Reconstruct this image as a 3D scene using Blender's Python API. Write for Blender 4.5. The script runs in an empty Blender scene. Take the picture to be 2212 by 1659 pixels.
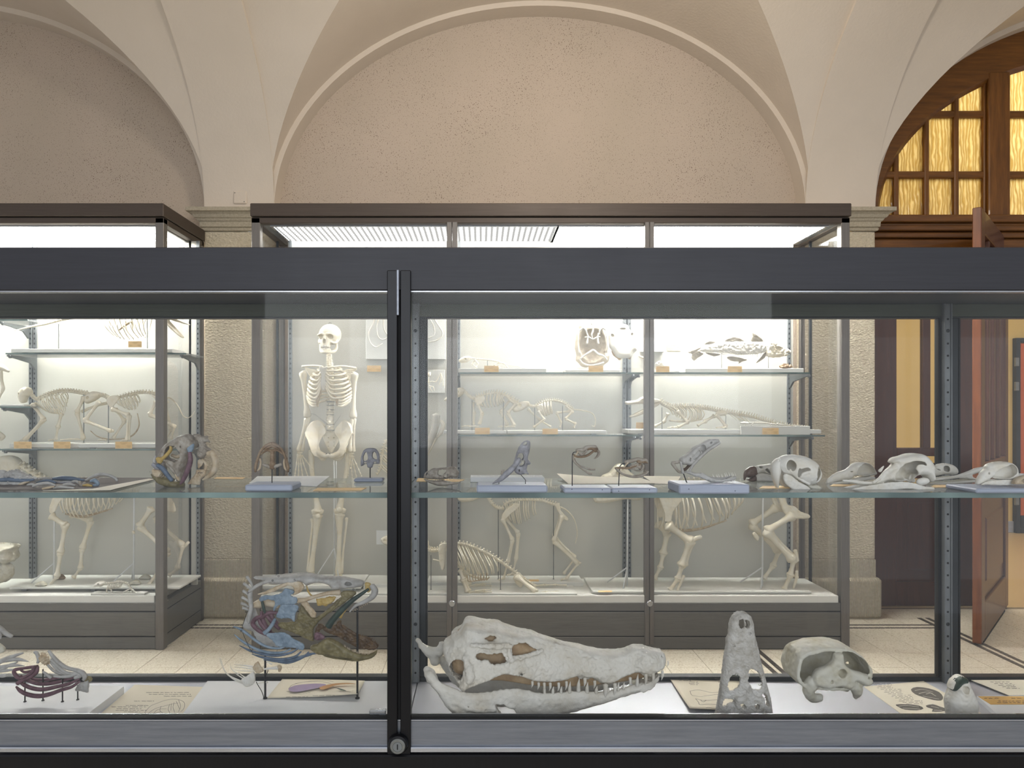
import bpy, bmesh, math, random
import numpy as np
from mathutils import Vector, Matrix
random.seed(7)
R = np.random.RandomState(7)
# ---------------------------------------------------------------- camera, world, light, exposure
SC = bpy.context.scene
COL = SC.collection
F, CX, CY, H = 1475.0, 1040.0, 890.0, 1.387      # focal length in px, vanishing point, eye height
cam = bpy.data.cameras.new('camera'); co = bpy.data.objects.new('camera', cam); COL.objects.link(co)
co.location = (0, 0, H); co.rotation_euler = (math.pi/2, 0, 0)
cam.sensor_width = 36.0; cam.lens = F/2212*36.0
cam.shift_x = (1106-CX)/2212; cam.shift_y = (CY-829.5)/2212
cam.clip_start = 0.05; cam.clip_end = 60
SC.camera = co
vs = SC.view_settings
vs.view_transform = 'Standard'; vs.look = 'None'; vs.gamma = 1.0; vs.use_curve_mapping = False
vs.exposure = 0.0
cy = SC.cycles
cy.max_bounces = 12; cy.diffuse_bounces = 4; cy.glossy_bounces = 4; cy.transmission_bounces = 6
cy.transparent_max_bounces = 24; cy.caustics_reflective = False; cy.caustics_refractive = False
cy.sample_clamp_indirect = 4.0
cy.use_denoising = True
W = bpy.data.worlds.new('hall_light'); SC.world = W; W.use_nodes = True
W.node_tree.nodes['Background'].inputs[0].default_value = (0.93, 0.95, 1.0, 1)
W.node_tree.nodes['Background'].inputs[1].default_value = 0.68
def area(name, loc, size, power, color, rot=(0, 0, 0), sy=None):
    l = bpy.data.lights.new(name, 'AREA'); l.energy = power; l.color = color
    l.size = size
    if sy: l.shape = 'RECTANGLE'; l.size_y = sy
    o = bpy.data.objects.new(name, l); COL.objects.link(o); o.location = loc; o.rotation_euler = rot
    return o
# pendant lamp of the hall above and behind the low case, and the daylight of the hall's windows behind the camera
pl = bpy.data.lights.new('pendant_lamp_light', 'POINT'); pl.energy = 66; pl.color = (1.0, 0.90, 0.77); pl.shadow_soft_size = .22
po = bpy.data.objects.new('pendant_lamp_light', pl); COL.objects.link(po); po.location = (0.55, 2.5, 3.42)
area('hall_window_light', (0.4, -4.2, 2.3), 5.5, 150, (0.90, 0.95, 1.0), (math.radians(90), 0, 0), 2.6)
area('room_beyond_light', (4.9, 6.2, 4.3), 2.6, 125, (1.0, 0.91, 0.74), (math.radians(-38), 0, 0), 1.2)

# ---------------------------------------------------------------- helpers
def P(px, py, Y):
    return ((px-CX)/F*Y, Y, H-(py-CY)/F*Y)
def ZY(py, Y): return H-(py-CY)/F*Y
def XY(px, Y): return (px-CX)/F*Y
ORG = {}
class MB:
    """collects geometry in world coordinates; several calls make ONE mesh"""
    def __init__(s): s.v = []; s.f = []; s.n = 0; s.m = []; s.cm = 0
    def add(s, v, f):
        v = np.asarray(v, float).reshape(-1, 3)
        b = s.n; s.v.append(v); s.f += [tuple(i+b for i in q) for q in f]; s.m += [s.cm]*len(f); s.n += len(v); return s
    def box(s, x0, x1, y0, y1, z0, z1, M=None):
        v = [(x, y, z) for x in (x0, x1) for y in (y0, y1) for z in (z0, z1)]
        if M is not None: v = [tuple(M @ Vector(p)) for p in v]
        return s.add(v, [(0, 1, 3, 2), (4, 6, 7, 5), (0, 4, 5, 1), (2, 3, 7, 6), (0, 2, 6, 4), (1, 5, 7, 3)])
    def cbox(s, x0, x1, y0, y1, z0, z1, c=0.003, M=None):
        c = min(c, abs(x1-x0)*.45, abs(y1-y0)*.45, abs(z1-z0)*.45)
        v = []; idx = {}
        for i, x in enumerate((x0, x1)):
            for j, y in enumerate((y0, y1)):
                for k, z in enumerate((z0, z1)):
                    dx, dy, dz = (c, -c)[i], (c, -c)[j], (c, -c)[k]
                    for t, p in enumerate(((x, y+dy, z+dz), (x+dx, y, z+dz), (x+dx, y+dy, z))):
                        idx[(i, j, k, t)] = len(v); v.append(p)
        if M is not None: v = [tuple(M @ Vector(p)) for p in v]
        f = []
        q = [(0, 0), (1, 0), (1, 1), (0, 1)]
        for e in (0, 1):
            f.append([idx[(e, a, b, 0)] for a, b in q]); f.append([idx[(a, e, b, 1)] for a, b in q]); f.append([idx[(a, b, e, 2)] for a, b in q])
        for a in (0, 1):
            for b in (0, 1):
                f.append([idx[(a, b, 0, 0)], idx[(a, b, 1, 0)], idx[(a, b, 1, 1)], idx[(a, b, 0, 1)]])
                f.append([idx[(a, 0, b, 0)], idx[(a, 1, b, 0)], idx[(a, 1, b, 2)], idx[(a, 0, b, 2)]])
                f.append([idx[(0, a, b, 1)], idx[(1, a, b, 1)], idx[(1, a, b, 2)], idx[(0, a, b, 2)]])
                for k in (0, 1): f.append([idx[(a, b, k, t)] for t in range(3)])
        return s.add(v, f)
    def tube(s, pts, r, n=8, flat=None, cap=True):
        """swept tube; r scalar or per point; flat=(vector, factor) squashes the section along a direction"""
        p = np.asarray(pts, float); m = len(p)
        rr = np.full(m, float(r)) if np.isscalar(r) else np.asarray(r, float)
        t = np.gradient(p, axis=0); t /= np.linalg.norm(t, axis=1)[:, None]+1e-12
        up = np.array([0.0, 1.0, 0.0])
        if abs(t[0] @ up) > .9: up = np.array([1.0, 0, 0])
        a = np.cross(t[0], up); a /= np.linalg.norm(a)
        V = []; th = np.arange(n)*2*math.pi/n
        for i in range(m):
            a = a-(a @ t[i])*t[i]; a /= np.linalg.norm(a)+1e-12
            b = np.cross(t[i], a)
            ring = rr[i]*(np.outer(np.cos(th), a)+np.outer(np.sin(th), b))
            if flat is not None:
                d = np.asarray(flat[0], float); d /= np.linalg.norm(d)
                fl = flat[1] if np.isscalar(flat[1]) else flat[1][i]
                ring = ring+np.outer(ring @ d, d)*(fl-1)
            V.append(p[i]+ring)
        f = [(i*n+j, i*n+(j+1) % n, (i+1)*n+(j+1) % n, (i+1)*n+j) for i in range(m-1) for j in range(n)]
        V = np.concatenate(V)
        if cap:
            V = np.concatenate([V, p[:1]-t[:1]*rr[0]*.5, p[-1:]+t[-1:]*rr[-1]*.5]); c0, c1 = m*n, m*n+1
            f += [(c0, (j+1) % n, j) for j in range(n)]+[(c1, (m-1)*n+j, (m-1)*n+(j+1) % n) for j in range(n)]
        return s.add(V, f)
    def ell(s, c, r, nu=10, nv=7, M=None):
        r = (r, r, r) if np.isscalar(r) else r
        V = [(0, 0, 1)]+[(math.sin(math.pi*i/nv)*math.cos(2*math.pi*j/nu), math.sin(math.pi*i/nv)*math.sin(2*math.pi*j/nu), math.cos(math.pi*i/nv)) for i in range(1, nv) for j in range(nu)]+[(0, 0, -1)]
        V = np.array(V)*np.array(r)
        if M is not None: V = V @ np.array(M.to_3x3()).T
        V = V+np.array(c)
        f = [(0, 1+j, 1+(j+1) % nu) for j in range(nu)]
        for i in range(nv-2):
            f += [(1+i*nu+j, 1+(i+1)*nu+j, 1+(i+1)*nu+(j+1) % nu, 1+i*nu+(j+1) % nu) for j in range(nu)]
        e = 1+(nv-1)*nu
        f += [(e, e-nu+(j+1) % nu, e-nu+j) for j in range(nu)]
        return s.add(V, f)
    def ext(s, poly, d, c=0):
        """polygon of 3D points extruded by vector d (thick plate)"""
        p = np.asarray(poly, float); n = len(p); d = np.asarray(d, float)
        return s.add(np.concatenate([p, p+d]), [tuple(range(n-1, -1, -1)), tuple(range(n, 2*n))]+[(i, (i+1) % n, n+(i+1) % n, n+i) for i in range(n)])
    def lathe(s, prof, c, axis='z', n=20):
        V = []
        for r, h in prof:
            for j in range(n):
                a = 2*math.pi*j/n; x, y = r*math.cos(a), r*math.sin(a)
                V.append({'z': (c[0]+x, c[1]+y, c[2]+h), 'y': (c[0]+x, c[1]+h, c[2]+y), 'x': (c[0]+h, c[1]+x, c[2]+y)}[axis])
        m = len(prof)
        f = [(i*n+j, i*n+(j+1) % n, (i+1)*n+(j+1) % n, (i+1)*n+j) for i in range(m-1) for j in range(n)]
        f += [tuple(range(n-1, -1, -1)), tuple(range((m-1)*n, m*n))]
        return s.add(V, f)
def catmull(pts, k=5):
    p = np.asarray(pts, float)
    if len(p) < 3: return np.array([p[0]+(p[-1]-p[0])*i/k for i in range(k+1)])
    q = np.concatenate([2*p[:1]-p[1:2], p, 2*p[-1:]-p[-2:-1]]); out = []
    for i in range(1, len(q)-2):
        for j in range(k):
            t = j/k
            out.append(.5*((2*q[i])+(-q[i-1]+q[i+1])*t+(2*q[i-1]-5*q[i]+4*q[i+1]-q[i+2])*t*t+(-q[i-1]+3*q[i]-3*q[i+1]+q[i+2])*t**3))
    out.append(p[-1]); return np.array(out)
def rs(vals, n):
    """resample a radius profile to n points"""
    v = np.asarray(vals, float); return np.interp(np.linspace(0, 1, n), np.linspace(0, 1, len(v)), v)
def link(o, parent=None):
    COL.objects.link(o)
    if parent is not None: o.parent = parent
    return o
def thing(name, label, cat, loc=(0, 0, 0), group=None, kind=None):
    o = bpy.data.objects.new(name, None); link(o); o.location = loc; o.empty_display_size = .05
    if label: o['label'] = label
    if cat: o['category'] = cat
    if group: o['group'] = group
    if kind: o['kind'] = kind
    ORG[o.name] = np.array(loc, float)
    return o
def mk(name, mb, mat, parent=None, label=None, cat=None, group=None, kind=None, smooth=False, org=None, auto=None):
    """link the collected geometry as one mesh object"""
    V = np.concatenate(mb.v) if mb.v else np.zeros((0, 3))
    if parent is not None: og = ORG[parent.name]
    elif org is not None: og = np.array(org, float)
    else: og = np.array([(V[:, 0].min()+V[:, 0].max())/2, (V[:, 1].min()+V[:, 1].max())/2, V[:, 2].min()])
    me = bpy.data.meshes.new(name); me.from_pydata((V-og).tolist(), [], mb.f)
    if isinstance(mat, (list, tuple)):
        for m_ in mat: me.materials.append(m_)
        me.polygons.foreach_set('material_index', mb.m)
    else: me.materials.append(mat)
    if not getattr(mb, 'oriented', False):
        bm = bmesh.new(); bm.from_mesh(me); bmesh.ops.recalc_face_normals(bm, faces=bm.faces); bm.to_mesh(me); bm.free()
    if smooth:
        me.polygons.foreach_set('use_smooth', [True]*len(me.polygons))
        if auto: me.set_sharp_from_angle(angle=math.radians(auto))
    o = bpy.data.objects.new(name, me); link(o, parent); ORG[o.name] = og
    if parent is None: o.location = tuple(og)
    if label: o['label'] = label
    if cat: o['category'] = cat
    if group: o['group'] = group
    if kind: o['kind'] = kind
    return o
def st(name, mb, mat, parent=None, **k):
    return mk(name, mb, mat, parent, kind=None if parent else 'structure', **k)
def dup(o, loc, parent=None, **props):
    c = o.copy(); link(c, parent); c.location = loc
    for k, v in props.items(): c[k] = v
    return c
# ---------------------------------------------------------------- materials
def srgb(r, g, b):
    return tuple(((c/255)/12.92 if c/255 <= .04045 else ((c/255+.055)/1.055)**2.4) for c in (r, g, b))+(1,)
class NT:
    def __init__(s, name):
        s.m = bpy.data.materials.new(name); s.m.use_nodes = True; s.t = s.m.node_tree; s.t.nodes.clear()
        s.out = s.t.nodes.new('ShaderNodeOutputMaterial'); s.tc = s.t.nodes.new('ShaderNodeTexCoord')
    def n(s, kind, **k):
        o = s.t.nodes.new('ShaderNode'+kind)
        for a, v in k.items():
            if a.startswith('i_'):
                i = a[2:]; i = int(i) if i.isdigit() else i.replace('_', ' ')
                if hasattr(v, 'links') or hasattr(v, 'is_output'): s.t.links.new(v, o.inputs[i])
                else: o.inputs[i].default_value = v
            else: setattr(o, a, v)
        return o
    def l(s, a, b): s.t.links.new(a, b)
    def co(s, scale=(1, 1, 1)):
        mp = s.t.nodes.new('ShaderNodeMapping'); s.l(s.tc.outputs['Object'], mp.inputs[0]); mp.inputs['Scale'].default_value = scale; return mp.outputs[0]
    def noise(s, sc, det=4, rough=.6, stretch=(1, 1, 1)):
        n = s.n('TexNoise'); n.inputs['Scale'].default_value = sc; n.inputs['Detail'].default_value = det; n.inputs['Roughness'].default_value = rough
        s.l(s.co(stretch), n.inputs['Vector']); return n.outputs['Fac']
    def ramp(s, fac, stops):
        r = s.n('ValToRGB'); s.l(fac, r.inputs[0]); e = r.color_ramp.elements
        while len(e) < len(stops): e.new(.5)
        for q, (p, c) in zip(e, stops): q.position = p; q.color = c if len(c) == 4 else tuple(c)+(1,)
        return r.outputs[0]
    def math(s, op, a, b=0.0):
        n = s.n('Math', operation=op)
        for i, v in enumerate((a, b)):
            if isinstance(v, (int, float)): n.inputs[i].default_value = v
            else: s.l(v, n.inputs[i])
        return n.outputs[0]
    def bump(s, h, strength=.3, dist=.01, nrm=None):
        b = s.n('Bump'); b.inputs['Strength'].default_value = strength; b.inputs['Distance'].default_value = dist; s.l(h, b.inputs['Height'])
        if nrm is not None: s.l(nrm, b.inputs['Normal'])
        return b.outputs[0]
    def bsdf(s, color, rough=.6, metal=0.0, nrm=None, spec=.5, coat=0.0, sss=0.0, trans=None):
        b = s.n('BsdfPrincipled')
        for k, v in (('Base Color', color), ('Roughness', rough), ('Metallic', metal)):
            if isinstance(v, (int, float, tuple)): b.inputs[k].default_value = v
            else: s.l(v, b.inputs[k])
        b.inputs['Specular IOR Level'].default_value = spec; b.inputs['Coat Weight'].default_value = coat
        if sss: b.inputs['Subsurface Weight'].default_value = sss; b.inputs['Subsurface Radius'].default_value = (.01, .006, .004)
        if nrm is not None: s.l(nrm, b.inputs['Normal'])
        s.l(b.outputs[0], s.out.inputs[0]); return b
def simple(name, c1, c2=None, rough=.6, metal=0.0, sc=20, bsc=None, bst=.25, bd=.004, spec=.5, stretch=(1, 1, 1), det=4, lo=.35, hi=.65):
    t = NT(name)
    col = srgb(*c1) if c2 is None else t.ramp(t.noise(sc, det, stretch=stretch), [(lo, srgb(*c1)), (hi, srgb(*c2))])
    nr = t.bump(t.noise(bsc, 3, stretch=stretch), bst, bd) if bsc else None
    t.bsdf(col, rough, metal, nr, spec); return t.m
def plaster(name, c1, c2, pits=0.0, bsc=55, bst=.35):
    t = NT(name)
    big = t.noise(1.3, 3)
    col = t.ramp(big, [(.3, srgb(*c1)), (.7, srgb(*c2))])
    if pits:
        v = t.noise(150, 1, .4); sel = t.noise(2.2, 2)
        k = t.math('MULTIPLY', t.ramp(v, [(.30, (1, 1, 1)), (.37, (0, 0, 0))]), t.ramp(sel, [(.35, (.35, .35, .35)), (.7, (1, 1, 1))]))
        mx = t.n('MixRGB'); mx.blend_type = 'MULTIPLY'; t.l(t.math('MULTIPLY', k, pits), mx.inputs[0]); t.l(col, mx.inputs[1]); mx.inputs[2].default_value = srgb(120, 100, 84)
        col = mx.outputs[0]
        nr = t.bump(t.noise(130, 2), .5, .004)
    else:
        nr = t.bump(t.noise(bsc, 3), bst, .004)
    t.bsdf(col, .9, 0, nr, .15); return t.m
M_PLASTER = plaster('smooth_plaster', (212, 200, 184), (220, 208, 193))
M_LUNETTE = plaster('roughcast_plaster', (188, 174, 157), (196, 180, 164), pits=.8)
def stone_mat(name, flute=False):
    t = NT(name)
    col = t.ramp(t.noise(60, 4), [(.3, srgb(206, 194, 168)), (.6, srgb(218, 207, 184)), (.8, srgb(230, 220, 200))])
    if flute:
        w = t.n('TexWave', wave_type='BANDS', bands_direction='X'); w.inputs['Scale'].default_value = 34; w.inputs['Distortion'].default_value = .6; w.inputs['Detail'].default_value = 2
        t.l(t.co(), w.inputs['Vector']); h = w.outputs['Fac']; nr = t.bump(h, .8, .006, t.bump(t.noise(120, 3), .5, .004))
    else:
        h = t.noise(62, 2, .55, (1.0, 1, 1.7)); nr = t.bump(h, 1.0, .014, t.bump(t.noise(200, 2), .4, .003))
    t.bsdf(col, .92, 0, nr, .15); return t.m
M_STONE = stone_mat('bush_hammered_stone'); M_FLUTE = stone_mat('combed_stone', True)
M_CAP = simple('smooth_stone', (168, 158, 138), (186, 176, 156), .85, sc=90, bsc=180, bst=.3, spec=.2)
def terrazzo():
    t = NT('terrazzo'); v = t.n('TexVoronoi'); v.inputs['Scale'].default_value = 190; t.l(t.co(), v.inputs['Vector'])
    sp = t.n('SeparateColor'); t.l(v.outputs['Color'], sp.inputs[0])
    col = t.ramp(sp.outputs[0], [(.0, srgb(188, 174, 148)), (.12, srgb(218, 209, 190)), (.5, srgb(227, 219, 201)), (.9, srgb(235, 228, 212))])
    g = t.ramp(t.noise(1.6, 2), [(.3, (.92, .92, .92)), (.7, (1, 1, 1))])
    mx = t.n('MixRGB'); mx.blend_type = 'MULTIPLY'; mx.inputs[0].default_value = 1; t.l(col, mx.inputs[1]); t.l(g, mx.inputs[2])
    t.bsdf(mx.outputs[0], .42, 0, t.bump(t.noise(300, 1), .08, .001), .4); return t.m
M_TERR = terrazzo()
M_JOINT = simple('floor_joint_mortar', (128, 116, 96), (140, 128, 108), .9)
M_BLACKTILE = simple('dark_mosaic', (66, 60, 56), (88, 80, 74), .5, sc=40)
def brushed(name, c1, c2, rough=.38, metal=.55, st=(60, 60, 1)):
    t = NT(name)
    col = t.ramp(t.noise(6, 5, .7, st), [(.3, srgb(*c1)), (.7, srgb(*c2))])
    r = t.math('ADD', t.math('MULTIPLY', t.noise(5, 3), .14), rough-.07)
    t.bsdf(col, r, metal, t.bump(t.noise(9, 3, .6, st), .06, .002), .5); return t.m
M_BRONZE = brushed('bronze_metal_hazed', (104, 103, 100), (118, 117, 113), .45, .4, (1, 30, 30))  # case bronze with front-glass haze and floor light mixed into the tone
M_CORN = brushed('bronze_cornice', (70, 60, 53), (80, 70, 62), .5, .3, (1, 30, 30))  # same bronze as the bases, kept dark without the haze tone
M_BRONZEV = brushed('bronze_upright_hazed', (108, 104, 100), (124, 119, 114), .42, .45, (30, 30, 1))  # same bronze again, lightened for the glass in front
M_FRAME = brushed('black_anodised_metal', (30, 30, 37), (38, 38, 45), .5, .0, (1, 30, 30))
M_FRAMEV = brushed('black_anodised_upright', (9, 9, 13), (13, 13, 18), .36, .35, (30, 30, 1))
M_ALU = brushed('grey_anodised_aluminium', (122, 126, 134), (142, 146, 154), .38, .7, (1, 20, 20))
M_ALUL = brushed('bright_aluminium', (184, 188, 196), (205, 208, 214), .25, .9, (1, 20, 20))
M_GREY = simple('grey_steel_standard', (118, 122, 124), (136, 140, 142), .4, .6, sc=10)
M_DARKGREY = simple('dark_grey_steel', (42, 46, 49), (54, 58, 61), .4, .5, sc=8)
M_BLACK = simple('black_hole', (12, 12, 13), None, .8)
M_WHITE = simple('white_painted_board', (226, 226, 220), (234, 234, 229), .5, sc=3, bsc=60, bst=.05)
M_PANEL = simple('white_back_panel', (199, 197, 187), (203, 201, 192), .55, sc=2, bsc=40, bst=.04)
M_BLOCK = simple('grey_blue_painted_wood', (158, 166, 184), (168, 176, 194), .5, sc=8, bsc=30, bst=.15, stretch=(1, 6, 6))
M_BLOCKTOP = simple('white_painted_wood', (226, 228, 232), (234, 236, 238), .5, sc=8)
M_SILVER = simple('silver_grey_floor_panel', (196, 199, 208), (206, 209, 216), .36, .35, sc=3, bsc=260, bst=.12, bd=.001)
M_ROD = simple('black_steel_rod', (36, 36, 38), (50, 50, 52), .4, .5)
M_GREYROD = simple('grey_steel_rod', (120, 122, 120), (140, 142, 140), .35, .6)
M_WHITEROD = simple('white_painted_steel', (226, 228, 228), (234, 236, 236), .4)
M_ORANGE = simple('orange_card', (246, 208, 148), (250, 216, 160), .7, sc=6)
M_INK = simple('dark_ink', (52, 46, 44), None, .8)
M_INKL = simple('grey_ink', (104, 98, 92), None, .8)
M_INKO = simple('brown_ink', (168, 128, 84), None, .8)
M_PAPER = simple('cream_paper', (232, 224, 203), (238, 230, 212), .8, sc=5, bsc=12, bst=.1)
M_PAPERW = simple('white_paper', (226, 228, 228), (234, 235, 234), .8, sc=5)
def wood(name, c1, c2, c3, rough=.4, st=(14, 14, 1.2)):
    t = NT(name)
    n = t.noise(3.2, 6, .65, st)
    col = t.ramp(n, [(.25, srgb(*c1)), (.5, srgb(*c2)), (.75, srgb(*c3))])
    t.bsdf(col, rough, 0, t.bump(n, .12, .002), .45, .2); return t.m
M_WOODH = wood('varnished_wood', (88, 54, 20), (112, 70, 26), (134, 86, 34), .4, (1.2, 14, 14))
M_WOODV = wood('varnished_wood_upright', (88, 54, 20), (112, 70, 26), (134, 86, 34))
M_DOORW = wood('dark_red_brown_door_wood', (70, 40, 28), (84, 48, 34), (98, 58, 42), .45)
M_DOORE = wood('orange_brown_door_edge', (98, 52, 26), (118, 66, 34), (134, 80, 44), .35)
def glass_mat(name, tint=(1, 1, 1), refl=1.0, haze=0.0, haze_col=(.8, .85, .9), green=False):
    t = NT(name)
    tr = t.n('BsdfTransparent'); tr.inputs[0].default_value = tuple(tint)+(1,)
    gl = t.n('BsdfGlossy'); gl.inputs['Roughness'].default_value = .02
    fr = t.n('Fresnel'); fr.inputs[0].default_value = 1.45
    f = t.math('MULTIPLY', fr.outputs[0], refl)
    mx = t.n('MixShader'); t.l(f, mx.inputs[0]); t.l(tr.outputs[0], mx.inputs[1]); t.l(gl.outputs[0], mx.inputs[2])
    s = mx.outputs[0]
    if haze:  # pale diffuse film that imitates reflected haze on the glass
        df = t.n('BsdfDiffuse'); df.inputs[0].default_value = tuple(haze_col)+(1,)
        k = t.ramp(t.noise(3.2, 5, .6), [(.25, (haze*.6,)*3), (.75, (haze*1.5,)*3)])
        m2 = t.n('MixShader'); t.l(k, m2.inputs[0]); t.l(s, m2.inputs[1]); t.l(df.outputs[0], m2.inputs[2]); s = m2.outputs[0]
    t.l(s, t.out.inputs[0]); return t.m
M_GLASSF = glass_mat('hazy_pane_glass', (.99, .992, .989), .3, .012)  # bluish reflection haze painted over the front panes
M_GLASS = glass_mat('case_pane_glass', (.992, .994, .991), .35)
M_SHELF = glass_mat('shelf_glass', (.93, .965, .95), 1.0, .10, (.88, .9, .88))  # whitish reflections on the shelf top painted by the same film
M_SHELFR = glass_mat('thin_shelf_glass', (.97, .985, .98), .8, .10, (.9, .92, .92))
def edge_mat():
    t = NT('green_glass_edge'); t.bsdf(t.ramp(t.noise(4, 3, .5, (1, 1, 1)), [(.35, srgb(62, 82, 80)), (.65, srgb(128, 152, 148))]), .15, 0, None, .6); return t.m
M_EDGE = edge_mat()
def lamp_mat(name, strength, dark):
    t = NT(name)
    b = t.n('TexBrick') if False else None
    def saw(axis, per):
        sp = t.n('SeparateXYZ'); t.l(t.tc.outputs['Object'], sp.inputs[0])
        m = t.math('FRACT', t.math('DIVIDE', sp.outputs[axis], per)); return t.math('ABSOLUTE', t.math('SUBTRACT', m, .5))
    a = saw(0, .034); c = saw(1, .034)
    d = t.math('SQRT', t.math('ADD', t.math('MULTIPLY', a, a), t.math('MULTIPLY', c, c)))
    k = t.ramp(d, [(.17, (1, 1, 1)), (.34, (dark,)*3), (.6, (dark*.6,)*3)])
    e = t.n('Emission'); e.inputs[0].default_value = (1, .985, .95, 1); t.l(t.math('MULTIPLY', k, strength), e.inputs[1])
    t.l(e.outputs[0], t.out.inputs[0]); return t.m
M_LAMP = lamp_mat('lit_prismatic_diffuser', 125.0, .45)
M_LAMPD = lamp_mat('dim_prismatic_diffuser', 24.0, .03)
def amber():
    t = NT('rippled_amber_glass')
    w = t.n('TexWave', wave_type='BANDS', bands_direction='X'); w.inputs['Scale'].default_value = 9; w.inputs['Distortion'].default_value = 9; w.inputs['Detail'].default_value = 2.5; w.inputs['Detail Scale'].default_value = 1.6
    t.l(t.co((1.6, 1, .45)), w.inputs['Vector'])
    col = t.ramp(w.outputs['Fac'], [(.1, srgb(222, 206, 158)), (.5, srgb(236, 223, 180)), (.9, srgb(250, 243, 212))])
    nr = t.bump(w.outputs['Fac'], .6, .008)
    tl = t.n('BsdfTranslucent'); t.l(col, tl.inputs[0]); t.l(nr, tl.inputs[1])
    gl = t.n('BsdfGlossy'); gl.inputs['Roughness'].default_value = .12; t.l(nr, gl.inputs['Normal'])
    mx = t.n('MixShader'); mx.inputs[0].default_value = .06; t.l(tl.outputs[0], mx.inputs[1]); t.l(gl.outputs[0], mx.inputs[2])
    t.l(mx.outputs[0], t.out.inputs[0]); return t.m
M_AMBER = amber()
M_YELLOW = plaster('yellow_wall_paint', (222, 200, 142), (230, 208, 150), 0, 60, .3)
M_ORANGEDOOR = simple('orange_door_panel', (196, 92, 40), (204, 100, 46), .4, sc=3)
M_BRASS = simple('brass', (200, 150, 60), (220, 170, 80), .25, .9)
M_YFLOOR = simple('buff_linoleum', (190, 168, 128), (204, 182, 142), .35, sc=120)
# ================================================================ ROOM SHELL
YW = 4.60; REC = 0.13
BAY = 4.05; C0 = 0.393; AX = 1.79; Z0 = 2.744; BZ = 1.381; RIM = 0.035; AY = 1.85
bays = [C0-BAY, C0, C0+BAY]
def ellipse_pts(c, a, b, z0, n=56, t0=0.0, t1=math.pi):
    return [(c-a*math.cos(t0+(t1-t0)*i/n), z0+b*math.sin(t0+(t1-t0)*i/n)) for i in range(n+1)]
# lunette walls behind the wall arches, down to the floor (the right bay holds the wooden screen instead)
for i, c in enumerate(bays[:2]):
    m = MB(); y = YW+REC
    m.box(c-AX-.2, c+AX+.2, y, y+.15, 0, Z0+BZ+.15)
    st('wall_back' if i else 'wall_back_left', m, M_LUNETTE)
# wall arches: flat face and soffit of each recessed arch
for i, c in enumerate(bays):
    m = MB(); a = ellipse_pts(c, AX, BZ, Z0); b = ellipse_pts(c, AX+RIM, BZ+RIM, Z0)
    n = len(a); V = []
    for (x, z), (x2, z2) in zip(a, b): V += [(x, YW, z), (x, YW+REC, z), (x2, YW, z2)]
    f = []
    for k in range(n-1):
        f += [(3*k, 3*k+1, 3*k+4, 3*k+3), (3*k+2, 3*k, 3*k+3, 3*k+5)]
    m.add(V, f); st('trim_%d' % (i+1), m, M_PLASTER, smooth=True, auto=40)
    # jambs below the springing
# vault cells
NU = 56
for i, c in enumerate(bays):
    A = AX+RIM; B = BZ+RIM; V = []
    for iu in range(NU+1):
        u = iu/NU
        for iv in range(NU+1):
            v = iv/NU
            V.append((c-A*math.cos(math.pi*u), YW-AY*(1-math.cos(math.pi*v)), Z0+B*max(math.sin(math.pi*u), math.sin(math.pi*v))))
    f = []; n = NU+1
    for iu in range(NU):
        for iv in range(NU):
            a, b, d, e = iu*n+iv, (iu+1)*n+iv, (iu+1)*n+iv+1, iu*n+iv+1
            if (iu < NU/2) == (iv < NU/2): f += [(a, b, d), (a, d, e)]
            else: f += [(a, b, e), (b, d, e)]
    m = MB(); m.add(V, f)
    st('ceiling' if i == 1 else 'ceiling_%s' % ('left', '', 'right')[i], m, M_PLASTER, smooth=True, auto=12)
# transverse arches from pier to pier across the aisle, with side faces
for i in range(4):
    xc = C0+(i-1.5)*BAY; hw = BAY/2-AX
    m = MB(); prof = [(YW-AY*(1-math.cos(math.pi*k/48)), Z0+(BZ-.0)*math.sin(math.pi*k/48)) for k in range(49)]
    V = []; f = []
    for (y, z) in prof: V += [(xc-hw, y, z), (xc+hw, y, z), (xc+hw, y, z+.07), (xc-hw, y, z+.07)]
    for k in range(48):
        for q in range(4): f.append((4*k+q, 4*k+(q+1) % 4, 4*k+4+(q+1) % 4, 4*k+4+q))
    m.add(V, f); st('trim_%d' % (4+i), m, M_PLASTER, smooth=True, auto=40)
# spandrel back-up so no light leaks behind the arches
m = MB()
for i in range(4):
    xc = C0+(i-1.5)*BAY; hw = BAY/2-AX
    m.box(xc-hw, xc+hw, YW+.005, YW+.30, Z0-.05, Z0+BZ+.3)
m.box(bays[2]-AX-.3, bays[2]+AX+.3, YW+.3, YW+.45, Z0+BZ-.02, Z0+BZ+.6)
m.box(-6.5, 8, YW+REC+.15, YW+REC+.4, Z0+BZ+.1, Z0+BZ+.6)
st('wall_back_upper', m, M_PLASTER)
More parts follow.
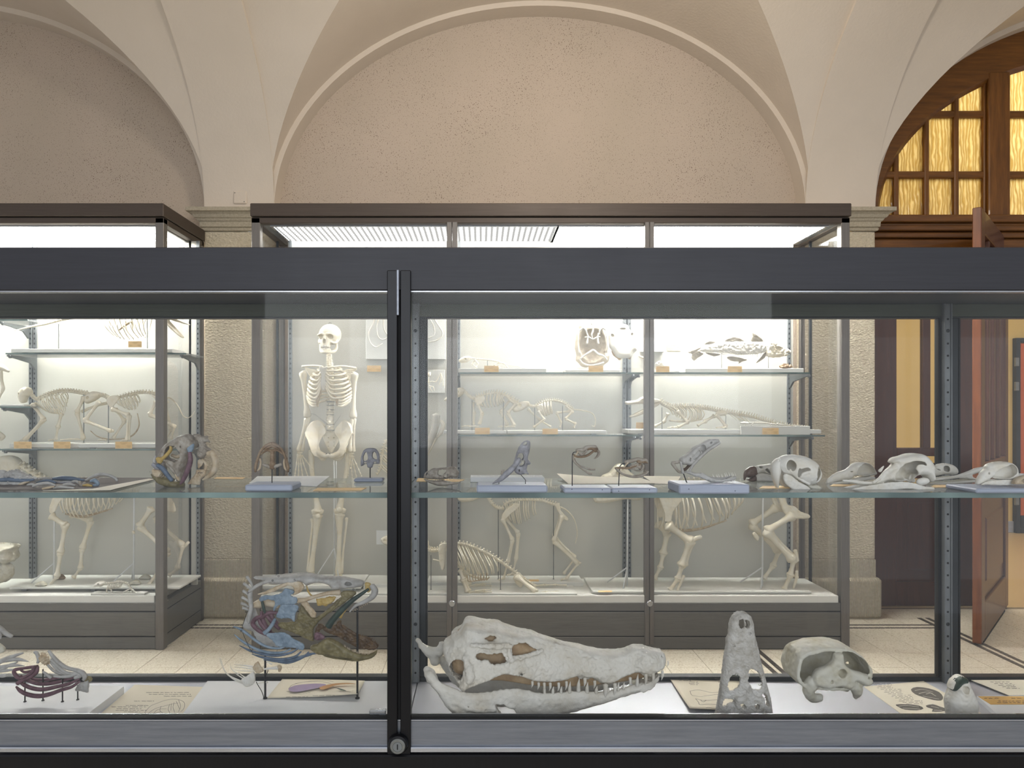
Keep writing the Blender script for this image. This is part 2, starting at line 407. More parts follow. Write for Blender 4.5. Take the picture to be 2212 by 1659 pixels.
# stone piers
def pier(xc, label, n):
    t = thing('stone_pier', None, None, (xc, YW+.15, 0), kind='structure')
    hw = .235; yb = YW+.30
    m = MB(); m.cbox(xc-hw, xc+hw, YW, yb, ZY(1208, YW), ZY(500, YW), .006); mk('shaft', m, M_STONE, t)
    m = MB(); m.cbox(xc-hw-.004, xc+hw+.004, YW-.004, yb, ZY(1251, YW), ZY(1208, YW), .004); mk('combed_band', m, M_FLUTE, t)
    m = MB(); m.cbox(xc-hw-.035, xc+hw+.035, YW-.03, yb, 0, ZY(1250, YW-.03), .018); mk('plinth', m, M_FLUTE, t)
    # capital: cyma moulding in four steps
    m = MB(); z1 = ZY(500, YW)
    prof = [(0, 0), (.012, .004), (.016, .016), (.010, .024), (.022, .028), (.024, .060), (.034, .068), (.040, .080), (.050, .086), (.060, .104), (.076, .116), (.082, .118), (.090, .120), (.090, .146)]
    sc = (Z0-z1)/.146; V = []; f = []
    for p, h in prof:
        z = z1+h*sc; V += [(xc-hw-p, yb, z), (xc-hw-p, YW-p, z), (xc+hw+p, YW-p, z), (xc+hw+p, yb, z)]
    for k in range(len(prof)-1):
        for q in range(3): f.append((4*k+q, 4*k+q+1, 4*k+5+q, 4*k+4+q))
    e = 4*(len(prof)-1); f.append((e, e+1, e+2, e+3)); m.add(V, f); mk('capital', m, M_CAP, t)
    return t
for i in range(3): pier(C0+(i-1.5)*BAY, '', i)
# cover plate above the left capital
m = MB(); x0, _, z1 = P(505, 413, YW-.002); x1, _, z0 = P(534, 441, YW-.002)
m.cbox(x0, x1, YW-.014, YW-.001, z0, z1, .006)
cp = mk('junction_cover', m, M_PLASTER, None, 'square plaster coloured cover plate above the left stone capital', 'cover plate', smooth=True, auto=30)
for px, py in ((509, 418), (529, 437)):
    m = MB(); m.lathe([(.003, 0), (.003, -.002)], (XY(px, YW), YW-.013, ZY(py, YW)), 'y', 8); mk('screw', m, M_DARKGREY, cp)
# floor: terrazzo slabs with open joints, dark mosaic strips
m = MB(); m.box(-6.5, 9.2, -1.5, YW+.25, -.05, -.003); fl = st('floor', m, M_JOINT)
m = MB(); m.box(2.66, 9.2, YW+.25, 8.2, -.05, -.0005); st('floor_beyond', m, M_YFLOOR)
TP = .22; g = .0012
base = None; nt = 0; rest = MB()
xs0 = -1.63-TP*20
cases_hidden = lambda x, y: (y > 4.0 and (x < -1.9 or (-1.30 < x < 2.1)))
strip = lambda x, y: (1.50 < x < 1.70) or (2.90 < x < 3.08)
m = MB(); m.cbox(g, TP-g, g, TP-g, -.003, .0, .0008); tmpl = mk('tile', m, M_TERR, fl); tmpl.location = (0, 0, 0)
ORGF = Vector(ORG[fl.name])
me0 = tmpl.data
for v in me0.vertices: v.co += ORGF       # template mesh kept relative to its own corner
bpy.data.objects.remove(tmpl)
for j in range(-16, 9):
    for i in range(0, 56):
        x = xs0+i*TP; y = 3.706+j*TP
        if y+TP > YW+.24 or x > 9: continue
        xc, yc = x+TP/2, y+TP/2
        vis = y > 2.9 and abs(xc/yc*F+CX-1106) < 1130 and not (yc > 4.1 and (xc < -2.0 or -1.15 < xc < 2.0)) and nt < 296
        if vis and not (1.45 < xc < 1.72 or 2.85 < xc < 3.1):
            o = bpy.data.objects.new('tile', me0); link(o, fl); o.location = (x-ORGF.x, y-ORGF.y, -ORGF.z); nt += 1
        else: rest.box(x+g, x+TP-g, y+g, y+TP-g, -.003, 0)
mk('outlying_tile', rest, M_TERR, fl, kind='stuff')
mb1 = MB()
for xs in (1.560, 1.609, 2.945, 3.000):
    for k in range(0, 170):
        y = -.5+k*.030
        if y < YW+.2 and y > 1.0: mb1.box(xs-.014, xs+.014, y, y+.027, -.001, .0016)
for ys in (4.385, 4.445):
    for k in range(0, 60):
        x = -2.25+k*.034
        if x < -1.2: mb1.box(x, x+.030, ys-.010, ys+.010, -.001, .0016)
for ys in (4.385, 4.445):
    for k in range(0, 40):
        x = 2.15+k*.034
        if x < 2.9: mb1.box(x, x+.030, ys-.010, ys+.010, -.001, .0016)
mk('mosaic_strip', mb1, M_BLACKTILE, fl, kind='stuff')
# skirting of the yellow room and its walls
YR = 7.87
m = MB(); m.box(2.7, 9.2, YR, YR+.1, 0, 4.6); st('wall_beyond', m, M_YELLOW)
m = MB(); m.box(9.2, 9.3, YW+.4, YR, 0, 4.6); m.box(2.55, 2.66, YW+.35, YR, 0, 4.6); st('wall_beyond_sides', m, M_YELLOW)
m = MB(); m.box(2.6, 9.3, YW+.4, YR+.1, 4.6, 4.7); st('ceiling_beyond', m, M_YELLOW)
m = MB(); m.cbox(2.7, 6.13, YR-.02, YR, 0, .13, .004); st('baseboard_beyond', m, M_BLOCK)
# orange door in the yellow room
t = thing('orange_cupboard', None, None, (6.6, YR, 0), kind=None)
t['label'] = 'orange double door with dark metal frame against the yellow wall'; t['category'] = 'cupboard'
m = MB(); x0 = XY(2194, YR-.05); zt = ZY(731, YR)
m.cbox(x0, x0+.05, YR-.06, YR, 0, zt, .004); m.cbox(x0+.05, x0+1.2, YR-.06, YR, zt-.05, zt, .004); m.cbox(x0+1.2, x0+1.25, YR-.06, YR, 0, zt, .004); m.cbox(x0+.05, x0+1.2, YR-.06, YR, 0, .06, .004)
mk('frame', m, M_DARKGREY, t)
for k in range(2):
    m = MB(); m.cbox(x0+.06+k*.57, x0+.62+k*.57, YR-.045, YR-.01, .20, zt-.06, .004); d = mk('door', m, M_ORANGEDOOR, t)
    m = MB(); m.cbox(x0+.06+k*.57, x0+.62+k*.57, YR-.05, YR-.012, .06, .20, .004); mk('kick_plate', m, M_DARKGREY, t)
for zz in (ZY(783, YR), ZY(835, YR), .27*H):
    m = MB(); m.cbox(x0-.03, x0+.012, YR-.09, YR-.06, zz-.05, zz+.05, .004); mk('hinge', m, M_GREY, t)
# ---------------- wooden screen in the right bay: tympanum, entablature, fixed leaf, open leaf
CR = bays[2]; YT = 4.75
win = thing('window_1', None, None, (CR, YT, ZY(471, YT)), kind='structure')
zb = ZY(471, YT)
AG, BG, ZG = 1.72, 1.148, 2.729
def ell_z(x, a=AG, b=BG, z0=ZG):
    q = 1-((x-CR)/a)**2
    return z0+b*math.sqrt(q) if q > 0 else None
# arched outer frame
m = MB(); n = 60; V = []; f = []
for k in range(n+1):
    th = math.pi*k/n
    xi, zi = CR-AG*math.cos(th), ZG+BG*math.sin(th); xo, zo = CR-(AX+.06)*math.cos(th), Z0+(BZ+.05)*math.sin(th)
    xi2, zi2 = CR-(AG-.03)*math.cos(th), ZG+(BG-.03)*math.sin(th)
    V += [(xi, YT-.05, zi), (xo, YT-.05, zo), (xo, YT+.05, zo), (xi, YT+.05, zi), (xi2, YT-.02, zi2)]
for k in range(n):
    a = 5*k
    for q, r in ((0, 1), (1, 2), (2, 3), (3, 4), (4, 0)): f.append((a+q, a+r, a+5+r, a+5+q))
m.add(V, f); mk('arch_frame', m, M_WOODH, win, smooth=True, auto=30)
m = MB(); m.cbox(CR-AX-.05, CR+AX+.05, YT-.05, YT+.05, zb-.03, zb, .006); mk('bottom_rail', m, M_WOODH, win)
XM = [XY(p, YT) for p in (1932, 1997, 2061)]; pitch = XM[1]-XM[0]
thick = (XY(2124, YT), XY(2170, YT))
x_list = [(x-XY(1045, YT), x+XY(1045, YT)) for x in XM]
def vbar(x0, x1, z0=zb, name='mullion', y0=-.03, y1=.03):
    xm = (x0+x1)/2; zt = ell_z(xm)
    if zt is None: return
    m = MB(); m.cbox(x0, x1, YT+y0, YT+y1, z0-.005, zt+.01, .006); mk(name, m, M_WOODV, win)
for k, (x0, x1) in enumerate(x_list): vbar(x0, x1)
vbar(thick[0], thick[1], y0=-.055, y1=.05, name='post')
vbar(XY(2119, YT), XY(2124, YT))
cols = [(CR-AG+.02, x_list[0][0]), (x_list[0][1], x_list[1][0]), (x_list[1][1], x_list[2][0]), (x_list[2][1], XY(2120, YT))]
xx = thick[1]
more = [(XY(2171, YT), XY(2228, YT)), (XY(2238, YT), XY(2296, YT)), (XY(2306, YT), XY(2400, YT))]
for a, b in more: vbar(b, b+.03)
mir = [(2*CR-b, 2*CR-a) for a, b in cols+more if a < CR]
for a, b in mir: vbar(a-.03, a)
cols = cols+more+mir
zr = [(ZY(386.5, YT), ZY(372, YT)), (ZY(256, YT), ZY(242, YT))]
for z0, z1 in zr:
    zc = (z0+z1)/2; q = 1-((zc-ZG)/BG)**2
    hx = AG*math.sqrt(max(q, 0))
    m = MB(); m.cbox(CR-hx-.02, CR+hx+.02, YT-.025, YT+.025, z0, z1, .006); mk('glazing_bar', m, M_WOODH, win)
rows = [(zb, zr[0][0]), (zr[0][1], zr[1][0]), (zr[1][1], 9)]
for a, b in cols:
    for z0, z1 in rows:
        xs_ = np.linspace(a, b, 9); top = []
        for x in xs_:
            e = ell_z(x); e = -1 if e is None else e
            top.append((x, min(e, z1)))
        top = [(x, z) for x, z in top if z > z0+.004]
        if len(top) < 2: continue
        pl = [(top[0][0], YT-.003, z0), (top[-1][0], YT-.003, z0)]+[(x, YT-.003, z) for x, z in reversed(top)]
        m = MB(); m.ext(pl, (0, .006, 0)); mk('pane', m, M_AMBER, win)
# entablature
ent = thing('trim_10', None, None, (CR, YT, ZY(540, YT)), kind='structure')
y_steps = [(471, 486, .085, .05), (486, 493, .05, .05), (493, 503, .07, .05), (503, 507, .03, .05), (507, 517, .055, .05), (517, 521, .02, .05), (521, 545, .045, .05), (545, 580, .02, .05)]
for p0, p1, d, e in y_steps:
    m = MB(); m.cbox(2.64, CR+AX+.05, YT-d, YT+.12, ZY(p1, YT), ZY(p0, YT)+.001, .005); mk('moulding', m, M_WOODH, ent)
# door frame head hidden by the low case, jamb posts
YD = 4.90
dr = thing('door_1', None, None, (3.2, YD, 0), kind='structure')
zt = ZY(560, YD)
def dpx(a, b, c, d, name, mat, dep=.025):
    m = MB(); m.cbox(XY(a, YD), XY(b, YD), YD-dep, YD+dep, ZY(d, YD), ZY(c, YD), .005); return mk(name, m, mat, dr)
for a, b in ((1870, 1933), (2062, 2130)):
    dpx(a, b, 560, 1306.6, 'stile', M_DOORW)
dpx(1990, 2007, 560, 985, 'muntin', M_DOORW, .02)
dpx(1933, 2062, 967, 985, 'rail', M_DOORW); dpx(1933, 2062, 560, 600, 'rail', M_DOORW); dpx(1933, 2062, 1020, 1060, 'rail', M_DOORW)
dpx(1933, 2062, 1255, 1306.6, 'rail', M_DOORW); dpx(1933, 2062, 1000, 1256, 'lower_panel', M_DOORW, .012); dpx(1958, 2038, 1085, 1230, 'raised_field', M_DOORW, .02)
for a, b, c, d in ((1933, 1990, 600, 967), (2007, 2062, 600, 967), (1933, 1990, 985, 1000), (2007, 2062, 985, 1000)):
    m = MB(); m.box(XY(a, YD), XY(b, YD), YD-.003, YD+.003, ZY(d, YD), ZY(c, YD)); mk('pane', m, M_GLASS, dr)
m = MB(); m.cbox(CR+AX-1.0, CR+AX+.05, YD-.04, YD+.1, 0, zt+.3, .006); m.cbox(2.64, CR+AX+.05, YD-.04, YD+.1, zt, YT and ZY(520, YD), .006); mk('door_frame', m, M_DOORW, dr)
# the open leaf
hx, hy = 3.75, 4.86; ex, ey = 2.955, 4.035
L = math.hypot(hx-ex, hy-ey); ang = math.atan2(hy-ey, hx-ex)
LM = Matrix.Translation((ex, ey, 0)) @ Matrix.Rotation(ang, 4, 'Z')     # local x along the leaf, y towards the back
leaf = thing('door_2', None, None, (hx, hy, 0), kind='structure'); leaf['kind'] = 'structure'
zt = ZY(446, ey); th = .045
def lbox(a, b, z0, z1, name, mat, y0=0, y1=th, c=.004):
    m = MB(); m.cbox(a, b, y0, y1, z0, z1, c, LM); return mk(name, m, mat, leaf)
lbox(0, .012, .012, zt, 'edge_strip', M_DOORE); lbox(.012, .13, .012, zt, 'stile', M_DOORW); lbox(L-.13, L, .012, zt, 'stile', M_DOORW)
lbox(.13, L-.13, .012, .24, 'rail', M_DOORW); lbox(.13, L-.13, .84, 1.08, 'rail', M_DOORW); lbox(.13, L-.13, zt-.14, zt, 'rail', M_DOORW)
lbox(.13, L-.13, .24, .84, 'lower_panel', M_DOORW, .015, th-.015); lbox(.22, L-.22, .34, .74, 'raised_field', M_DOORW, .004, th-.004, .012)
for k in range(3):
    a = .13+(L-.26)*(k+1)/4; lbox(a-.018, a+.018, 1.08, zt-.14, 'muntin', M_DOORW, .006, th-.006)
for k in range(4):
    a = .13+(L-.26)*k/4; m = MB(); m.box(a+.018, a+(L-.26)/4-.018, .02, .026, 1.08, zt-.14, LM); mk('pane', m, M_GLASS, leaf)
m = MB(); hz = ZY(1012, ey)
m.tube([tuple(LM @ Vector(p)) for p in ((.06, 0, hz), (.06, -.05, hz), (.03, -.06, hz), (-.05, -.06, hz+.003), (-.07, -.06, hz))], .010, 10); mk('handle', m, M_BRASS, leaf, smooth=True)
m = MB(); m.box(.10, L-.16, .0, .02, 0, .012, LM); mk('sweep', m, M_BLACK, leaf)

# ================================================================ BACK CASES
def back_case(name, label, x0, x1, mull, open_left, open_right, panel_x, seed):
    """x0,x1 outer; glass front at y0; upright mullions at given pixel pairs"""
    y0, y1 = 3.98, 4.56; yb = 4.40
    t = thing(name, label, 'display case', ((x0+x1)/2, (y0+y1)/2, 0))
    z_top, z_f1, z_f2 = ZY(440, y0), ZY(468, y0), ZY(482, y0)
    zb0, zb1, zb2 = ZY(1303, y0), ZY(1322, y0), ZY(1376, y0)
    m = MB(); m.cbox(x0-.004, x1+.004, y0-.012, y1+.005, z_f1, z_top, .004); mk('cornice', m, M_CORN, t)
    m = MB(); w = .050
    for a, b, c, d in ((x0, x1, y0, y0+w), (x0, x1, y1-w, y1), (x0, x0+w, y0+w, y1-w), (x1-w, x1, y0+w, y1-w)):
        m.cbox(a, b, c, d, z_f2, z_f1-.004, .003)
    mk('top_rail', m, M_CORN, t)
    m = MB(); m.box(x0+.008, x1-.008, y0+.01, y1-.01, z_f1-.006, z_f1+.002); mk('shadow_gap', m, M_BLACK, t)
    for a, b, c, d in ((x0, x0+w, y0, y0+w), (x1-w, x1, y0, y0+w), (x0, x0+.03, y1-.03, y1), (x1-.03, x1, y1-.03, y1)):
        m = MB(); m.cbox(a, b, c, d, 0.0, z_f1-.006, .003); mk('corner_post', m, M_BRONZEV, t)
    for a, b in mull:
        xa, xb = XY(a, y0), XY(b, y0); xm = (xa+xb)/2
        m = MB(); m.cbox(xa, xm-.001, y0-.004, y0+.04, .03, z_f1-.03, .003); m.cbox(xm+.001, xb, y0-.004, y0+.04, .03, z_f1-.03, .003); mu = mk('mullion', m, M_BRONZEV, t)
        m = MB(); zl = ZY(1303, y0)
        m.lathe([(.019, -.004), (.019, -.010), (.016, -.014), (.013, -.014)], (xm, y0, zl), 'y', 20); lk = mk('lock', m, M_ALUL, mu, smooth=True, auto=30)
    # base: plinth with recessed grooves
    m = MB(); ins = .006
    for (za, zb_) in ((.004, zb2-.003), (zb2+.003, zb1-.003), (zb1+.003, zb0)):
        m.cbox(x0+w, x1-w, y0+ins, y0+.05, za, zb_, .003); m.cbox(x1-.045, x1-ins, y0+w, y1-.03, za, zb_, .003); m.cbox(x0+ins, x0+.045, y0+w, y1-.03, za, zb_, .003); m.cbox(x0+w, x1-w, y1-.04, y1-.01, za, zb_, .003)
    mk('base_panel', m, M_BRONZE, t)
    m = MB(); m.box(x0+.012, x1-.012, y0+.012, y1-.012, .003, zb0-.01); mk('base_core', m, M_BLACK, t)
    # floor board with its pale front edge
    m = MB(); zt = ZY(1288, y0); m.cbox(x0+w*.6, x1-.06, y0+.012, yb+.01, zb0-.004, zt, .003); mk('floor_board', m, M_WHITE, t)
    # white back panels
    pa, pb = panel_x; n = len(mull)+1
    m = MB(); m.box(pa, pb, yb, yb+.018, zb0, z_f2); mk('back_panel', m, M_PANEL, t)
    # glass panes
    fr = [x0+w]+[XY(v, y0) for p in mull for v in p]+[x1-w]
    for k in range(0, len(fr), 2):
        m = MB(); m.box(fr[k]-.004, fr[k+1]+.004, y0+.016, y0+.022, zb0, z_f2+.01); mk('front_pane', m, M_GLASS, t)
    for s, xs in ((open_left, x0+.022), (open_right, x1-.028)):
        if s:
            m = MB(); m.box(xs, xs+.006, y0+w, y1-.03, zb0, z_f2+.01); mk('side_pane', m, M_GLASS, t)
            for q0, q1 in ((y0+w-.005, y0+w+.012), (yb, yb+.016)):
                m = MB(); m.box(xs-.004, xs+.010, q0, q1, zb0, z_f2); mk('side_bead', m, M_DARKGREY, t)
    return t, (z_f2, zb0, y0, y1, yb)
XR0, XR1 = XY(543, 3.98), XY(1836, 3.98)
rc, (zF, zB, y0, y1, yb) = back_case('display_case', 'large glass display case with the upright human skeleton and lit diffusers', XR0, XR1, [(965, 988), (1393, 1413)], True, True, (XY(622, 4.4), XY(1713, 4.4)), 1)
XL1 = XY(353.5, 3.98)
lc, _ = back_case('display_case', 'glass display case at the left with monkey skeletons, cut by the frame', -4.9, XL1, [(-98, -78)], False, True, (-4.85, XY(425, 4.4)), 2)
# lit diffusers in the case tops
def diffuser(case, x0, x1, mat, name='diffuser'):
    m = MB(); z = zF+.004
    m.box(x0, x1, y0+.052, y1-.052, z, z+.012); o = mk(name, m, mat, case)
    m = MB(); w = .02
    m.cbox(x0-.01, x1+.01, y0+.045, y0+.060, z-.012, z+.002, .002); m.cbox(x0-.01, x1+.01, y1-.06, y1-.045, z-.012, z+.002, .002)
    m.cbox(x0-.012, x0+.006, y0+.05, y1-.05, z-.012, z+.002, .002); m.cbox(x1-.006, x1+.012, y0+.05, y1-.05, z-.012, z+.002, .002)
    mk('diffuser_bead', m, M_ALUL, case); return o
XS = XY(1207, 4.0)
diffuser(rc, XR0+.105, XS-.004, M_LAMPD); diffuser(rc, XS+.004, XR1-.11, M_LAMP)
diffuser(lc, -3.4, XL1-.055, M_LAMP); diffuser(lc, -4.8, -3.42, M_LAMP)
for c_, xa, xb in ((rc, XR0+.05, XR0+.10), (rc, XR1-.105, XR1-.05), ):
    m = MB(); m.box(xa, xb, y0+.05, y1-.05, zF+.003, zF+.012); mk('ceiling_strip', m, M_GREY, c_)
# slotted standards on the back panels
def standards(case, xs, zlo, zhi, yy=yb):
    for x in xs:
        m = MB(); m.cm = 0
        m.cbox(x-.011, x+.011, yy-.012, yy-.0005, zlo, zhi, .002)
        m.cm = 1
        k = zlo+.03
        while k < zhi-.03: m.box(x-.0035, x+.0035, yy-.0132, yy-.0115, k, k+.012); k += .032
        mk('slotted_standard', m, [M_GREY, M_DARKGREY], case)
zl, zh = ZY(1286, y0), zF
standards(rc, [XY(1348, 4.4), XY(1359, 4.4)], zl, zh); standards(rc, [XY(628, 4.4), XY(991, 4.4), XY(1703, 4.4)], zl, zh)
m = MB(); m.box(XY(1351.5, 4.4), XY(1355.5, 4.4), yb-.006, yb, zl, zh); mk('panel_joint', m, M_DARKGREY, rc)
standards(lc, [XY(68, 4.4), XY(77, 4.4)], zl, zh); standards(lc, [XY(429, 4.4)], zl, zh, yb)
m = MB(); m.box(XY(71, 4.4), XY(74, 4.4), yb-.006, yb, zl, zh); mk('panel_joint', m, M_DARKGREY, lc)
# thin glass shelves on brackets
def shelf(px0, px1, py, dep, label, brk, case, yfront):
    z = ZY(py, yfront)
    x0, x1 = XY(px0, yfront), XY(px1, yfront)
    t = thing('glass_shelf', label, 'shelf', ((x0+x1)/2, (yfront+yb)/2, z), group=None)
    m = MB(); m.box(x0, x1, yfront+.001, yb-.02, z-.008, z); mk('pane', m, M_SHELFR, t)
    m = MB(); m.box(x0, x1, yfront-.001, yfront+.001, z-.0085, z+.0005); mk('edge', m, M_EDGE, t)
    for px in brk:
        x = XY(px, 4.39)
        m = MB(); a = yb-.015
        m.ext([(x-.006, a, z-.008), (x-.006, yfront+.03, z-.008), (x-.006, yfront+.03, z-.018), (x-.006, a-.05, z-.045), (x-.006, a, z-.085)], (.012, 0, 0))
        mk('bracket', m, M_GREY, t)
        m = MB(); m.lathe([(.009, 0), (.009, .012)], (x, yfront+.045, z-.02), 'x', 10); mk('bracket_end', m, M_GREY, t)
    return t, z
S1, ZS1 = shelf(992, 1352, 804.5, 0, 'upper glass shelf holding the lizard skeleton and turtle shell', (992, 1347), rc, 4.10)
S1b, _ = shelf(1356, 1750, 804.5, 0, 'upper glass shelf holding the mounted fish skeleton', (1359, 1706), rc, 4.10)
S2, ZS2 = shelf(992, 1386, 939.5, 0, 'middle glass shelf holding the two cat-like skeletons', (992, 1347), rc, 4.06)
S2b, _ = shelf(1392, 1782, 940, 0, 'middle glass shelf holding the crocodile skeleton', (1359, 1706), rc, 4.06)
S3, ZS3 = shelf(12, 402, 762.5, 0, 'upper left glass shelf under the long-tailed skeleton', (77, 429), lc, 4.10)
S4, ZS4 = shelf(-10, 402, 970, 0, 'lower left glass shelf holding the two monkey skeletons', (77, 429), lc, 4.06)
S5, ZS5 = shelf(-500, 66, 878, 0, 'glass shelf at the far left edge, behind the first upright', (66,), lc, 4.10)
S6, ZS6 = shelf(-500, 60, 690, 0, 'highest glass shelf at the far left edge', (62,), lc, 4.10)

# ================================================================ LOW FRONT CASE
YG = 1.60; YB2 = 2.08
fc = thing('low_display_case', 'black framed low glass display case in front with skulls on a glass shelf', 'display case', (.6, 1.84, 0))
def fb(x0, x1, y0_, y1_, z0, z1, name, mat, c=.002, par=fc):
    m = MB(); m.cbox(x0, x1, y0_, y1_, z0, z1, c); return mk(name, m, mat, par)
XA, XB = -1.85, 3.05
ztop, zt1 = ZY(535, YG), ZY(628, YG)
fb(XA, XB, YG-.006, YG+.03, zt1, ztop, 'top_rail', M_FRAME)
fb(XA, XB, YG+.03, YB2+.04, ztop-.03, ztop-.004, 'roof', M_FRAME)
zc = 1.716
fb(XA, XB, YG+.03, YB2+.02, zc, zc+.012, 'ceiling_panel', M_FRAME)
for k in range(2): fb(XA, XB, YG+.0+k*.012, YG+.006+k*.012, zt1-.0035, zt1+.001, 'glass_channel', M_ALUL, .0008)
zlow = .668
fb(XA, XB, YG-.004, YG+.012, .604, zlow-.002, 'bottom_rail', M_ALU, .003)
fb(XA, XB, YG-.012, YG+.03, .594, .606, 'bottom_lip', M_ALUL, .002)
fb(XA, XB, YG-.006, YG+.03, zlow-.003, zlow, 'glass_channel', M_ALUL, .0008)
fb(XA, XB, YG-.002, YG+.02, zlow, zlow+.003, 'gasket', M_BLACK, .0005)
fb(XA, XB, YG-.001, YB2+.03, .03, .553, 'base_cabinet', M_FRAMEV, .004)
fb(XA, XB, YG-.02, YG-.0015, .03, .592, 'base_front', M_FRAMEV, .003)
ZF = .569
fb(XA, -.195, YG+.014, YB2-.008, .5535, ZF, 'floor_panel', M_SILVER, .001)
fb(-.192, XB, YG+.014, YB2-.008, .5535, ZF, 'floor_panel', M_SILVER, .001)
# rear window frames with uprights
zr0, zr1 = ZY(1461, YB2), ZY(688, YB2)
fb(XA, XB, YB2-.006, YB2+.025, .5535, zr0, 'rear_bottom_rail', M_DARKGREY, .002)
M_REARTOP = brushed('olive_grey_rear_rail', (92, 98, 82), (104, 110, 94), .3, .4, (1, 30, 30))
fb(XA, XB, YB2-.006, YB2+.025, zr1+.004, zc, 'rear_top_rail', M_REARTOP, .002)
fb(XA, XB, YB2-.010, YB2+.02, zr1, zr1+.004, 'rear_glass_channel', M_DARKGREY, .001)
ux = [(-1.80, -1.74), (XY(858, YB2), XY(921, YB2)), (XY(2027, YB2), XY(2069, YB2)), (2.98, 3.04)]
for a, b in ux:
    fb(a, b, YB2-.004, YB2+.02, zr0, zr1, 'rear_upright', M_DARKGREY, .002)
for (a, b) in ((XY(889.5, YB2-.02), XY(905.5, YB2-.02)), (XY(2039, YB2-.02), XY(2056, YB2-.02))):
    m = MB(); yy = YB2-.02; m.cm = 0
    m.cbox(a, b, yy, yy+.012, .570, zc-.002, .001)
    m.cbox(a, a+.004, yy-.004, yy, .570, zc-.002, .001); m.cbox(b-.004, b, yy-.004, yy, .570, zc-.002, .001)
    m.cm = 1; k = .60
    while k < zc-.03: m.lathe([(.0032, 0), (.0032, -.0008)], ((a+b)/2, yy, k), 'y', 10); k += .0368
    m.cm = 2
    for zz in (.735, 1.135, 1.62): m.lathe([(.0055, -.0002), (.0055, -.001), (.004, -.0016)], ((a+b)/2, yy, zz+.012), 'y', 12)
    mk('slotted_standard', m, [M_GREY, M_BLACK, M_DARKGREY], fc)
for k in range(len(ux)-1):
    m = MB(); m.box(ux[k][1]-.003, ux[k+1][0]+.003, YB2+.006, YB2+.012, zr0-.003, zr1+.003); mk('rear_pane', m, M_GLASS, fc)
    w = .004; a, b = ux[k][1], ux[k+1][0]
    for q0 in (a, b-w):
        m = MB(); m.box(q0, q0+w, YB2-.006, YB2+.004, zr0, zr1); mk('glazing_bead', m, M_FRAMEV, fc)
# front doors: stiles of the two sliding doors meeting at the centre, lock, handle strip, panes
xa, xm, xb = XY(838, YG), XY(862.5, YG), XY(888.5, YG)
zs = ZY(584, YG-.012)
fb(xa, xm-.0030, YG-.014, YG+.014, .02, zs, 'stile', M_FRAMEV, .0015)
fb(xm+.0042, xb, YG-.014, YG+.014, .02, zs, 'stile', M_FRAMEV, .0015)
fb(xm-.003, xm+.0042, YG-.003, YG+.014, .02, zs, 'gap', M_BLACK, .0005)
fb(xm-.0045, xm+.001, YG-.016, YG+.0, ZY(683, YG), zs+.001, 'guide_strip', M_ALU, .001)
m = MB(); lx, lz = XY(859, YG-.03), ZY(1612, YG-.03)
m.lathe([(.024, 0), (.024, .010), (.021, .016)], (lx, YG-.020, lz), 'y', 28)
m2 = MB(); m2.lathe([(.0235, .0), (.0235, -.006), (.021, -.012), (.018, -.014)], (lx, YG-.014, lz), 'y', 28)
lk = mk('lock', m2, M_FRAMEV, fc, smooth=True, auto=30)
m = MB(); m.lathe([(.0175, -.013), (.0175, -.018), (.0160, -.0195), (.0115, -.0195), (.0115, -.0185)], (lx, YG-.014, lz), 'y', 28); mk('lock_face', m, M_GREYROD, lk, smooth=True, auto=30)
m = MB(); m.lathe([(.0105, -.0185), (.0105, -.0200)], (lx, YG-.014, lz), 'y', 24); mk('cylinder', m, M_GREY, lk)
m = MB(); m.box(lx-.0012, lx+.0012, YG-.0348, YG-.033, lz-.006, lz+.006); mk('keyhole', m, M_BLACK, lk)
for a, b in ((XA, xa), (xb, XB)):
    m = MB(); m.box(a, b, YG+.004, YG+.009, zlow-.004, zt1+.004); mk('front_pane', m, M_GLASSF, fc)
# glass catch inside the left door
m = MB(); z0_, z1_ = ZY(1541, YG+.02), ZY(1532, YG+.02)
m.cbox(XY(799, YG+.02), XY(834, YG+.02), YG+.012, YG+.026, z0_, z1_, .0015); ct = mk('glass_catch', m, M_ALUL, fc)
m = MB(); m.cbox(XY(820, YG+.02), XY(834, YG+.02), YG+.014, YG+.024, ZY(1553, YG+.02), z0_, .001); mk('catch_foot', m, M_ALU, ct)
# thick glass shelf in two lengths
YS0, YS1 = 1.64, 1.992
ZS = ZY(1064, YS0); TS = .0125
def fshelf(x0, x1, label, bx):
    t = thing('glass_shelf', label, 'shelf', ((x0+x1)/2, YS0, ZS))
    m = MB(); m.box(x0, x1, YS0+.001, YS1, ZS-TS, ZS); mk('pane', m, M_SHELF, t)
    m = MB(); m.cbox(x0, x1, YS0-.001, YS0+.001, ZS-TS-.0003, ZS+.0003, .0005); mk('front_edge', m, M_EDGE, t)
    for x in bx:
        m = MB(); zz = ZS-TS
        m.ext([(x-.004, YB2-.022, zz), (x-.004, YS0+.02, zz), (x-.004, YS0+.02, zz-.007), (x-.004, YB2-.10, zz-.02), (x-.004, YB2-.022, zz-.05)], (.008, 0, 0)); mk('bracket', m, M_BLACK, t)
fshelf(XA+.02, -.193, 'thick glass shelf in the low front case left of the black upright', (-.205,))
fshelf(-.190, XB-.02, 'thick glass shelf in the low front case right of the black upright', (-.182, XY(2047, YB2)))
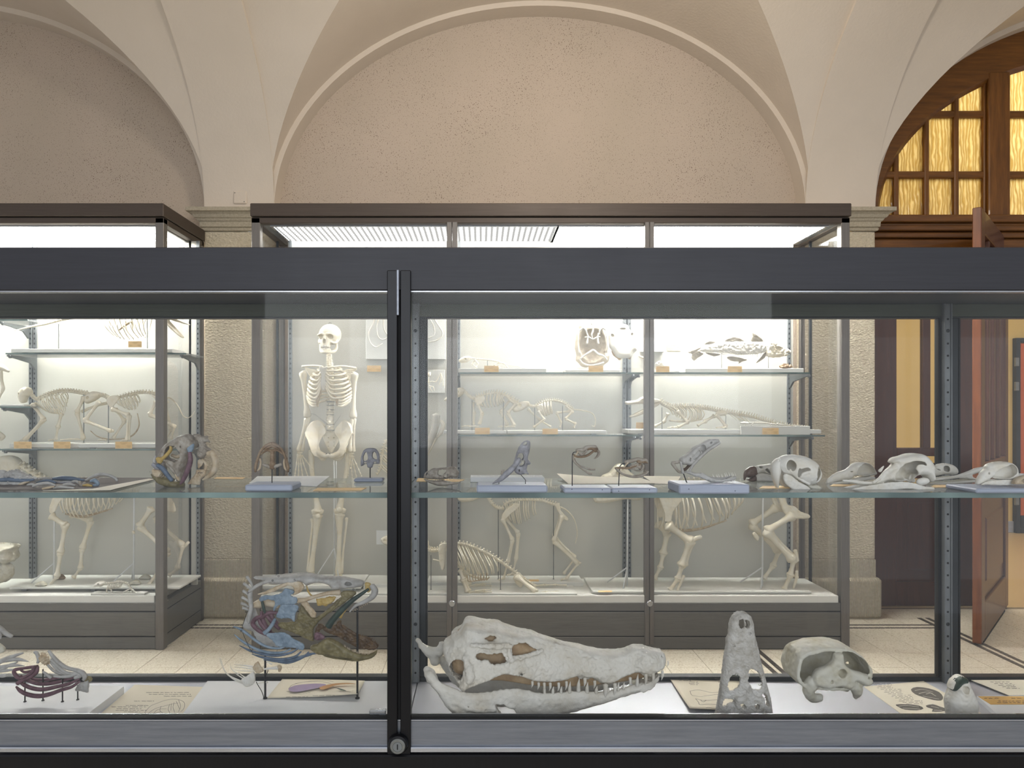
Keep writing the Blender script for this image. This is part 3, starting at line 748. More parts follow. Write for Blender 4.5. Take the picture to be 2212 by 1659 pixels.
# ================================================================ VOLUME MODELLING (bones with holes)
def smin(a, b, k):
    h = np.clip(.5+.5*(b-a)/k, 0, 1); return b*(1-h)+a*h-k*h*(1-h)
def smax(a, b, k): return -smin(-a, -b, k)
def closed(pts, k=4):
    p = np.asarray(pts, float); n = len(p); out = []
    for i in range(n):
        a, b, c, d = p[i-1], p[i], p[(i+1) % n], p[(i+2) % n]
        for j in range(k):
            t = j/k
            out.append(.5*((2*b)+(-a+c)*t+(2*a-5*b+4*c-d)*t*t+(-a+3*b-3*c+d)*t**3))
    return np.array(out)
def zz(pts, ox, oy, s):
    """pixel outline read off an enlarged crop"""
    return [(ox+x/s, oy+y/s) for x, y in pts]
class Vol:
    """signed field on a grid; x = px, z = -py, d = depth, all in units of one photo pixel at plane Y0"""
    def __init__(s, x0, x1, p0, p1, d0, d1, h=1.0):
        s.h = h; s.o = np.array([x0, d0, -p1], float)
        s.X = np.arange(x0, x1+h, h, dtype=np.float32)[:, None, None]; s.D = np.arange(d0, d1+h, h, dtype=np.float32)[None, :, None]; s.Z = np.arange(-p1, -p0+h, h, dtype=np.float32)[None, None, :]
        s.F = np.full((s.X.size, s.D.size, s.Z.size), 1e3, np.float32)
    def ell(s, c, r, rot=0.0, yaw=0.0):
        X, D, Z = s.X-c[0], s.D-(c[2] if len(c) > 2 else 0), s.Z+c[1]
        r = (r, r, r) if np.isscalar(r) else r
        if rot: a = math.radians(rot); X, Z = X*math.cos(a)+Z*math.sin(a), -X*math.sin(a)+Z*math.cos(a)
        if yaw: a = math.radians(yaw); X, D = X*math.cos(a)+D*math.sin(a), -X*math.sin(a)+D*math.cos(a)
        k0 = np.sqrt((X/r[0])**2+(Z/r[1])**2+(D/r[2])**2); k1 = np.sqrt((X/r[0]**2)**2+(Z/r[1]**2)**2+(D/r[2]**2)**2)+1e-6
        return k0*(k0-1)/k1
    def cap(s, a, b, ra, rb=None):
        rb = ra if rb is None else rb
        a3 = np.array([a[0], a[2] if len(a) > 2 else 0, -a[1]], np.float32); b3 = np.array([b[0], b[2] if len(b) > 2 else 0, -b[1]], np.float32)
        v = b3-a3; L = float(v @ v)+1e-9
        t = np.clip(((s.X-a3[0])*v[0]+(s.D-a3[1])*v[1]+(s.Z-a3[2])*v[2])/L, 0, 1)
        return np.sqrt((s.X-a3[0]-t*v[0])**2+(s.D-a3[1]-t*v[1])**2+(s.Z-a3[2]-t*v[2])**2)-(ra+(rb-ra)*t)
    def chain(s, pts, r, k=1.5):
        p = catmull(pts, 3) if len(pts) > 2 else np.asarray(pts, float); rr = rs(r if not np.isscalar(r) else [r, r], len(p)); f = None
        for i in range(len(p)-1):
            g = s.cap(p[i], p[i+1], rr[i], rr[i+1]); f = g if f is None else np.minimum(f, g)
        return f
    def poly(s, pts, sub=3):
        p = closed(pts, sub) if sub > 1 else np.asarray(pts, float)
        X = s.X[:, 0, :]; Z = s.Z[0]; best = None; ins = np.zeros((X.shape[0], Z.shape[1]), bool)
        for i in range(len(p)):
            ax, az = p[i-1][0], -p[i-1][1]; bx, bz = p[i][0], -p[i][1]
            vx, vz = bx-ax, bz-az; L = vx*vx+vz*vz+1e-9
            t = np.clip(((X-ax)*vx+(Z-az)*vz)/L, 0, 1); d = (X-ax-t*vx)**2+(Z-az-t*vz)**2
            best = d if best is None else np.minimum(best, d)
            if az != bz: ins ^= ((Z > min(az, bz)) & (Z <= max(az, bz)) & (X < ax+(Z-az)*vx/vz))
        return (np.where(ins, -1, 1)*np.sqrt(best))[:, None, :]
    def tab(s, pairs):
        a = np.array(pairs, float); return np.interp(s.X[:, 0, 0], a[:, 0], a[:, 1]).astype(np.float32)[:, None, None]
    def infl(s, pts, w, Rr, dc=0, sub=3, mn=.12):
        """outline pillowed to half width w over a rim of Rr"""
        q = s.poly(pts, sub); f = np.clip(-q/Rr, 0, 1); f = np.sqrt(np.clip(1-(1-f)**2, 0, 1))*(1-mn)+mn
        return np.maximum(q, np.abs(s.D-dc)-w*f)
    def slab(s, pts, d0, d1, sub=3):
        return np.maximum(s.poly(pts, sub), np.maximum(d0-s.D, s.D-d1))
    def add(s, f, k=0): s.F = np.minimum(s.F, f) if not k else smin(s.F, f, k); return s
    def cut(s, f, k=0): s.F = np.maximum(s.F, -f) if not k else smax(s.F, -f, k); return s
    def shell(s, t): s.F = np.maximum(s.F, -(s.F+t)); return s
    def noise(s, amp, cell, seed=0):
        r = np.random.RandomState(seed); sh = [int(n*s.h/cell)+3 for n in s.F.shape]; L = r.rand(*sh).astype(np.float32)-.5
        out = L
        for ax in range(3):
            n = s.F.shape[ax]; t = np.arange(n)*s.h/cell; i = t.astype(int); f = (t-i); f = f*f*(3-2*f)
            shp = [1, 1, 1]; shp[ax] = n; f = f.reshape(shp).astype(np.float32)
            out = np.take(out, i, ax)*(1-f)+np.take(out, i+1, ax)*f
        s.F = s.F+amp*2*out; return s
    def mesh(s):
        f = s.F; f[0] = f[-1] = 1; f[:, 0] = f[:, -1] = 1; f[:, :, 0] = f[:, :, -1] = 1
        S = f < 0; nx, ny, nz = f.shape; acc = np.zeros((nx-1, ny-1, nz-1, 3), np.float32); cnt = np.zeros((nx-1, ny-1, nz-1), np.float32); fs = []
        for ax in range(3):
            A = [slice(None)]*3; B = [slice(None)]*3; A[ax] = slice(0, -1); B[ax] = slice(1, None)
            C = S[tuple(A)] != S[tuple(B)]; I = np.argwhere(C)
            fa = f[tuple(A)][C]; fb_ = f[tuple(B)][C]; t = fa/(fa-fb_)
            pos = I.astype(np.float32); pos[:, ax] += t; o1, o2 = [(1, 2), (2, 0), (0, 1)][ax]
            cells = []
            for e1, e2 in ((0, 0), (1, 0), (1, 1), (0, 1)):
                J = I.copy(); J[:, o1] -= 1-e1; J[:, o2] -= 1-e2
                ok = (J[:, 0] >= 0) & (J[:, 1] >= 0) & (J[:, 2] >= 0) & (J[:, 0] < nx-1) & (J[:, 1] < ny-1) & (J[:, 2] < nz-1)
                np.add.at(acc, tuple(J[ok].T), pos[ok]); np.add.at(cnt, tuple(J[ok].T), 1); cells.append((J, ok))
            ok = cells[0][1] & cells[1][1] & cells[2][1] & cells[3][1]
            fs.append((np.stack([c[0][ok] for c in cells], 1), S[tuple(A)][C][ok]))
        act = cnt > 0; idx = np.full(cnt.shape, -1, np.int64); idx[act] = np.arange(act.sum())
        V = acc[act]/cnt[act][:, None]*s.h+s.o; Fc = []
        for q, inside in fs:
            k = idx[q[..., 0], q[..., 1], q[..., 2]]; k[~inside] = k[~inside][:, ::-1]; Fc.append(k)
        return V, np.concatenate(Fc)
class Plane:
    def __init__(s, Y): s.Y = Y; s.s = Y/F
    def __call__(s, p):
        d = p[2] if len(p) > 2 else 0
        return ((p[0]-CX)*s.s, s.Y+d*s.s, H-(p[1]-CY)*s.s)
    def many(s, pts): return [s(p) for p in pts]
    def vol(s, name, v, mat, parent=None, **k):
        V, Fc = v.mesh()
        W_ = np.stack([(V[:, 0]-CX)*s.s, s.Y+V[:, 1]*s.s, H+(V[:, 2]+CY)*s.s], 1)
        m = MB(); m.v = [W_]; m.f = Fc.tolist(); m.n = len(W_); m.oriented = True
        return mk(name, m, mat, parent, smooth=True, **k)
    def tube(s, mb, pts, r, n=7, k=4, flat=None):
        p = catmull(pts if len(pts[0]) > 2 else [tuple(q)+(0,) for q in pts], k) if len(pts) > 2 else np.asarray([tuple(q)+(0,)*(3-len(q)) for q in pts], float)
        rr = rs(r if not np.isscalar(r) else [r, r], len(p))*s.s
        mb.tube([s(q) for q in p], rr, n, flat); return mb
    def bone(s, mb, a, b, r, fl=1.75, n=8):
        """long bone: slim shaft, swollen joints"""
        a = tuple(a)+(0,)*(3-len(a)); b = tuple(b)+(0,)*(3-len(b)); A = np.array(a, float); B = np.array(b, float)
        T = np.array([0, .03, .09, .2, .5, .8, .91, .97, 1.0]); rr = np.array([.8, 1.0, .93, .62, .52, .62, .95, 1.0, .8])*fl*r
        mb.tube([s(tuple(A+(B-A)*t)) for t in T], rr*s.s, n); return mb
    def floor_org(s, px, z): return (XY(px, s.Y), s.Y, z)
def bonemat(name, c1, c2, c3, sc=30, rough=.55, bst=.25, bsc=90, bd=.002):
    t = NT(name)
    col = t.ramp(t.noise(sc, 5, .6), [(.28, srgb(*c1)), (.5, srgb(*c2)), (.72, srgb(*c3))])
    t.bsdf(col, rough, 0, t.bump(t.noise(bsc, 4), bst, bd), .35, 0); return t.m
B_IV = bonemat('ivory_bone', (238, 227, 200), (245, 237, 217), (250, 245, 231), 25)
B_CROC = bonemat('grey_white_bone', (196, 188, 172), (212, 208, 198), (222, 219, 211), 18, .6, .7, 140, .003)
B_CAIM = bonemat('pitted_grey_bone', (158, 152, 140), (192, 189, 183), (208, 206, 202), 45, .65, .8, 150, .005)
B_BIRD = bonemat('white_bone', (214, 206, 188), (228, 224, 214), (234, 232, 226), 22, .5)
B_GREY = bonemat('grey_brown_bone', (120, 108, 94), (152, 143, 130), (176, 170, 160), 60, .55)
B_SLATE = bonemat('slate_grey_bone', (112, 108, 108), (146, 146, 152), (168, 168, 176), 60, .55)
B_BROWN = bonemat('brown_bone', (84, 64, 44), (124, 100, 74), (160, 142, 118), 50, .5)
B_TURT = bonemat('yellow_grey_bone', (178, 168, 138), (204, 200, 184), (214, 212, 202), 18, .6, .5, 120)
B_TAN = bonemat('translucent_tan_bone', (168, 142, 108), (194, 176, 148), (210, 198, 178), 40, .45)
B_OLIVE = bonemat('olive_brown_painted_bone', (84, 76, 48), (118, 108, 72), (146, 136, 98), 40, .4)
B_DKBR = bonemat('dark_brown_painted_bone', (62, 46, 30), (92, 70, 46), (118, 94, 62), 40, .4)
B_BLUE = bonemat('blue_painted_bone', (100, 118, 134), (128, 146, 162), (154, 170, 184), 40, .45)
B_BLUED = bonemat('dull_blue_painted_bone', (70, 84, 100), (92, 108, 128), (112, 128, 148), 40, .45)
B_PURP = bonemat('purple_painted_bone', (84, 58, 66), (108, 78, 88), (130, 98, 108), 60, .45)
B_GREEN = bonemat('dark_green_painted_bone', (28, 42, 38), (44, 62, 54), (62, 80, 70), 40, .35)
B_YEL = bonemat('yellow_painted_bone', (158, 128, 62), (186, 158, 88), (206, 184, 128), 50, .45)
B_FGREY = bonemat('grey_fish_bone', (150, 146, 140), (176, 174, 170), (196, 195, 192), 35, .5)
B_BEAK = bonemat('dark_horn_beak', (80, 62, 54), (106, 86, 76), (130, 110, 98), 50, .35)
B_SHELLB = bonemat('horn_shell', (150, 126, 94), (186, 160, 122), (206, 186, 152), 20, .6)
B_SHELLI = bonemat('inner_shell', (184, 172, 150), (200, 188, 168), (208, 198, 180), 12, .7)
B_FIN = bonemat('dried_fin', (112, 104, 92), (140, 132, 118), (166, 158, 142), 60, .6)
def stone_thing(): pass

# ================================================================ SPECIMENS ON THE FLOOR OF THE LOW CASE
# ---- crocodile skull, side view
Q = Plane(1.708); Q.Y = 1.755
Zc = lambda pts: zz(pts, 860, 1300, 3.568)
cr = thing('crocodile_skull', 'large pale crocodile skull lying on the silver floor beside the black upright', 'skull', (XY(1165, 1.755), 1.755, ZF))
out = Zc([(342, 420), (350, 350), (405, 330), (408, 290), (440, 268), (482, 250), (500, 205), (530, 183), (590, 190), (640, 203), (700, 210), (770, 208), (815, 232), (900, 258), (960, 272), (1040, 280), (1100, 308), (1180, 330), (1240, 350), (1310, 368), (1380, 376), (1450, 396), (1560, 420), (1700, 428), (1785, 412), (1830, 388), (1900, 383), (1965, 402), (2040, 420), (2080, 440), (2096, 480), (2088, 525), (2060, 552), (2000, 570), (1930, 575), (1895, 572), (1840, 575), (1800, 590), (1740, 604), (1700, 628), (1650, 648), (1595, 645), (1545, 630), (1500, 602), (1440, 588), (1390, 590), (1300, 618), (1200, 628), (1100, 622), (1030, 605), (960, 575), (880, 552), (810, 540), (740, 560), (640, 600), (540, 632), (500, 636), (465, 612), (430, 582), (400, 560), (375, 490)])
v = Vol(950, 1452, 1346, 1484, -92, 92, 1.7)
wt = v.tab([(950, 34), (975, 66), (1010, 84), (1060, 82), (1110, 70), (1160, 55), (1220, 44), (1300, 40), (1340, 41), (1385, 33), (1420, 36), (1448, 26)])
top = v.tab([(950, -1390), (1008, -1351), (1080, -1360), (1160, -1386), (1260, -1405), (1340, -1420), (1390, -1409), (1445, -1425)])
bot = v.tab([(950, -1450), (1010, -1476), (1080, -1455), (1150, -1470), (1300, -1480), (1445, -1458)])
tt = np.clip((v.Z-bot)/(top-bot), 0, 1)
q = v.poly(out, 2); f_ = np.clip(-q/9, 0, 1); f_ = np.sqrt(np.clip(1-(1-f_)**2, 0, 1))*.7+.3
v.F = np.maximum(q, np.abs(v.D)-wt*f_*(1-.42*tt**1.5))+0*v.X
v.shell(8)
for hpts, dl in (([(665, 270), (700, 254), (747, 252), (742, 286), (700, 286)], 5), ([(598, 392), (632, 366), (740, 368), (800, 378), (835, 424), (838, 440), (745, 446), (690, 418), (640, 412)], 5),
                 ([(884, 330), (930, 313), (1000, 330), (1060, 368), (1082, 402), (1050, 410), (960, 402), (890, 416), (872, 370)], 5), ([(395, 480), (450, 420), (522, 432), (506, 500), (488, 552), (430, 578), (405, 545)], -10), ([(1842, 548), (1862, 536), (1888, 545), (1888, 566), (1850, 568)], 99), ([(2030, 440), (2050, 438), (2062, 452), (2045, 462)], -10)):
    v.cut(v.slab(Zc(hpts), -99, dl, 2), 3)
v.cut(v.ell((1385, 1404, 0), (22, 7, 15)), 2)
v.add(v.chain([Zc([(575, 300)])[0]+(-70,), Zc([(700, 305)])[0]+(-72,), Zc([(860, 315)])[0]+(-62,)], [5, 6, 5]), 4)
v.add(v.chain([Zc([(846, 335)])[0]+(-60,), Zc([(868, 418)])[0]+(-66,)], [4, 5]), 4)
v.add(v.chain([Zc([(880, 410)])[0]+(-62,), Zc([(1000, 400)])[0]+(-52,), Zc([(1110, 375)])[0]+(-44,)], [5, 5, 4]), 4)
v.add(v.chain([Zc([(1040, 290)])[0]+(-26,), Zc([(1200, 345)])[0]+(-26,), Zc([(1420, 395)])[0]+(-22,)], [4, 5, 3]), 4)
for a in ((1593, 560), (1450, 540), (1930, 510)): v.add(v.ell(Zc([a])[0]+(-22,), (22, 24, 16)), 14)
v.add(v.chain([Zc([(520, 400)])[0]+(-72,), Zc([(560, 520)])[0]+(-80,), Zc([(500, 600)])[0]+(-78,)], [7, 10, 8]), 6)
for c_ in ([(752, 440), (748, 490), (768, 545)], [(935, 402), (925, 450), (940, 500), (942, 555)], [(1030, 588), (1080, 560), (1115, 535)], [(1330, 470), (1500, 500), (1700, 455), (1840, 490), (1850, 540)], [(1150, 420), (1260, 430)]): v.cut(v.chain([Zc([q_])[0]+(-float(np.interp(860+q_[0]/3.568, [1000, 1070, 1150, 1250, 1380], [74, 72, 54, 41, 34])),) for q_ in c_], 2.0), 1)
v.noise(1.9, 4.2, 1).noise(2.0, 11, 2)
crn = Q.vol('cranium', v, B_CROC, cr)
mout = Zc([(212, 500), (262, 496), (300, 545), (345, 580), (410, 602), (500, 640), (560, 652), (700, 648), (860, 640), (960, 654), (1050, 684), (1150, 694), (1250, 698), (1400, 690), (1480, 700), (1560, 706), (1700, 686), (1830, 660), (1950, 640), (2010, 612), (2036, 592), (2034, 630), (1990, 680), (1900, 712), (1750, 748), (1600, 792), (1430, 836), (1230, 884), (1020, 940), (820, 975), (660, 968), (560, 925), (460, 840), (385, 765), (330, 690), (280, 605), (235, 560)])
v = Vol(884, 1435, 1390, 1578, -92, 92, 1.9)
wt = v.tab([(915, 84), (1000, 86), (1060, 80), (1130, 64), (1220, 48), (1330, 40), (1400, 32), (1432, 18)])
q = v.poly(mout, 2)
v.F = np.maximum(q, np.abs(np.abs(v.D)-wt+9)-9*np.sqrt(np.clip(-q/10, 0.05, 1)))+0*v.X
v.add(np.maximum(q, np.abs(v.D)-wt)+0*v.X+np.maximum(0, (1392-v.X))*.5, 3)
v.cut(v.slab(Zc([(746, 742), (800, 745), (850, 775), (902, 812), (906, 850), (862, 857), (800, 836), (762, 782)]), -99, -40, 2), 3)
v.add(v.chain([Zc([(250, 520)])[0]+(-76,), Zc([(320, 620)])[0]+(-76,), Zc([(430, 700)])[0]+(-80,), Zc([(600, 770)])[0]+(-84,), Zc([(740, 775)])[0]+(-80,)], [7, 6, 5, 5, 3]), 5)
d = 58
v.add(v.chain([Zc([(118, 415)])[0]+(d,), Zc([(165, 470)])[0]+(d,), Zc([(225, 515)])[0]+(d,), Zc([(290, 505)])[0]+(d*.95,), Zc([(315, 440)])[0]+(d*.9,)], [5, 8, 12, 12, 7]), 5)
v.add(v.chain([Zc([(230, 520)])[0]+(d,), Zc([(262, 585)])[0]+(d,)], [10, 11]), 5)
v.add(v.chain([Zc([(232, 492)])[0]+(-64,), Zc([(262, 520)])[0]+(-68,), Zc([(300, 590)])[0]+(-72,)], [8, 9, 9]), 5)
for c_ in ([(450, 710), (530, 745), (620, 772), (740, 772)], [(990, 685), (1060, 720), (880, 735)]): v.cut(v.chain([Zc([q_])[0]+(-83,) for q_ in c_], 1.8), 1)
v.noise(1.6, 7, 3)
mnd = Q.vol('mandible', v, B_CROC, cr)
B_TANI = bonemat('warm_lit_inner_bone', (138, 110, 78), (160, 134, 100), (180, 156, 122), 30)  # tan imitates warm light coming through the bone
v = Vol(960, 1190, 1350, 1476, -50, 20, 2.2); v.add(v.infl(Zc([(430, 300), (560, 230), (760, 230), (960, 300), (1100, 360), (1110, 440), (960, 560), (700, 560), (520, 600), (420, 560), (400, 440)]), 42, 20)); v.noise(3, 10, 7); Q.vol('skull_lining', v, B_TANI, cr)  # added lining, gives the openings their warm through-lit tone
v = Vol(1010, 1425, 1440, 1500, -20, 20, 2.4); v.add(v.infl(Zc([(560, 600), (760, 540), (1000, 590), (1400, 580), (1900, 560), (2000, 580), (1900, 640), (1500, 690), (1100, 690), (800, 650), (600, 655)]), v.tab([(1010, 18), (1200, 26), (1420, 12)]), 8)); Q.vol('jaw_lining', v, B_TANI, cr)  # added lining between the jaws in the same painted warm tone
def tooth(par, a, b, r, d, bend=0):
    m = MB(); a = Zc([a])[0]; b = Zc([b])[0]
    mid = ((a[0]+b[0])/2+bend, (a[1]+b[1])/2)
    Q.tube(m, [a+(d,), mid+(d-1.5,), b+(d-1,)], [r, r*.85, .25], 8, 4); mk('tooth', m, B_CROC, par, smooth=True)
for (x, ya, yb_, r) in ((1032, 600, 648, 3), (1080, 612, 663, 3.2), (1124, 615, 676, 3.3), (1170, 618, 678, 3.3), (1236, 620, 684, 3.3), (1296, 612, 676, 3.3), (1440, 590, 656, 4), (1516, 612, 670, 3.4), (1600, 640, 757, 5.6), (1672, 634, 732, 4.3), (1792, 592, 662, 3.4), (1916, 570, 655, 4), (1974, 566, 640, 3.6), (2046, 545, 620, 3.2), (2090, 470, 515, 1.6)):
    tooth(crn, (x, ya), (x-8, yb_), r, -float(np.interp(860+x/3.568, [1150, 1250, 1330, 1430], [50, 40, 38, 30])), 1.2)
for (x, ya, yb_, r) in ((1128, 700, 648, 3.2), (1192, 704, 645, 3.6), (1256, 700, 645, 3.3), (1322, 700, 612, 4.2), (1392, 695, 588, 4.6), (1458, 705, 620, 4.4), (1530, 708, 652, 4.2), (1624, 702, 668, 3), (1700, 690, 622, 3), (1742, 680, 628, 3), (1850, 660, 566, 4)):
    tooth(mnd, (x, ya), (x+6, yb_), r, -float(np.interp(860+x/3.568, [1150, 1250, 1330, 1430], [48, 38, 36, 28])), -1)
# ---- caiman skull standing on its hind edge, seen from above
Q = Plane(1.70)
Zk = lambda pts: zz(pts, 1420, 1280, 4.254)
cm = thing('caiman_skull', 'pitted grey caiman skull standing upright with its snout pointing up', 'skull', (XY(1608, 1.70), 1.70, ZF))
v = Vol(1540, 1678, 1318, 1592, -30, 34, 1.3)
o = Zk([(730, 186), (770, 180), (820, 186), (862, 225), (884, 290), (888, 360), (905, 425), (925, 500), (950, 620), (985, 760), (1015, 870), (1040, 980), (1060, 1110), (1075, 1200), (1060, 1290), (960, 1320), (640, 1320), (545, 1290), (530, 1200), (545, 1100), (570, 960), (590, 830), (605, 700), (622, 580), (640, 480), (640, 430), (662, 390), (666, 300), (690, 230)])
q = v.poly(o, 2); f_ = np.clip(-q/16, 0, 1); f_ = np.sqrt(np.clip(1-(1-f_)**2, 0, 1))*.75+.25
ctr = (v.Z+1450)/140
v.F = np.maximum(q, np.abs(v.D-4)-16*f_)+0*v.X
v.shell(7)
v.F = np.maximum(v.F, v.D-12)
for h_ in ([(732, 258), (755, 234), (778, 238), (784, 305), (765, 326), (740, 308)], [(790, 245), (815, 240), (832, 262), (832, 300), (815, 322), (795, 308)],
           [(640, 810), (664, 750), (700, 730), (742, 758), (745, 810), (720, 860), (640, 890)], [(838, 680), (885, 700), (930, 742), (945, 810), (935, 870), (880, 880), (840, 850), (820, 800), (818, 735)],
           [(735, 1000), (760, 985), (785, 1010), (770, 1040), (745, 1030)], [(862, 1005), (885, 990), (910, 1010), (890, 1045), (868, 1030)],
           [(950, 900), (985, 925), (1005, 970), (1018, 1035), (995, 1030), (962, 985), (940, 930)], [(600, 960), (650, 960), (690, 965), (690, 985), (640, 1005), (590, 1030)]):
    v.cut(v.slab(Zk(h_), -40, 40, 2), 1.5)
v.add(v.infl(Zk([(690, 940), (760, 925), (800, 880), (835, 825), (850, 880), (880, 925), (960, 945), (965, 1050), (975, 1120), (1040, 1200), (1040, 1300), (600, 1300), (570, 1200), (640, 1110), (685, 1040)]), 9, 8, -12), 2)
for h_ in ([(738, 1000), (760, 985), (785, 1010), (770, 1040), (745, 1030)], [(862, 1005), (885, 990), (910, 1010), (890, 1045), (868, 1030)]): v.cut(v.slab(Zk(h_), -40, 2, 2), 1.5)
for a in ((685, 475), (893, 470), (745, 215), (835, 365)): v.cut(v.ell(Zk([a])[0]+(-14,), (4, 3, 8)), 1)
v.noise(1.15, 2.6, 5).noise(.8, 6, 6)
Q.vol('skull_bone', v, B_CAIM, cm)
# ---- sea turtle skull from behind
Q = Plane(1.775); Q.Y = 1.80
tu = thing('turtle_skull', 'large rounded turtle skull with wide rear openings, right of the upright caiman skull', 'skull', (XY(1805, 1.8), 1.8, ZF))
v = Vol(1714, 1896, 1386, 1535, -58, 88, 1.7)
o = Zk([(1310, 540), (1390, 495), (1500, 478), (1690, 482), (1780, 520), (1880, 590), (1950, 670), (1985, 740), (1990, 800), (1960, 840), (1890, 845), (1895, 900), (1870, 960), (1850, 1000), (1800, 950), (1760, 900), (1700, 880), (1600, 900), (1500, 905), (1530, 930), (1545, 980), (1500, 1025), (1440, 985), (1400, 930), (1340, 880), (1295, 830), (1280, 740), (1300, 620)])
q = v.poly(o, 2)
v.add(np.maximum(v.poly(Zk([(1310, 540), (1390, 495), (1500, 478), (1690, 482), (1790, 520), (1890, 590), (1955, 670), (1992, 750), (1985, 820), (1900, 850), (1700, 900), (1400, 880), (1295, 830), (1278, 740), (1295, 620)]), 2), -1e3)+0*v.F)
dome = v.F.copy()
b = v.ell((1790, 1440, 20), (78, 56, 62))
shell = smax(dome, v.ell((1795, 1452, 12), (104, 62, 68)), 6)
shell = np.maximum(shell, -(shell+6.5)); shell = np.maximum(shell, -25-v.D)
v.F = shell
# openings at the back
op1 = v.poly(Zk([(1465, 690), (1475, 630), (1510, 575), (1560, 545), (1640, 540), (1660, 560), (1655, 620), (1600, 650), (1540, 670), (1490, 700)]), 2)
op2 = v.poly(Zk([(1690, 560), (1740, 535), (1830, 570), (1900, 620), (1935, 680), (1940, 740), (1860, 710), (1790, 690), (1720, 650)]), 2)
for op in (op1, op2): v.cut(np.maximum(op, v.D-8)+0*v.F, 3)
for h_ in ([(1528, 570), (1548, 575), (1550, 610), (1530, 640), (1518, 610)], [(1700, 550), (1730, 560), (1742, 610), (1738, 665), (1705, 645), (1686, 600)]): v.cut(v.slab(Zk(h_), -60, 100, 2), 1)
v.add(v.infl(Zk([(1450, 700), (1540, 660), (1590, 610), (1610, 548), (1685, 548), (1700, 640), (1780, 700), (1900, 740), (1960, 800), (1900, 845), (1800, 800), (1760, 870), (1700, 860), (1640, 850), (1560, 870), (1500, 860), (1430, 840), (1410, 780)]), 12, 8, -26), 3)
v.cut(v.ell(Zk([(1668, 720)])[0]+(-38,), (8.5, 9.5, 22)), 2)
v.cut(v.ell(Zk([(1570, 800)])[0]+(-38,), (3, 4, 8)), 1); v.cut(v.slab(Zk([(1895, 770), (1925, 748), (1925, 775)]), -60, 60, 1), 1)
v.add(v.chain([Zk([(1420, 830)])[0]+(-20,), Zk([(1400, 920)])[0]+(-16,), Zk([(1450, 985)])[0]+(-10,), Zk([(1510, 985)])[0]+(-10,)], [14, 12, 10, 8]), 5)
v.add(v.chain([Zk([(1780, 830)])[0]+(-26,), Zk([(1840, 900)])[0]+(-18,), Zk([(1850, 970)])[0]+(-8,)], [9, 12, 6]), 5)
v.add(v.chain([Zk([(1500, 870)])[0]+(20,), Zk([(1640, 880)])[0]+(10,), Zk([(1800, 930)])[0]+(10,)], [10, 8, 8]), 5)
v.noise(1.2, 7, 8)
Q.vol('skull_bone', v, B_TURT, tu)
# ---- small turtle skull at the right
Q = Plane(1.72)
Zt = lambda pts: zz(pts, 1820, 1280, 4.607)
ts_ = thing('small_turtle_skull', 'small turtle skull standing nose up on the engraved paper sheet', 'skull', (XY(2078, 1.72), 1.72, ZF))
v = Vol(2040, 2114, 1455, 1582, -34, 30, 1.0)
v.add(v.infl(Zt([(1150, 826), (1200, 832), (1240, 890), (1285, 990), (1325, 1090), (1320, 1180), (1290, 1260), (1270, 1390), (1110, 1390), (1060, 1270), (1035, 1100), (1045, 1040), (1075, 960), (1060, 950), (1090, 880)]), 26, 26))
v.cut(v.ell(Zt([(1160, 930)])[0]+(-22,), (7.5, 8.5, 16)), 1.5); v.cut(v.ell(Zt([(1255, 925)])[0]+(-20,), (5, 9, 14)), 1.5)
v.cut(v.slab(Zt([(1090, 1200), (1130, 1180), (1170, 1200), (1170, 1300), (1090, 1300)]), -40, 40), 1); v.cut(v.slab(Zt([(1230, 1290), (1250, 1230), (1300, 1300)]), -40, 40), 1)
v.noise(.8, 5, 9); sk_ = Q.vol('skull_bone', v, B_BIRD, ts_)
v = Vol(2040, 2114, 1455, 1500, -34, 30, 1.0); v.add(v.infl(Zt([(1100, 870), (1150, 826), (1205, 834), (1195, 880), (1150, 890), (1120, 920), (1085, 955), (1062, 955)]), 24, 14, -3)); v.cut(v.ell(Zt([(1160, 930)])[0]+(-22,), (9, 9, 20)), 1)
Q.vol('horn_beak', v, B_GREEN, ts_, label='dark green horn beak')
# ---- papers and boards on the case floor
def sheet(name, label, corners, mat, z=ZF, th=.0012, cat='paper', curl=None, group=None):
    """corners px,py on the floor plane -> sheet lying on the panel"""
    pts = []
    for px, py in corners:
        Y = (H-z-th)/((py-CY)/F); pts.append((XY(px, Y), Y, z))
    m = MB()
    if curl:
        # grid with lifted edge
        A, B_, C, D = [np.array(p) for p in pts]; n = 14; V = []
        for i in range(n+1):
            for j in range(n+1):
                u, w = i/n, j/n; p = (A*(1-u)+B_*u)*(1-w)+(D*(1-u)+C*u)*w; V.append((p[0], p[1], p[2]+.001+curl(u, w)))
        k = n+1; f = [(i*k+j, (i+1)*k+j, (i+1)*k+j+1, i*k+j+1) for i in range(n) for j in range(n)]
        Vb = [(x, y, z_-th*.6) for x, y, z_ in V]; b = len(V)
        fb_ = [tuple(b+q for q in reversed(ff)) for ff in f]
        rim = [i*k for i in range(k)]+[n*k+j for j in range(1, k)]+[i*k+n for i in range(n-1, -1, -1)]+[j for j in range(n-1, 0, -1)]
        fr = [(rim[q], rim[(q+1) % len(rim)], b+rim[(q+1) % len(rim)], b+rim[q]) for q in range(len(rim))]
        m.add(V+Vb, f+fb_+fr)
    else: m.ext(pts, (0, 0, th))
    return mk(name, m, mat, None, label, cat, group, smooth=bool(curl)), pts
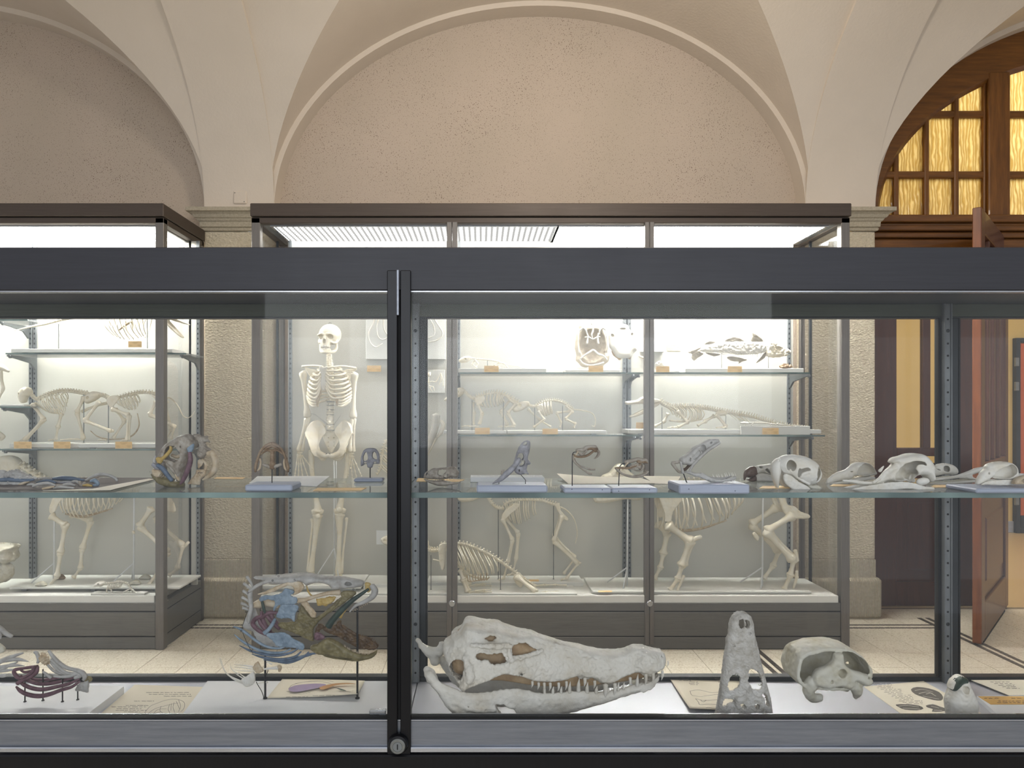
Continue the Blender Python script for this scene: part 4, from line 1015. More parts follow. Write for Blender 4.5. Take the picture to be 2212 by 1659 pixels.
def ink(par, z, strokes, r=.0006, mat=M_INK, name='print'):
    """fine raised ink strokes (pixel polylines on the plane z)"""
    m = MB()
    for s_ in strokes:
        pts = []
        for px, py in s_:
            Y = (H-z)/((py-CY)/F); pts.append((XY(px, Y), Y, z))
        for a, b in zip(pts[:-1], pts[1:]):
            a, b = np.array(a), np.array(b); t = b-a; L = np.linalg.norm(t)
            if L < 1e-6: continue
            nrm = np.array([-t[1], t[0], 0])/L*r
            m.ext([a-nrm, b-nrm, b+nrm, a+nrm], (0, 0, .0002))
    return mk(name, m, mat, par, kind='stuff')
def textline(x0, x1, y, sl=0.0, seed=0, amp=1.3, gap=.25):
    r = random.Random(seed); out = []; x = x0
    while x < x1:
        w = r.uniform(4, 13); x2 = min(x+w, x1); n = max(2, int((x2-x)/1.6)); s_ = []
        for i in range(n+1):
            xx = x+(x2-x)*i/n; s_.append((xx, y+sl*(xx-x0)+(amp*.5 if i % 2 else -amp*.5)*r.uniform(.4, 1)))
        out.append(s_); x = x2+r.uniform(2, 4)
    return out
Zl = lambda pts: zz(pts, 0, 1300, 4.254)
# left tray: white board platform under the purple specimen
m = MB(); zt_ = ZF+.022
Yf, Yr = 1.625, 2.045
xr = XY(170, 1.66)
Pa = lambda px, py, z: (XY(px, (H-z)/((py-CY)/F)), (H-z)/((py-CY)/F))
a = Pa(268, 1482, zt_); b = Pa(176, 1552, zt_)
m.ext([(-1.8, b[1], ZF), (b[0], b[1], ZF), (a[0], a[1], ZF), (-1.8, a[1], ZF)], (0, 0, .022))
mk('specimen_platform', m, M_BLOCKTOP, None, 'white platform board under the purple gill arch specimen', 'platform')
# sheets
sh, _ = sheet('drawing_sheet', 'cream sheet with handwriting and a skull drawing beside the white platform', [(291, 1479), (450, 1484), (384, 1556), (200, 1556)], M_PAPER)
st_ = []
for k, (x0, x1, y) in enumerate(((316, 408, 1496), (322, 412, 1500), (354, 414, 1504), (290, 332, 1514.5), (272, 320, 1524), (241, 316, 1527), (252, 306, 1531), (250, 316, 1534.5), (268, 302, 1538), (236, 262, 1544.5), (337, 390, 1547.5))): st_ += textline(x0, x1, y, 0, k, 1.6)
ink(sh, ZF+.0013, st_, .0005)
sk1 = Zl([(1330, 1020), (1380, 960), (1450, 930), (1520, 905), (1600, 895), (1660, 905), (1695, 930), (1690, 980), (1660, 1010)]), Zl([(1350, 1035), (1420, 985), (1500, 960), (1580, 940), (1640, 930)]), Zl([(1400, 1040), (1450, 990), (1530, 985)]), Zl([(1640, 900), (1660, 960), (1640, 1010)]), Zl([(1600, 925), (1590, 970), (1605, 1015)]), Zl([(1560, 940), (1545, 990), (1565, 1030), (1530, 1040)]), Zl([(1480, 960), (1470, 1000), (1500, 1025)]), Zl([(1330, 1020), (1360, 1040), (1420, 1025), (1480, 1010)]), Zl([(1030, 1068), (1100, 1058), (1230, 1055), (1330, 1062), (1390, 1075)]), Zl([(1620, 915), (1650, 985)]), Zl([(1575, 935), (1570, 1000)])
ink(sh, ZF+.0013, [list(catmull(q, 3)) for q in sk1], .00045, M_INKL)
m = MB(); a = Pa(448, 1471, ZF+.006); c = Pa(384, 1556, ZF+.006)
m.ext([(c[0], c[1], ZF), (-.212, c[1], ZF), (-.212, a[1], ZF), (a[0], a[1], ZF)], (0, 0, .006))
mk('specimen_platform', m, M_BLOCKTOP, None, 'thin white board under the large coloured fish skull', 'platform')
ZB_ = ZF+.0062
Zf2 = lambda pts: zz(pts, 460, 1200, 3.614)
sh, _ = sheet('drawing_sheet', 'curled cream sheet with a purple and orange anatomical drawing', [(611, 1465), (788, 1470), (772, 1510), (577, 1509)], M_PAPER, ZB_, curl=lambda u, w: .010*u*w*w+.006*(1-u)*(w)*.3+.012*max(0, u-.6)*w)
M_PINKP = simple('violet_ink_wash', (168, 152, 182), (180, 164, 192), .8); M_ORP = simple('ochre_ink_wash', (190, 144, 96), (200, 156, 108), .8); M_GRP = simple('green_ink_wash', (92, 110, 96), None, .8)
def wash(par, pts, mat, dz, name='colour_wash'):
    m = MB(); V = []
    for px, py in closed(pts, 2):
        z = ZB_+dz; Y = (H-z)/((py-CY)/F); V.append((XY(px, Y), Y, z))
    m.ext(V, (0, 0, .0002)); mk(name, m, mat, par)
wash(sh, Zf2([(590, 1040), (640, 1015), (720, 1005), (800, 1000), (870, 1003), (880, 1015), (820, 1035), (750, 1048), (680, 1062), (610, 1062)]), M_PINKP, .0075)
wash(sh, Zf2([(830, 1030), (900, 1008), (960, 998), (1050, 994), (1118, 1002), (1040, 1004), (960, 1012), (900, 1035), (850, 1048)]), M_ORP, .0090)
wash(sh, Zf2([(970, 1036), (1000, 1040), (1040, 1055), (1000, 1052)]), M_GRP, .0105)
st_ = [list(catmull(q, 3)) for q in (Zf2([(590, 1040), (620, 1010), (700, 990), (800, 978), (880, 975), (940, 985)]), Zf2([(640, 1000), (740, 985), (850, 985), (920, 1000)]), Zf2([(575, 1060), (640, 1075), (740, 1065), (840, 1050), (900, 1050)]), Zf2([(600, 1075), (680, 1082), (760, 1070)]), Zf2([(930, 1020), (1000, 1050), (1075, 1065)]))]
st_ += textline(*[460+a_/3.614 for a_ in (570, 740)], 1200+1105/3.614, -.02, 5, 2)+textline(*[460+a_/3.614 for a_ in (780, 960)], 1200+1094/3.614, -.02, 6, 2)
ink(sh, ZB_+.0120, st_, .0005, M_INKL)
sh, _ = sheet('drawing_sheet', 'cream sheet with drawings of two long skulls between the crocodile and caiman skulls', [(1444, 1464), (1592, 1461), (1640, 1540), (1490, 1537)], M_PAPER, curl=lambda u, w: .005*w*w+.004*(1-u))
st_ = []
for k, (x0, x1, y) in enumerate(((234, 315, 797), (200, 305, 808), (290, 372, 822), (290, 380, 834), (300, 372, 846), (525, 640, 792), (540, 640, 806), (560, 640, 822))): 
    (xa_, ya_), (xb_, _) = Zk([(x0, y), (x1, y)]); st_ += textline(xa_, xb_, ya_, 0, k+20, 1.8)
for q in ([(300, 905), (370, 895), (430, 905), (500, 920), (560, 915)], [(300, 905), (320, 945), (400, 955), (470, 945), (560, 935)], [(350, 975), (380, 1010), (390, 1030), (470, 1025), (560, 1030)], [(350, 975), (420, 990), (560, 985)], [(395, 985), (420, 1005), (450, 990)], [(430, 1065), (470, 1055), (530, 1068)]): st_.append(list(catmull(Zk(q), 3)))
ink(sh, ZF+.0085, st_, .0006, M_INKL)
sh, _ = sheet('engraving_sheet', 'cream sheet with long printed list and engraved skull figures', [(1866, 1483), (1995, 1471), (2122, 1542), (1950, 1544)], M_PAPERW if False else M_PAPER)
sh.data.materials[0] = simple('ivory_paper', (232, 224, 204), (238, 231, 212), .8)
st_ = []
for k in range(15):
    y = 905+k*14.5; x0 = 270+k*24+(k % 3)*14; x1 = 480+k*26-(k % 4)*20
    (xa_, ya_), (xb_, _) = Zt([(x0, y), (x1, y)]); st_ += textline(xa_, xb_, ya_, 0, k+40, 1.6)
ink(sh, ZF+.0013, st_, .00045)
def fig(par, outline, dark, z):
    m = MB(); V = []
    for px, py in closed(outline, 2):
        Y = (H-z)/((py-CY)/F); V.append((XY(px, Y), Y, z))
    m.ext(V, (0, 0, .0002)); mk('engraved_figure', m, M_INKL, par)
    ink(par, z+.0003, [list(catmull(q, 3)) for q in dark], .0007, M_PAPER)
fig(sh, Zt([(680, 965), (740, 940), (860, 955), (960, 990), (1000, 1040), (980, 1075), (900, 1068), (800, 1040), (720, 1010)]), [Zt(q) for q in ([(720, 975), (800, 965), (900, 990)], [(760, 1005), (850, 990), (930, 1030)], [(800, 1030), (900, 1050), (960, 1060)], [(830, 1010), (880, 1000), (910, 1020)])], ZF+.0013)
fig(sh, Zt([(530, 1115), (640, 1112), (760, 1125), (805, 1155), (740, 1172), (620, 1165), (560, 1140)]), [Zt(q) for q in ([(560, 1130), (650, 1125), (760, 1140)], [(600, 1150), (690, 1155), (770, 1160)])], ZF+.0013)
fig(sh, Zt([(830, 1125), (900, 1112), (970, 1135), (1050, 1165), (980, 1185), (890, 1185), (900, 1160), (850, 1145)]), [Zt(q) for q in ([(880, 1130), (960, 1150)], [(910, 1170), (990, 1175)])], ZF+.0013)
sh, _ = sheet('printed_sheet', 'cream printed sheet behind the orange label at the right edge', [(2098, 1469), (2262, 1468), (2330, 1500), (2180, 1502)], M_PAPER, ZF+.006)
st_ = []
for k in range(5):
    (xa_, ya_), (xb_, _) = Zt([(1470+k*40, 890+k*16), (1660+k*25, 890)]); st_ += textline(xa_, xb_, ya_, 0, k+60, 1.5)
ink(sh, ZF+.0075, st_, .0005)
# white platform with the orange label
m = MB(); z1 = ZF+.012
a = Pa(2110, 1503, z1); b = Pa(2160, 1548, z1)
m.ext([(b[0], b[1], ZF), (1.6, b[1], ZF), (1.6, a[1], ZF), (a[0], a[1], ZF)], (0, 0, .012))
mk('specimen_platform', m, M_BLOCKTOP, None, 'white platform board carrying the orange label at the right edge', 'platform')
M_ORL = simple('ochre_label_card', (214, 168, 92), (222, 178, 102), .7)
sh, _ = sheet('name_label', 'ochre printed label lying on the white platform at the right edge', [(2113, 1504), (2290, 1504), (2316, 1521), (2140, 1521)], M_ORL, z1, cat='label')
st_ = []
for k, (x0, x1, y) in enumerate(((1410, 1560, 1052), (1680, 1790, 1052), (1550, 1806, 1080), (1540, 1806, 1096))):
    (xa_, ya_), (xb_, _) = Zt([(x0, y), (x1, y)]); st_ += textline(xa_, xb_, ya_, 0, k+80, 2)
ink(sh, z1+.0013, st_, .0006)
# ================================================================ MOUNTED FISH BONES IN THE LOW CASE
def rod(par, Q, px, py0, z1, r=.0022, mat=None, d=0, foot=True, name='rod', lean=0.0):
    s = Q.s; x, y, z0 = Q((px, py0, d)); m = MB()
    m.tube([(x, y, z0), (x+lean*s, y, z1)], r, 8)
    if foot: m.lathe([(r*2.2, 0), (r*2.2, .0018)], (x+lean*s, y, z1), 'z', 10)
    return mk(name, m, mat or M_ROD, par, smooth=True, auto=40)
def plate(name, Q, par, pts, mat, d, w=3.0, Rr=3.0, h=1.0, holes=(), nz=.8, lab=None, bendx=0.0, pad=3):
    """thin bone plate grown from an outline, with relief"""
    p = np.array(pts); x0, y0_ = p.min(0)-pad; x1, y1_ = p.max(0)+pad
    v = Vol(x0, x1, y0_, y1_, d-w*2.5-5-abs(bendx)*10, d+w*2.5+5+abs(bendx)*10, h)
    dc = d+bendx*((v.X-(x0+x1)/2)/(x1-x0)*2)**2*10
    q = v.poly(pts, 2); f_ = np.sqrt(np.clip(1-(1-np.clip(-q/Rr, 0, 1))**2, 0, 1))*.8+.2
    v.F = np.maximum(q, np.abs(v.D-dc)-w*f_)+0*v.X
    for hh in holes: v.cut(v.slab(hh, -99, 99, 2), .8)
    if nz: v.noise(nz, 5, len(pts)).noise(nz*.7, 2.5, len(pts)+1)
    return Q.vol(name, v, mat, par, label=lab)
def strand(name, Q, par, pts, r, mat, d=0.0, n=7, lab=None, k=5, flat=None):
    m = MB(); Q.tube(m, [tuple(p)+((d,) if len(p) == 2 else ()) for p in pts], r, n, k, flat); return mk(name, m, mat, par, label=lab, smooth=True)
Q = Plane(1.935); Zq = lambda pts: zz(pts, 510, 1230, 6.9125)
fs_ = thing('fish_skull', 'large gaping fish skull with blue, purple and green painted bones on two rods', 'skull', (XY(665, 1.935), 1.935, ZF+.006))
# roof of the skull
v = Vol(536, 792, 1234, 1284, -26, 26, 1.2)
o1 = Zq([(280, 105), (500, 95), (640, 80), (820, 65), (1000, 55), (1120, 62), (1250, 85), (1400, 100), (1600, 110), (1760, 135), (1880, 160), (1915, 195), (1890, 245), (1780, 268), (1700, 272), (1560, 292), (1450, 292), (1400, 235), (1330, 202), (1230, 195), (1140, 208), (1070, 232), (1030, 200), (960, 175), (900, 200), (780, 200), (640, 215), (520, 205), (420, 160), (330, 150), (280, 130)])
v.add(v.infl(o1, v.tab([(540, 8), (600, 20), (650, 22), (700, 18), (760, 14), (790, 8)]), 9))
v.cut(v.ell(Zq([(1690, 195)])[0]+(-12,), (8, 4.5, 14), -10), 1)
v.noise(1.2, 9, 11).noise(.8, 4, 12); Q.vol('skull_roof', v, B_FGREY, fs_)
plate('frontal_ridge', Q, fs_, Zq([(340, 345), (480, 290), (640, 220), (800, 160), (920, 140), (1010, 165), (1050, 240), (1000, 300), (940, 335), (870, 352), (905, 262), (840, 215), (740, 235), (600, 300), (480, 335)]), B_TAN, -17, 3.5, 4)
strand('skull_strut', Q, fs_, Zq([(215, 320), (260, 280), (380, 200), (520, 150), (700, 130), (930, 118)]), [2, 4, 4, 4, 3, 2], B_FGREY, -16)
strand('shoulder_bone', Q, fs_, Zq([(245, 270), (225, 380), (240, 560), (215, 680), (195, 800)]), [4, 5.5, 4.5, 6, 2], B_FGREY, -6)
for k, (a, b) in enumerate((((150, 115), (250, 290)), ((100, 220), (235, 330)), ((90, 330), (200, 430)), ((70, 430), (180, 505)), ((55, 520), (170, 580)), ((75, 590), (180, 640)))):
    strand('neck_spine', Q, fs_, Zq([a, ((a[0]+b[0])/2+8, (a[1]+b[1])/2-6), b]), [3.5, 3, 2], B_FGREY, 4+k)
plate('gill_cover', Q, fs_, Zq([(170, 650), (250, 600), (320, 780), (430, 930), (600, 1080), (780, 1120), (690, 1185), (480, 1180), (300, 1110), (215, 960), (60, 900), (90, 800)]), B_FGREY, 14, 2.2, 3)
Bl = [('upper_gill_plate', [(395, 380), (480, 345), (600, 345), (730, 305), (765, 240), (850, 255), (918, 290), (880, 330), (850, 352), (945, 372), (940, 468), (860, 478), (760, 480), (690, 492), (650, 520), (610, 585), (605, 540), (628, 450), (560, 405), (470, 420), (410, 432)], -22), ('rear_gill_plate', [(715, 490), (830, 478), (950, 498), (965, 560), (930, 610), (908, 742), (868, 715), (800, 690), (720, 695), (632, 680), (670, 580)], -18), ('lower_gill_plate', [(480, 930), (560, 905), (640, 898), (730, 893), (820, 920), (880, 978), (980, 1030), (1055, 1075), (1035, 1165), (940, 1130), (820, 1115), (700, 1110), (640, 1080), (590, 1020)], -20)]
for nm, pts, d in Bl: plate(nm, Q, fs_, Zq(pts), B_BLUE, d, 2.4, 3, nz=1.0)
strand('gill_rod', Q, fs_, Zq([(630, 690), (590, 770), (530, 850), (470, 905)]), [3.2, 4, 4.2, 5], B_BLUE, -22)
for k, c in enumerate(([(0, 815), (60, 830), (130, 865), (230, 935), (350, 1030), (500, 1110), (680, 1135), (780, 1100)], [(15, 932), (120, 1020), (300, 1130), (500, 1195), (700, 1200), (850, 1150)], [(90, 1100), (250, 1175), (450, 1228), (650, 1245), (850, 1205), (960, 1140)], [(270, 1228), (450, 1278), (700, 1306), (900, 1270), (1000, 1190)], [(440, 1312), (650, 1335), (850, 1320), (1040, 1262), (1110, 1200)], [(650, 1356), (800, 1360), (950, 1312), (1100, 1240), (1230, 1220)], [(900, 1290), (1060, 1260), (1180, 1225)])):
    strand('gill_ray', Q, fs_, Zq(c), [.8, 2.6, 3.0, 3.0, 2.6, 1.6], B_BLUE if k < 2 else B_BLUED, -18+k)
for c in ([(375, 635), (370, 700), (280, 745), (245, 820), (330, 910), (440, 970), (530, 1012)], [(330, 730), (380, 830), (500, 950), (560, 960)], [(620, 655), (480, 652), (400, 715), (330, 730)], [(440, 680), (540, 790), (640, 900)], [(520, 660), (560, 760), (680, 880)], [(390, 720), (430, 830), (520, 930)]):
    strand('gill_arch', Q, fs_, Zq(c), [3.4, 4.6, 5.0, 4.6, 2.8], B_PURP, 2)
strand('backbone', Q, fs_, Zq([(250, 545), (340, 520), (440, 505), (560, 520), (640, 560)]), [6, 10, 8, 9, 6], B_TAN, 4)
strand('ring', Q, fs_, Zq([(405, 440), (425, 520), (440, 580), (455, 630)]), [2.5, 3.5, 3, 2], B_GREEN, -10)
plate('cheek_plate', Q, fs_, Zq([(955, 600), (985, 500), (1060, 600), (1150, 700), (1250, 680), (1400, 560), (1560, 400), (1595, 430), (1500, 545), (1320, 700), (1215, 800), (1165, 900), (1180, 1045), (1100, 1030), (960, 965), (820, 905), (690, 850), (640, 790), (760, 770), (900, 750), (930, 680)]), B_OLIVE, -9, 5, 4, nz=1.2)
plate('palate_plate', Q, fs_, Zq([(980, 470), (1060, 470), (1110, 545), (1205, 645), (1180, 730), (1110, 790), (1040, 700), (985, 580)]), B_TAN, -3, 4, 4)
strand('eye_bar', Q, fs_, Zq([(950, 440), (1060, 425), (1200, 380), (1400, 330), (1570, 320)]), [6, 4.5, 4, 4.5, 6.5], B_TAN, -14)
plate('snout_fan', Q, fs_, Zq([(1560, 325), (1700, 300), (1800, 320), (1780, 370), (1700, 430), (1580, 520), (1400, 640), (1250, 720), (1380, 600), (1500, 500), (1590, 400)]), B_OLIVE, -8, 4, 4, nz=1.0)
plate('eye_bone', Q, fs_, Zq([(1205, 430), (1300, 425), (1400, 400), (1500, 400), (1480, 450), (1400, 510), (1345, 545), (1310, 525), (1230, 540), (1215, 480)]), B_YEL, -4, 4, 4, nz=1.2)
strand('eye_ring', Q, fs_, Zq([(1055, 235), (1075, 310), (1110, 370), (1140, 388)]), [1.4, 2, 2, 1.2], B_YEL, -2)
strand('jaw_bar', Q, fs_, Zq([(1395, 830), (1470, 720), (1600, 580), (1740, 450), (1880, 350), (1990, 275)]), [8, 7, 6.5, 5.5, 4, 3], B_GREEN, -12)
plate('snout_tip', Q, fs_, Zq([(1930, 190), (2000, 195), (2030, 240), (2010, 320), (1950, 330), (1935, 270)]), B_YEL, -4, 5, 4)
uj = strand('upper_jaw', Q, fs_, Zq([(2040, 215), (2085, 300), (2040, 390), (1930, 460), (1800, 520), (1710, 610)]), [6, 7.5, 6.5, 4.5, 3.2, 1.5], B_FGREY, -12)
def small_teeth(par, Q, curve, n, L, r, dirv, mat, d, name='tooth'):
    c = catmull([tuple(p)+(d,) for p in curve], 8); idx = np.linspace(0, len(c)-1, n)
    for i in idx:
        a = c[int(round(i))]; m = MB(); l_ = L*random.uniform(.7, 1.2)
        m.tube(Q.many([tuple(a), (a[0]+dirv[0]*l_, a[1]+dirv[1]*l_, a[2])]), [r*Q.s, .2*r*Q.s], 5); mk(name, m, mat, par)
small_teeth(uj, Q, Zq([(2060, 400), (1980, 470), (1880, 530), (1760, 590)]), 12, 3.6, .8, (.25, 1), B_TAN, -12)
strand('jaw_splint', Q, fs_, Zq([(1560, 700), (1600, 640), (1640, 600), (1700, 500)]), [5, 3, 2, 2], B_YEL, -6)
lj = Zq([(1130, 1110), (1230, 1085), (1330, 1020), (1410, 995), (1480, 1020), (1600, 1095), (1720, 1175), (1850, 1225), (2000, 1235), (2090, 1190), (2125, 1170), (2112, 1232), (2040, 1290), (1900, 1330), (1750, 1337), (1500, 1302), (1300, 1252), (1150, 1185)])
v = Vol(668, 822, 1370, 1428, -28, 20, 1.1); q = v.poly(lj, 2); f_ = np.sqrt(np.clip(1-(1-np.clip(-q/8, 0, 1))**2, 0, 1))*.8+.2
v.F = np.maximum(q, np.abs(v.D+12)-8*f_)+0*v.X
v.cut(v.slab(Zq([(1230, 1240), (1400, 1235), (1600, 1262), (1740, 1285), (1740, 1300), (1600, 1292), (1400, 1262)]), -40, -14, 2), 1.5); v.noise(1.2, 6, 14)
ljo = Q.vol('lower_jaw', v, B_OLIVE, fs_)
fj = plate('far_jaw', Q, fs_, Zq([(1265, 905), (1340, 870), (1450, 855), (1510, 800), (1560, 790), (1560, 850), (1640, 920), (1840, 1005), (1950, 1035), (2060, 1115), (2118, 1170), (2060, 1225), (1850, 1215), (1650, 1120), (1480, 1015), (1350, 975)]), B_DKBR, 12, 4, 4, nz=1.2)
plate('jaw_spur', Q, fs_, Zq([(1565, 815), (1650, 870), (1800, 965), (1800, 1010), (1700, 965), (1630, 920)]), B_DKBR, 2, 2.5, 3)
plate('jaw_joint', Q, fs_, Zq([(1230, 810), (1300, 815), (1320, 870), (1260, 900), (1230, 980), (1180, 930)]), B_DKBR, -2, 5, 4)
plate('tongue_bone', Q, fs_, Zq([(1180, 945), (1230, 918), (1300, 955), (1345, 1005), (1260, 1045), (1180, 1030)]), B_PURP, -6, 4, 5)
small_teeth(ljo, Q, Zq([(1640, 1120), (1750, 1190), (1880, 1230), (2010, 1240), (2090, 1200)]), 26, 5, .8, (-.1, -1), B_TAN, -14)
small_teeth(fj, Q, Zq([(1840, 1005), (1950, 1040), (2040, 1090), (2110, 1165)]), 16, 4, .8, (.2, -1), B_DKBR, 12)
rod(fs_, Q, 573, 1410, ZF+.0065, .0030); rod(fs_, Q, 772, 1306, ZF+.0065, .0030)
m = MB(); Q.tube(m, [Zq([(200, 590)])[0]+(-12,), Zq([(160, 720)])[0]+(-13,), Zq([(130, 870)])[0]+(-16,), Zq([(220, 1070)])[0]+(-20,), Zq([(300, 1210)])[0]+(-20,)], .5, 5); mk('wire', m, M_ROD, fs_, smooth=True)
for a in ((590, 130), (680, 65), (918, 120), (200, 590), (225, 310), (1780, 258), (850, 300), (130, 870)):
    m = MB(); p_ = Zq([a])[0]; c = Q(p_+(-22,)); m.tube([(c[0]+.0022*math.cos(t), c[1]+.001*math.sin(2*t), c[2]+.0022*math.sin(t)) for t in np.linspace(0, 6.2, 9)], .0006, 5); mk('wire_loop', m, M_ROD, fs_)
# fin bones on wires
ff = thing('fin_bones', 'pale rayed fin bones on thin bent wires under the large fish skull', 'bones', (XY(565, 1.935), 1.935, ZF+.006))
Zn = lambda pts: zz(pts, 460, 1200, 3.614)
for c, r in (([(50, 800), (80, 880), (130, 940), (230, 985)], 1.4), ([(60, 800), (95, 900), (160, 965), (240, 1000)], 1.1), ([(135, 855), (150, 890), (200, 925)], 1.0), ([(165, 850), (250, 858), (330, 870)], 1.6), ([(170, 870), (250, 876), (335, 888)], 1.4), ([(150, 890), (240, 900), (330, 900)], 1.2), ([(180, 925), (220, 950), (250, 970)], 1.3), ([(200, 915), (240, 945), (270, 960)], 1.3), ([(390, 815), (430, 835), (460, 848)], 1.2), ([(340, 1000), (390, 990), (428, 988)], 1.6)):
    strand('fin_ray', Q, ff, Zn(c), [.5, r, r*1.3], B_BIRD)
plate('fin_base', Q, ff, Zn([(310, 870), (350, 825), (370, 860), (398, 900), (360, 920), (330, 905)]), B_TAN, 0, 4, 4, h=.8)
plate('fin_base', Q, ff, Zn([(225, 960), (270, 935), (325, 900), (335, 960), (320, 1000), (265, 1020), (235, 990)]), B_BIRD, -4, 4, 4, h=.8)
strand('fin_radial', Q, ff, Zn([(400, 885), (450, 880), (510, 875)]), [3, 2.6, 4.2], B_BIRD); strand('fin_radial', Q, ff, Zn([(508, 865), (522, 875), (518, 905)]), [4, 5, 2.5], B_TAN)
for c in ([(430, 880), (428, 905), (410, 950), (405, 1020), (402, 1112)], [(338, 985), (350, 1010), (380, 1060), (398, 1112)]):
    m = MB(); Q.tube(m, [p+(0,) for p in Zn(c)], .8, 6, 5); mk('wire', m, M_ROD, ff, smooth=True)
# purple gill arches
Q = Plane(1.875); Zp = lambda pts: zz(pts, 0, 1330, 9.217)
ga = thing('gill_arch_bones', 'purple painted gill arch bones with white curved rods on black pins', 'bones', (XY(113, 1.875), 1.875, ZF+.022))
for c, r, d in (([(395, 1365), (480, 1450), (620, 1520), (830, 1555), (1050, 1520), (1300, 1430), (1500, 1370), (1660, 1260)], [2, 4, 4.6, 4.8, 4.6, 4, 3.5, 2], -12), ([(400, 1290), (520, 1370), (700, 1435), (900, 1450), (1150, 1400), (1400, 1340), (1600, 1245)], [2.5, 4.2, 4.4, 4.4, 4.2, 3.6, 2], -4), ([(380, 1215), (520, 1300), (700, 1365), (900, 1375), (1150, 1335), (1350, 1270), (1560, 1215)], [3, 4, 4, 4, 3.6, 3], 5), ([(520, 1290), (700, 1320), (900, 1310), (1100, 1275), (1240, 1230)], [3, 3.6, 3.6, 3.2, 2], 12),
             ([(790, 985), (650, 1005), (480, 1030), (345, 1055), (318, 1110), (375, 1190), (450, 1230)], [3, 3.6, 3.2, 4.2, 4, 4.4, 4], -6), ([(740, 1060), (600, 1110), (480, 1130), (400, 1090)], [3, 3.2, 3, 2.4], 2), ([(800, 985), (780, 1090), (660, 1180), (520, 1240), (410, 1310)], [4, 5, 4.4, 4.2, 4.8], -10), ([(770, 960), (735, 1050), (640, 1130), (500, 1200)], [4.4, 4, 3, 3], -14)):
    strand('gill_arch', Q, ga, Zp(c), r, B_PURP, d)
v = Vol(78, 112, 1404, 1446, -14, 14, .8); v.add(v.ell(Zp([(880, 860)])[0]+(0,), (7, 13, 8), 32)); v.noise(4, 3, 22); Q.vol('cartilage', v, B_TAN, ga)
for c, r, d in (([(680, 735), (720, 730), (755, 800), (770, 880), (750, 940)], [2.5, 4, 4, 3.6, 3], 0), ([(1005, 675), (1100, 800), (1230, 930), (1380, 1020), (1560, 1060), (1680, 1120), (1720, 1200), (1690, 1260)], [3, 4, 4.2, 4.2, 4.5, 5.5, 5, 3], -6), ([(1010, 865), (1120, 970), (1240, 1080), (1360, 1140), (1540, 1140)], [2.6, 3.4, 3.6, 3.6, 3], 0), ([(950, 905), (1040, 1020), (1150, 1120), (1300, 1180), (1450, 1180)], [2.6, 3.2, 3.2, 3, 3], 6), ([(850, 975), (920, 1060), (1020, 1150), (1180, 1200), (1380, 1225)], [2.6, 3, 3, 3, 3], 12), ([(885, 1100), (960, 1160), (1040, 1220)], [2.4, 3.2, 3.2], -4), ([(1080, 1200), (1250, 1210), (1420, 1190), (1560, 1130), (1600, 1190), (1500, 1230)], [2, 3, 4, 5, 5, 4], -2)):
    strand('arch_rod', Q, ga, Zp(c), r, B_FGREY, d)
plate('end_plate', Q, ga, Zp([(1500, 1470), (1560, 1360), (1640, 1330), (1720, 1290), (1770, 1310), (1760, 1500), (1720, 1530), (1620, 1500), (1540, 1500)]), B_FGREY, 0, 3.5, 4)
strand('end_knob', Q, ga, Zp([(1700, 1290), (1760, 1240), (1810, 1270), (1780, 1310)]), [3, 4.5, 3.5, 2], B_OLIVE)
for px, py, lz in ((54, 1474, 0), (135, 1466, 0), (89, 1448, 6), (162, 1484, 10)): rod(ga, Q, px, py, ZF+.0222, .0018, d=lz)
# fish bones at the left edge
Q = Plane(1.88)
le = thing('fish_fin_bones', 'pale curved fish bones cut by the left edge beside the purple gill arches', 'bones', (XY(0, 1.88), 1.88, ZF+.022))
for c, r in (([(-160, 180), (0, 250), (120, 350), (240, 415)], [6, 5.5, 5, 4]), ([(-250, 1050), (0, 920), (200, 830), (460, 740)], [5, 5.5, 5, 2]), ([(-100, 930), (150, 880), (380, 870), (570, 915)], [4, 5, 4, .8]), ([(-100, 1030), (150, 1000), (330, 985), (490, 1000)], [3, 4, 3.4, .8]), ([(-160, 1160), (50, 1060), (200, 985), (350, 920)], [3, 4, 3.6, 1.6]), ([(-100, 1120), (100, 1090), (300, 1070)], [3, 4, 2]), ([(-100, 1190), (60, 1195), (125, 1190)], [3, 4, 3])):
    strand('fin_spine', Q, le, Zp(c), r, B_FGREY)
strand('rib_piece', Q, le, Zp([(-60, 300), (10, 360), (15, 460)]), [3, 2.6, 1.4], B_FGREY)
plate('bone_disc', Q, le, Zp([(-60, 560), (30, 590), (90, 650), (90, 710), (20, 750), (-60, 740)]), B_TURT, 2, 5, 5)
strand('fin_stem', Q, le, Zp([(-90, 60), (-80, 500), (-90, 1000), (-60, 1200)]), [3, 3, 3, 3], B_FGREY); rod(le, Q, -8, 1400, ZF+.0222, .002)
# ================================================================ SPECIMENS ON THE GLASS SHELF
def YS(py): return (H-ZS)*F/(py-CY)
def block(px0, px1, yt, yb_, dep, label, holes=(), z0=None):
    Y = YS(yb_); z0 = ZS+.0005
    x0, x1 = XY(px0, Y), XY(px1, Y); z1 = ZY(yt, Y)
    m = MB(); m.cm = 0; m.cbox(x0, x1, Y, Y+dep, z0, z1, .0032)
    m.cm = 1
    for hx, hy in holes: m.lathe([(.0011, -.0002), (.0011, .001)], (XY(hx, Y), Y, ZY(hy, Y)), 'y', 10)
    return mk('mount_block', m, [M_BLOCK, M_BLACK], None, label, 'block'), Y, z1
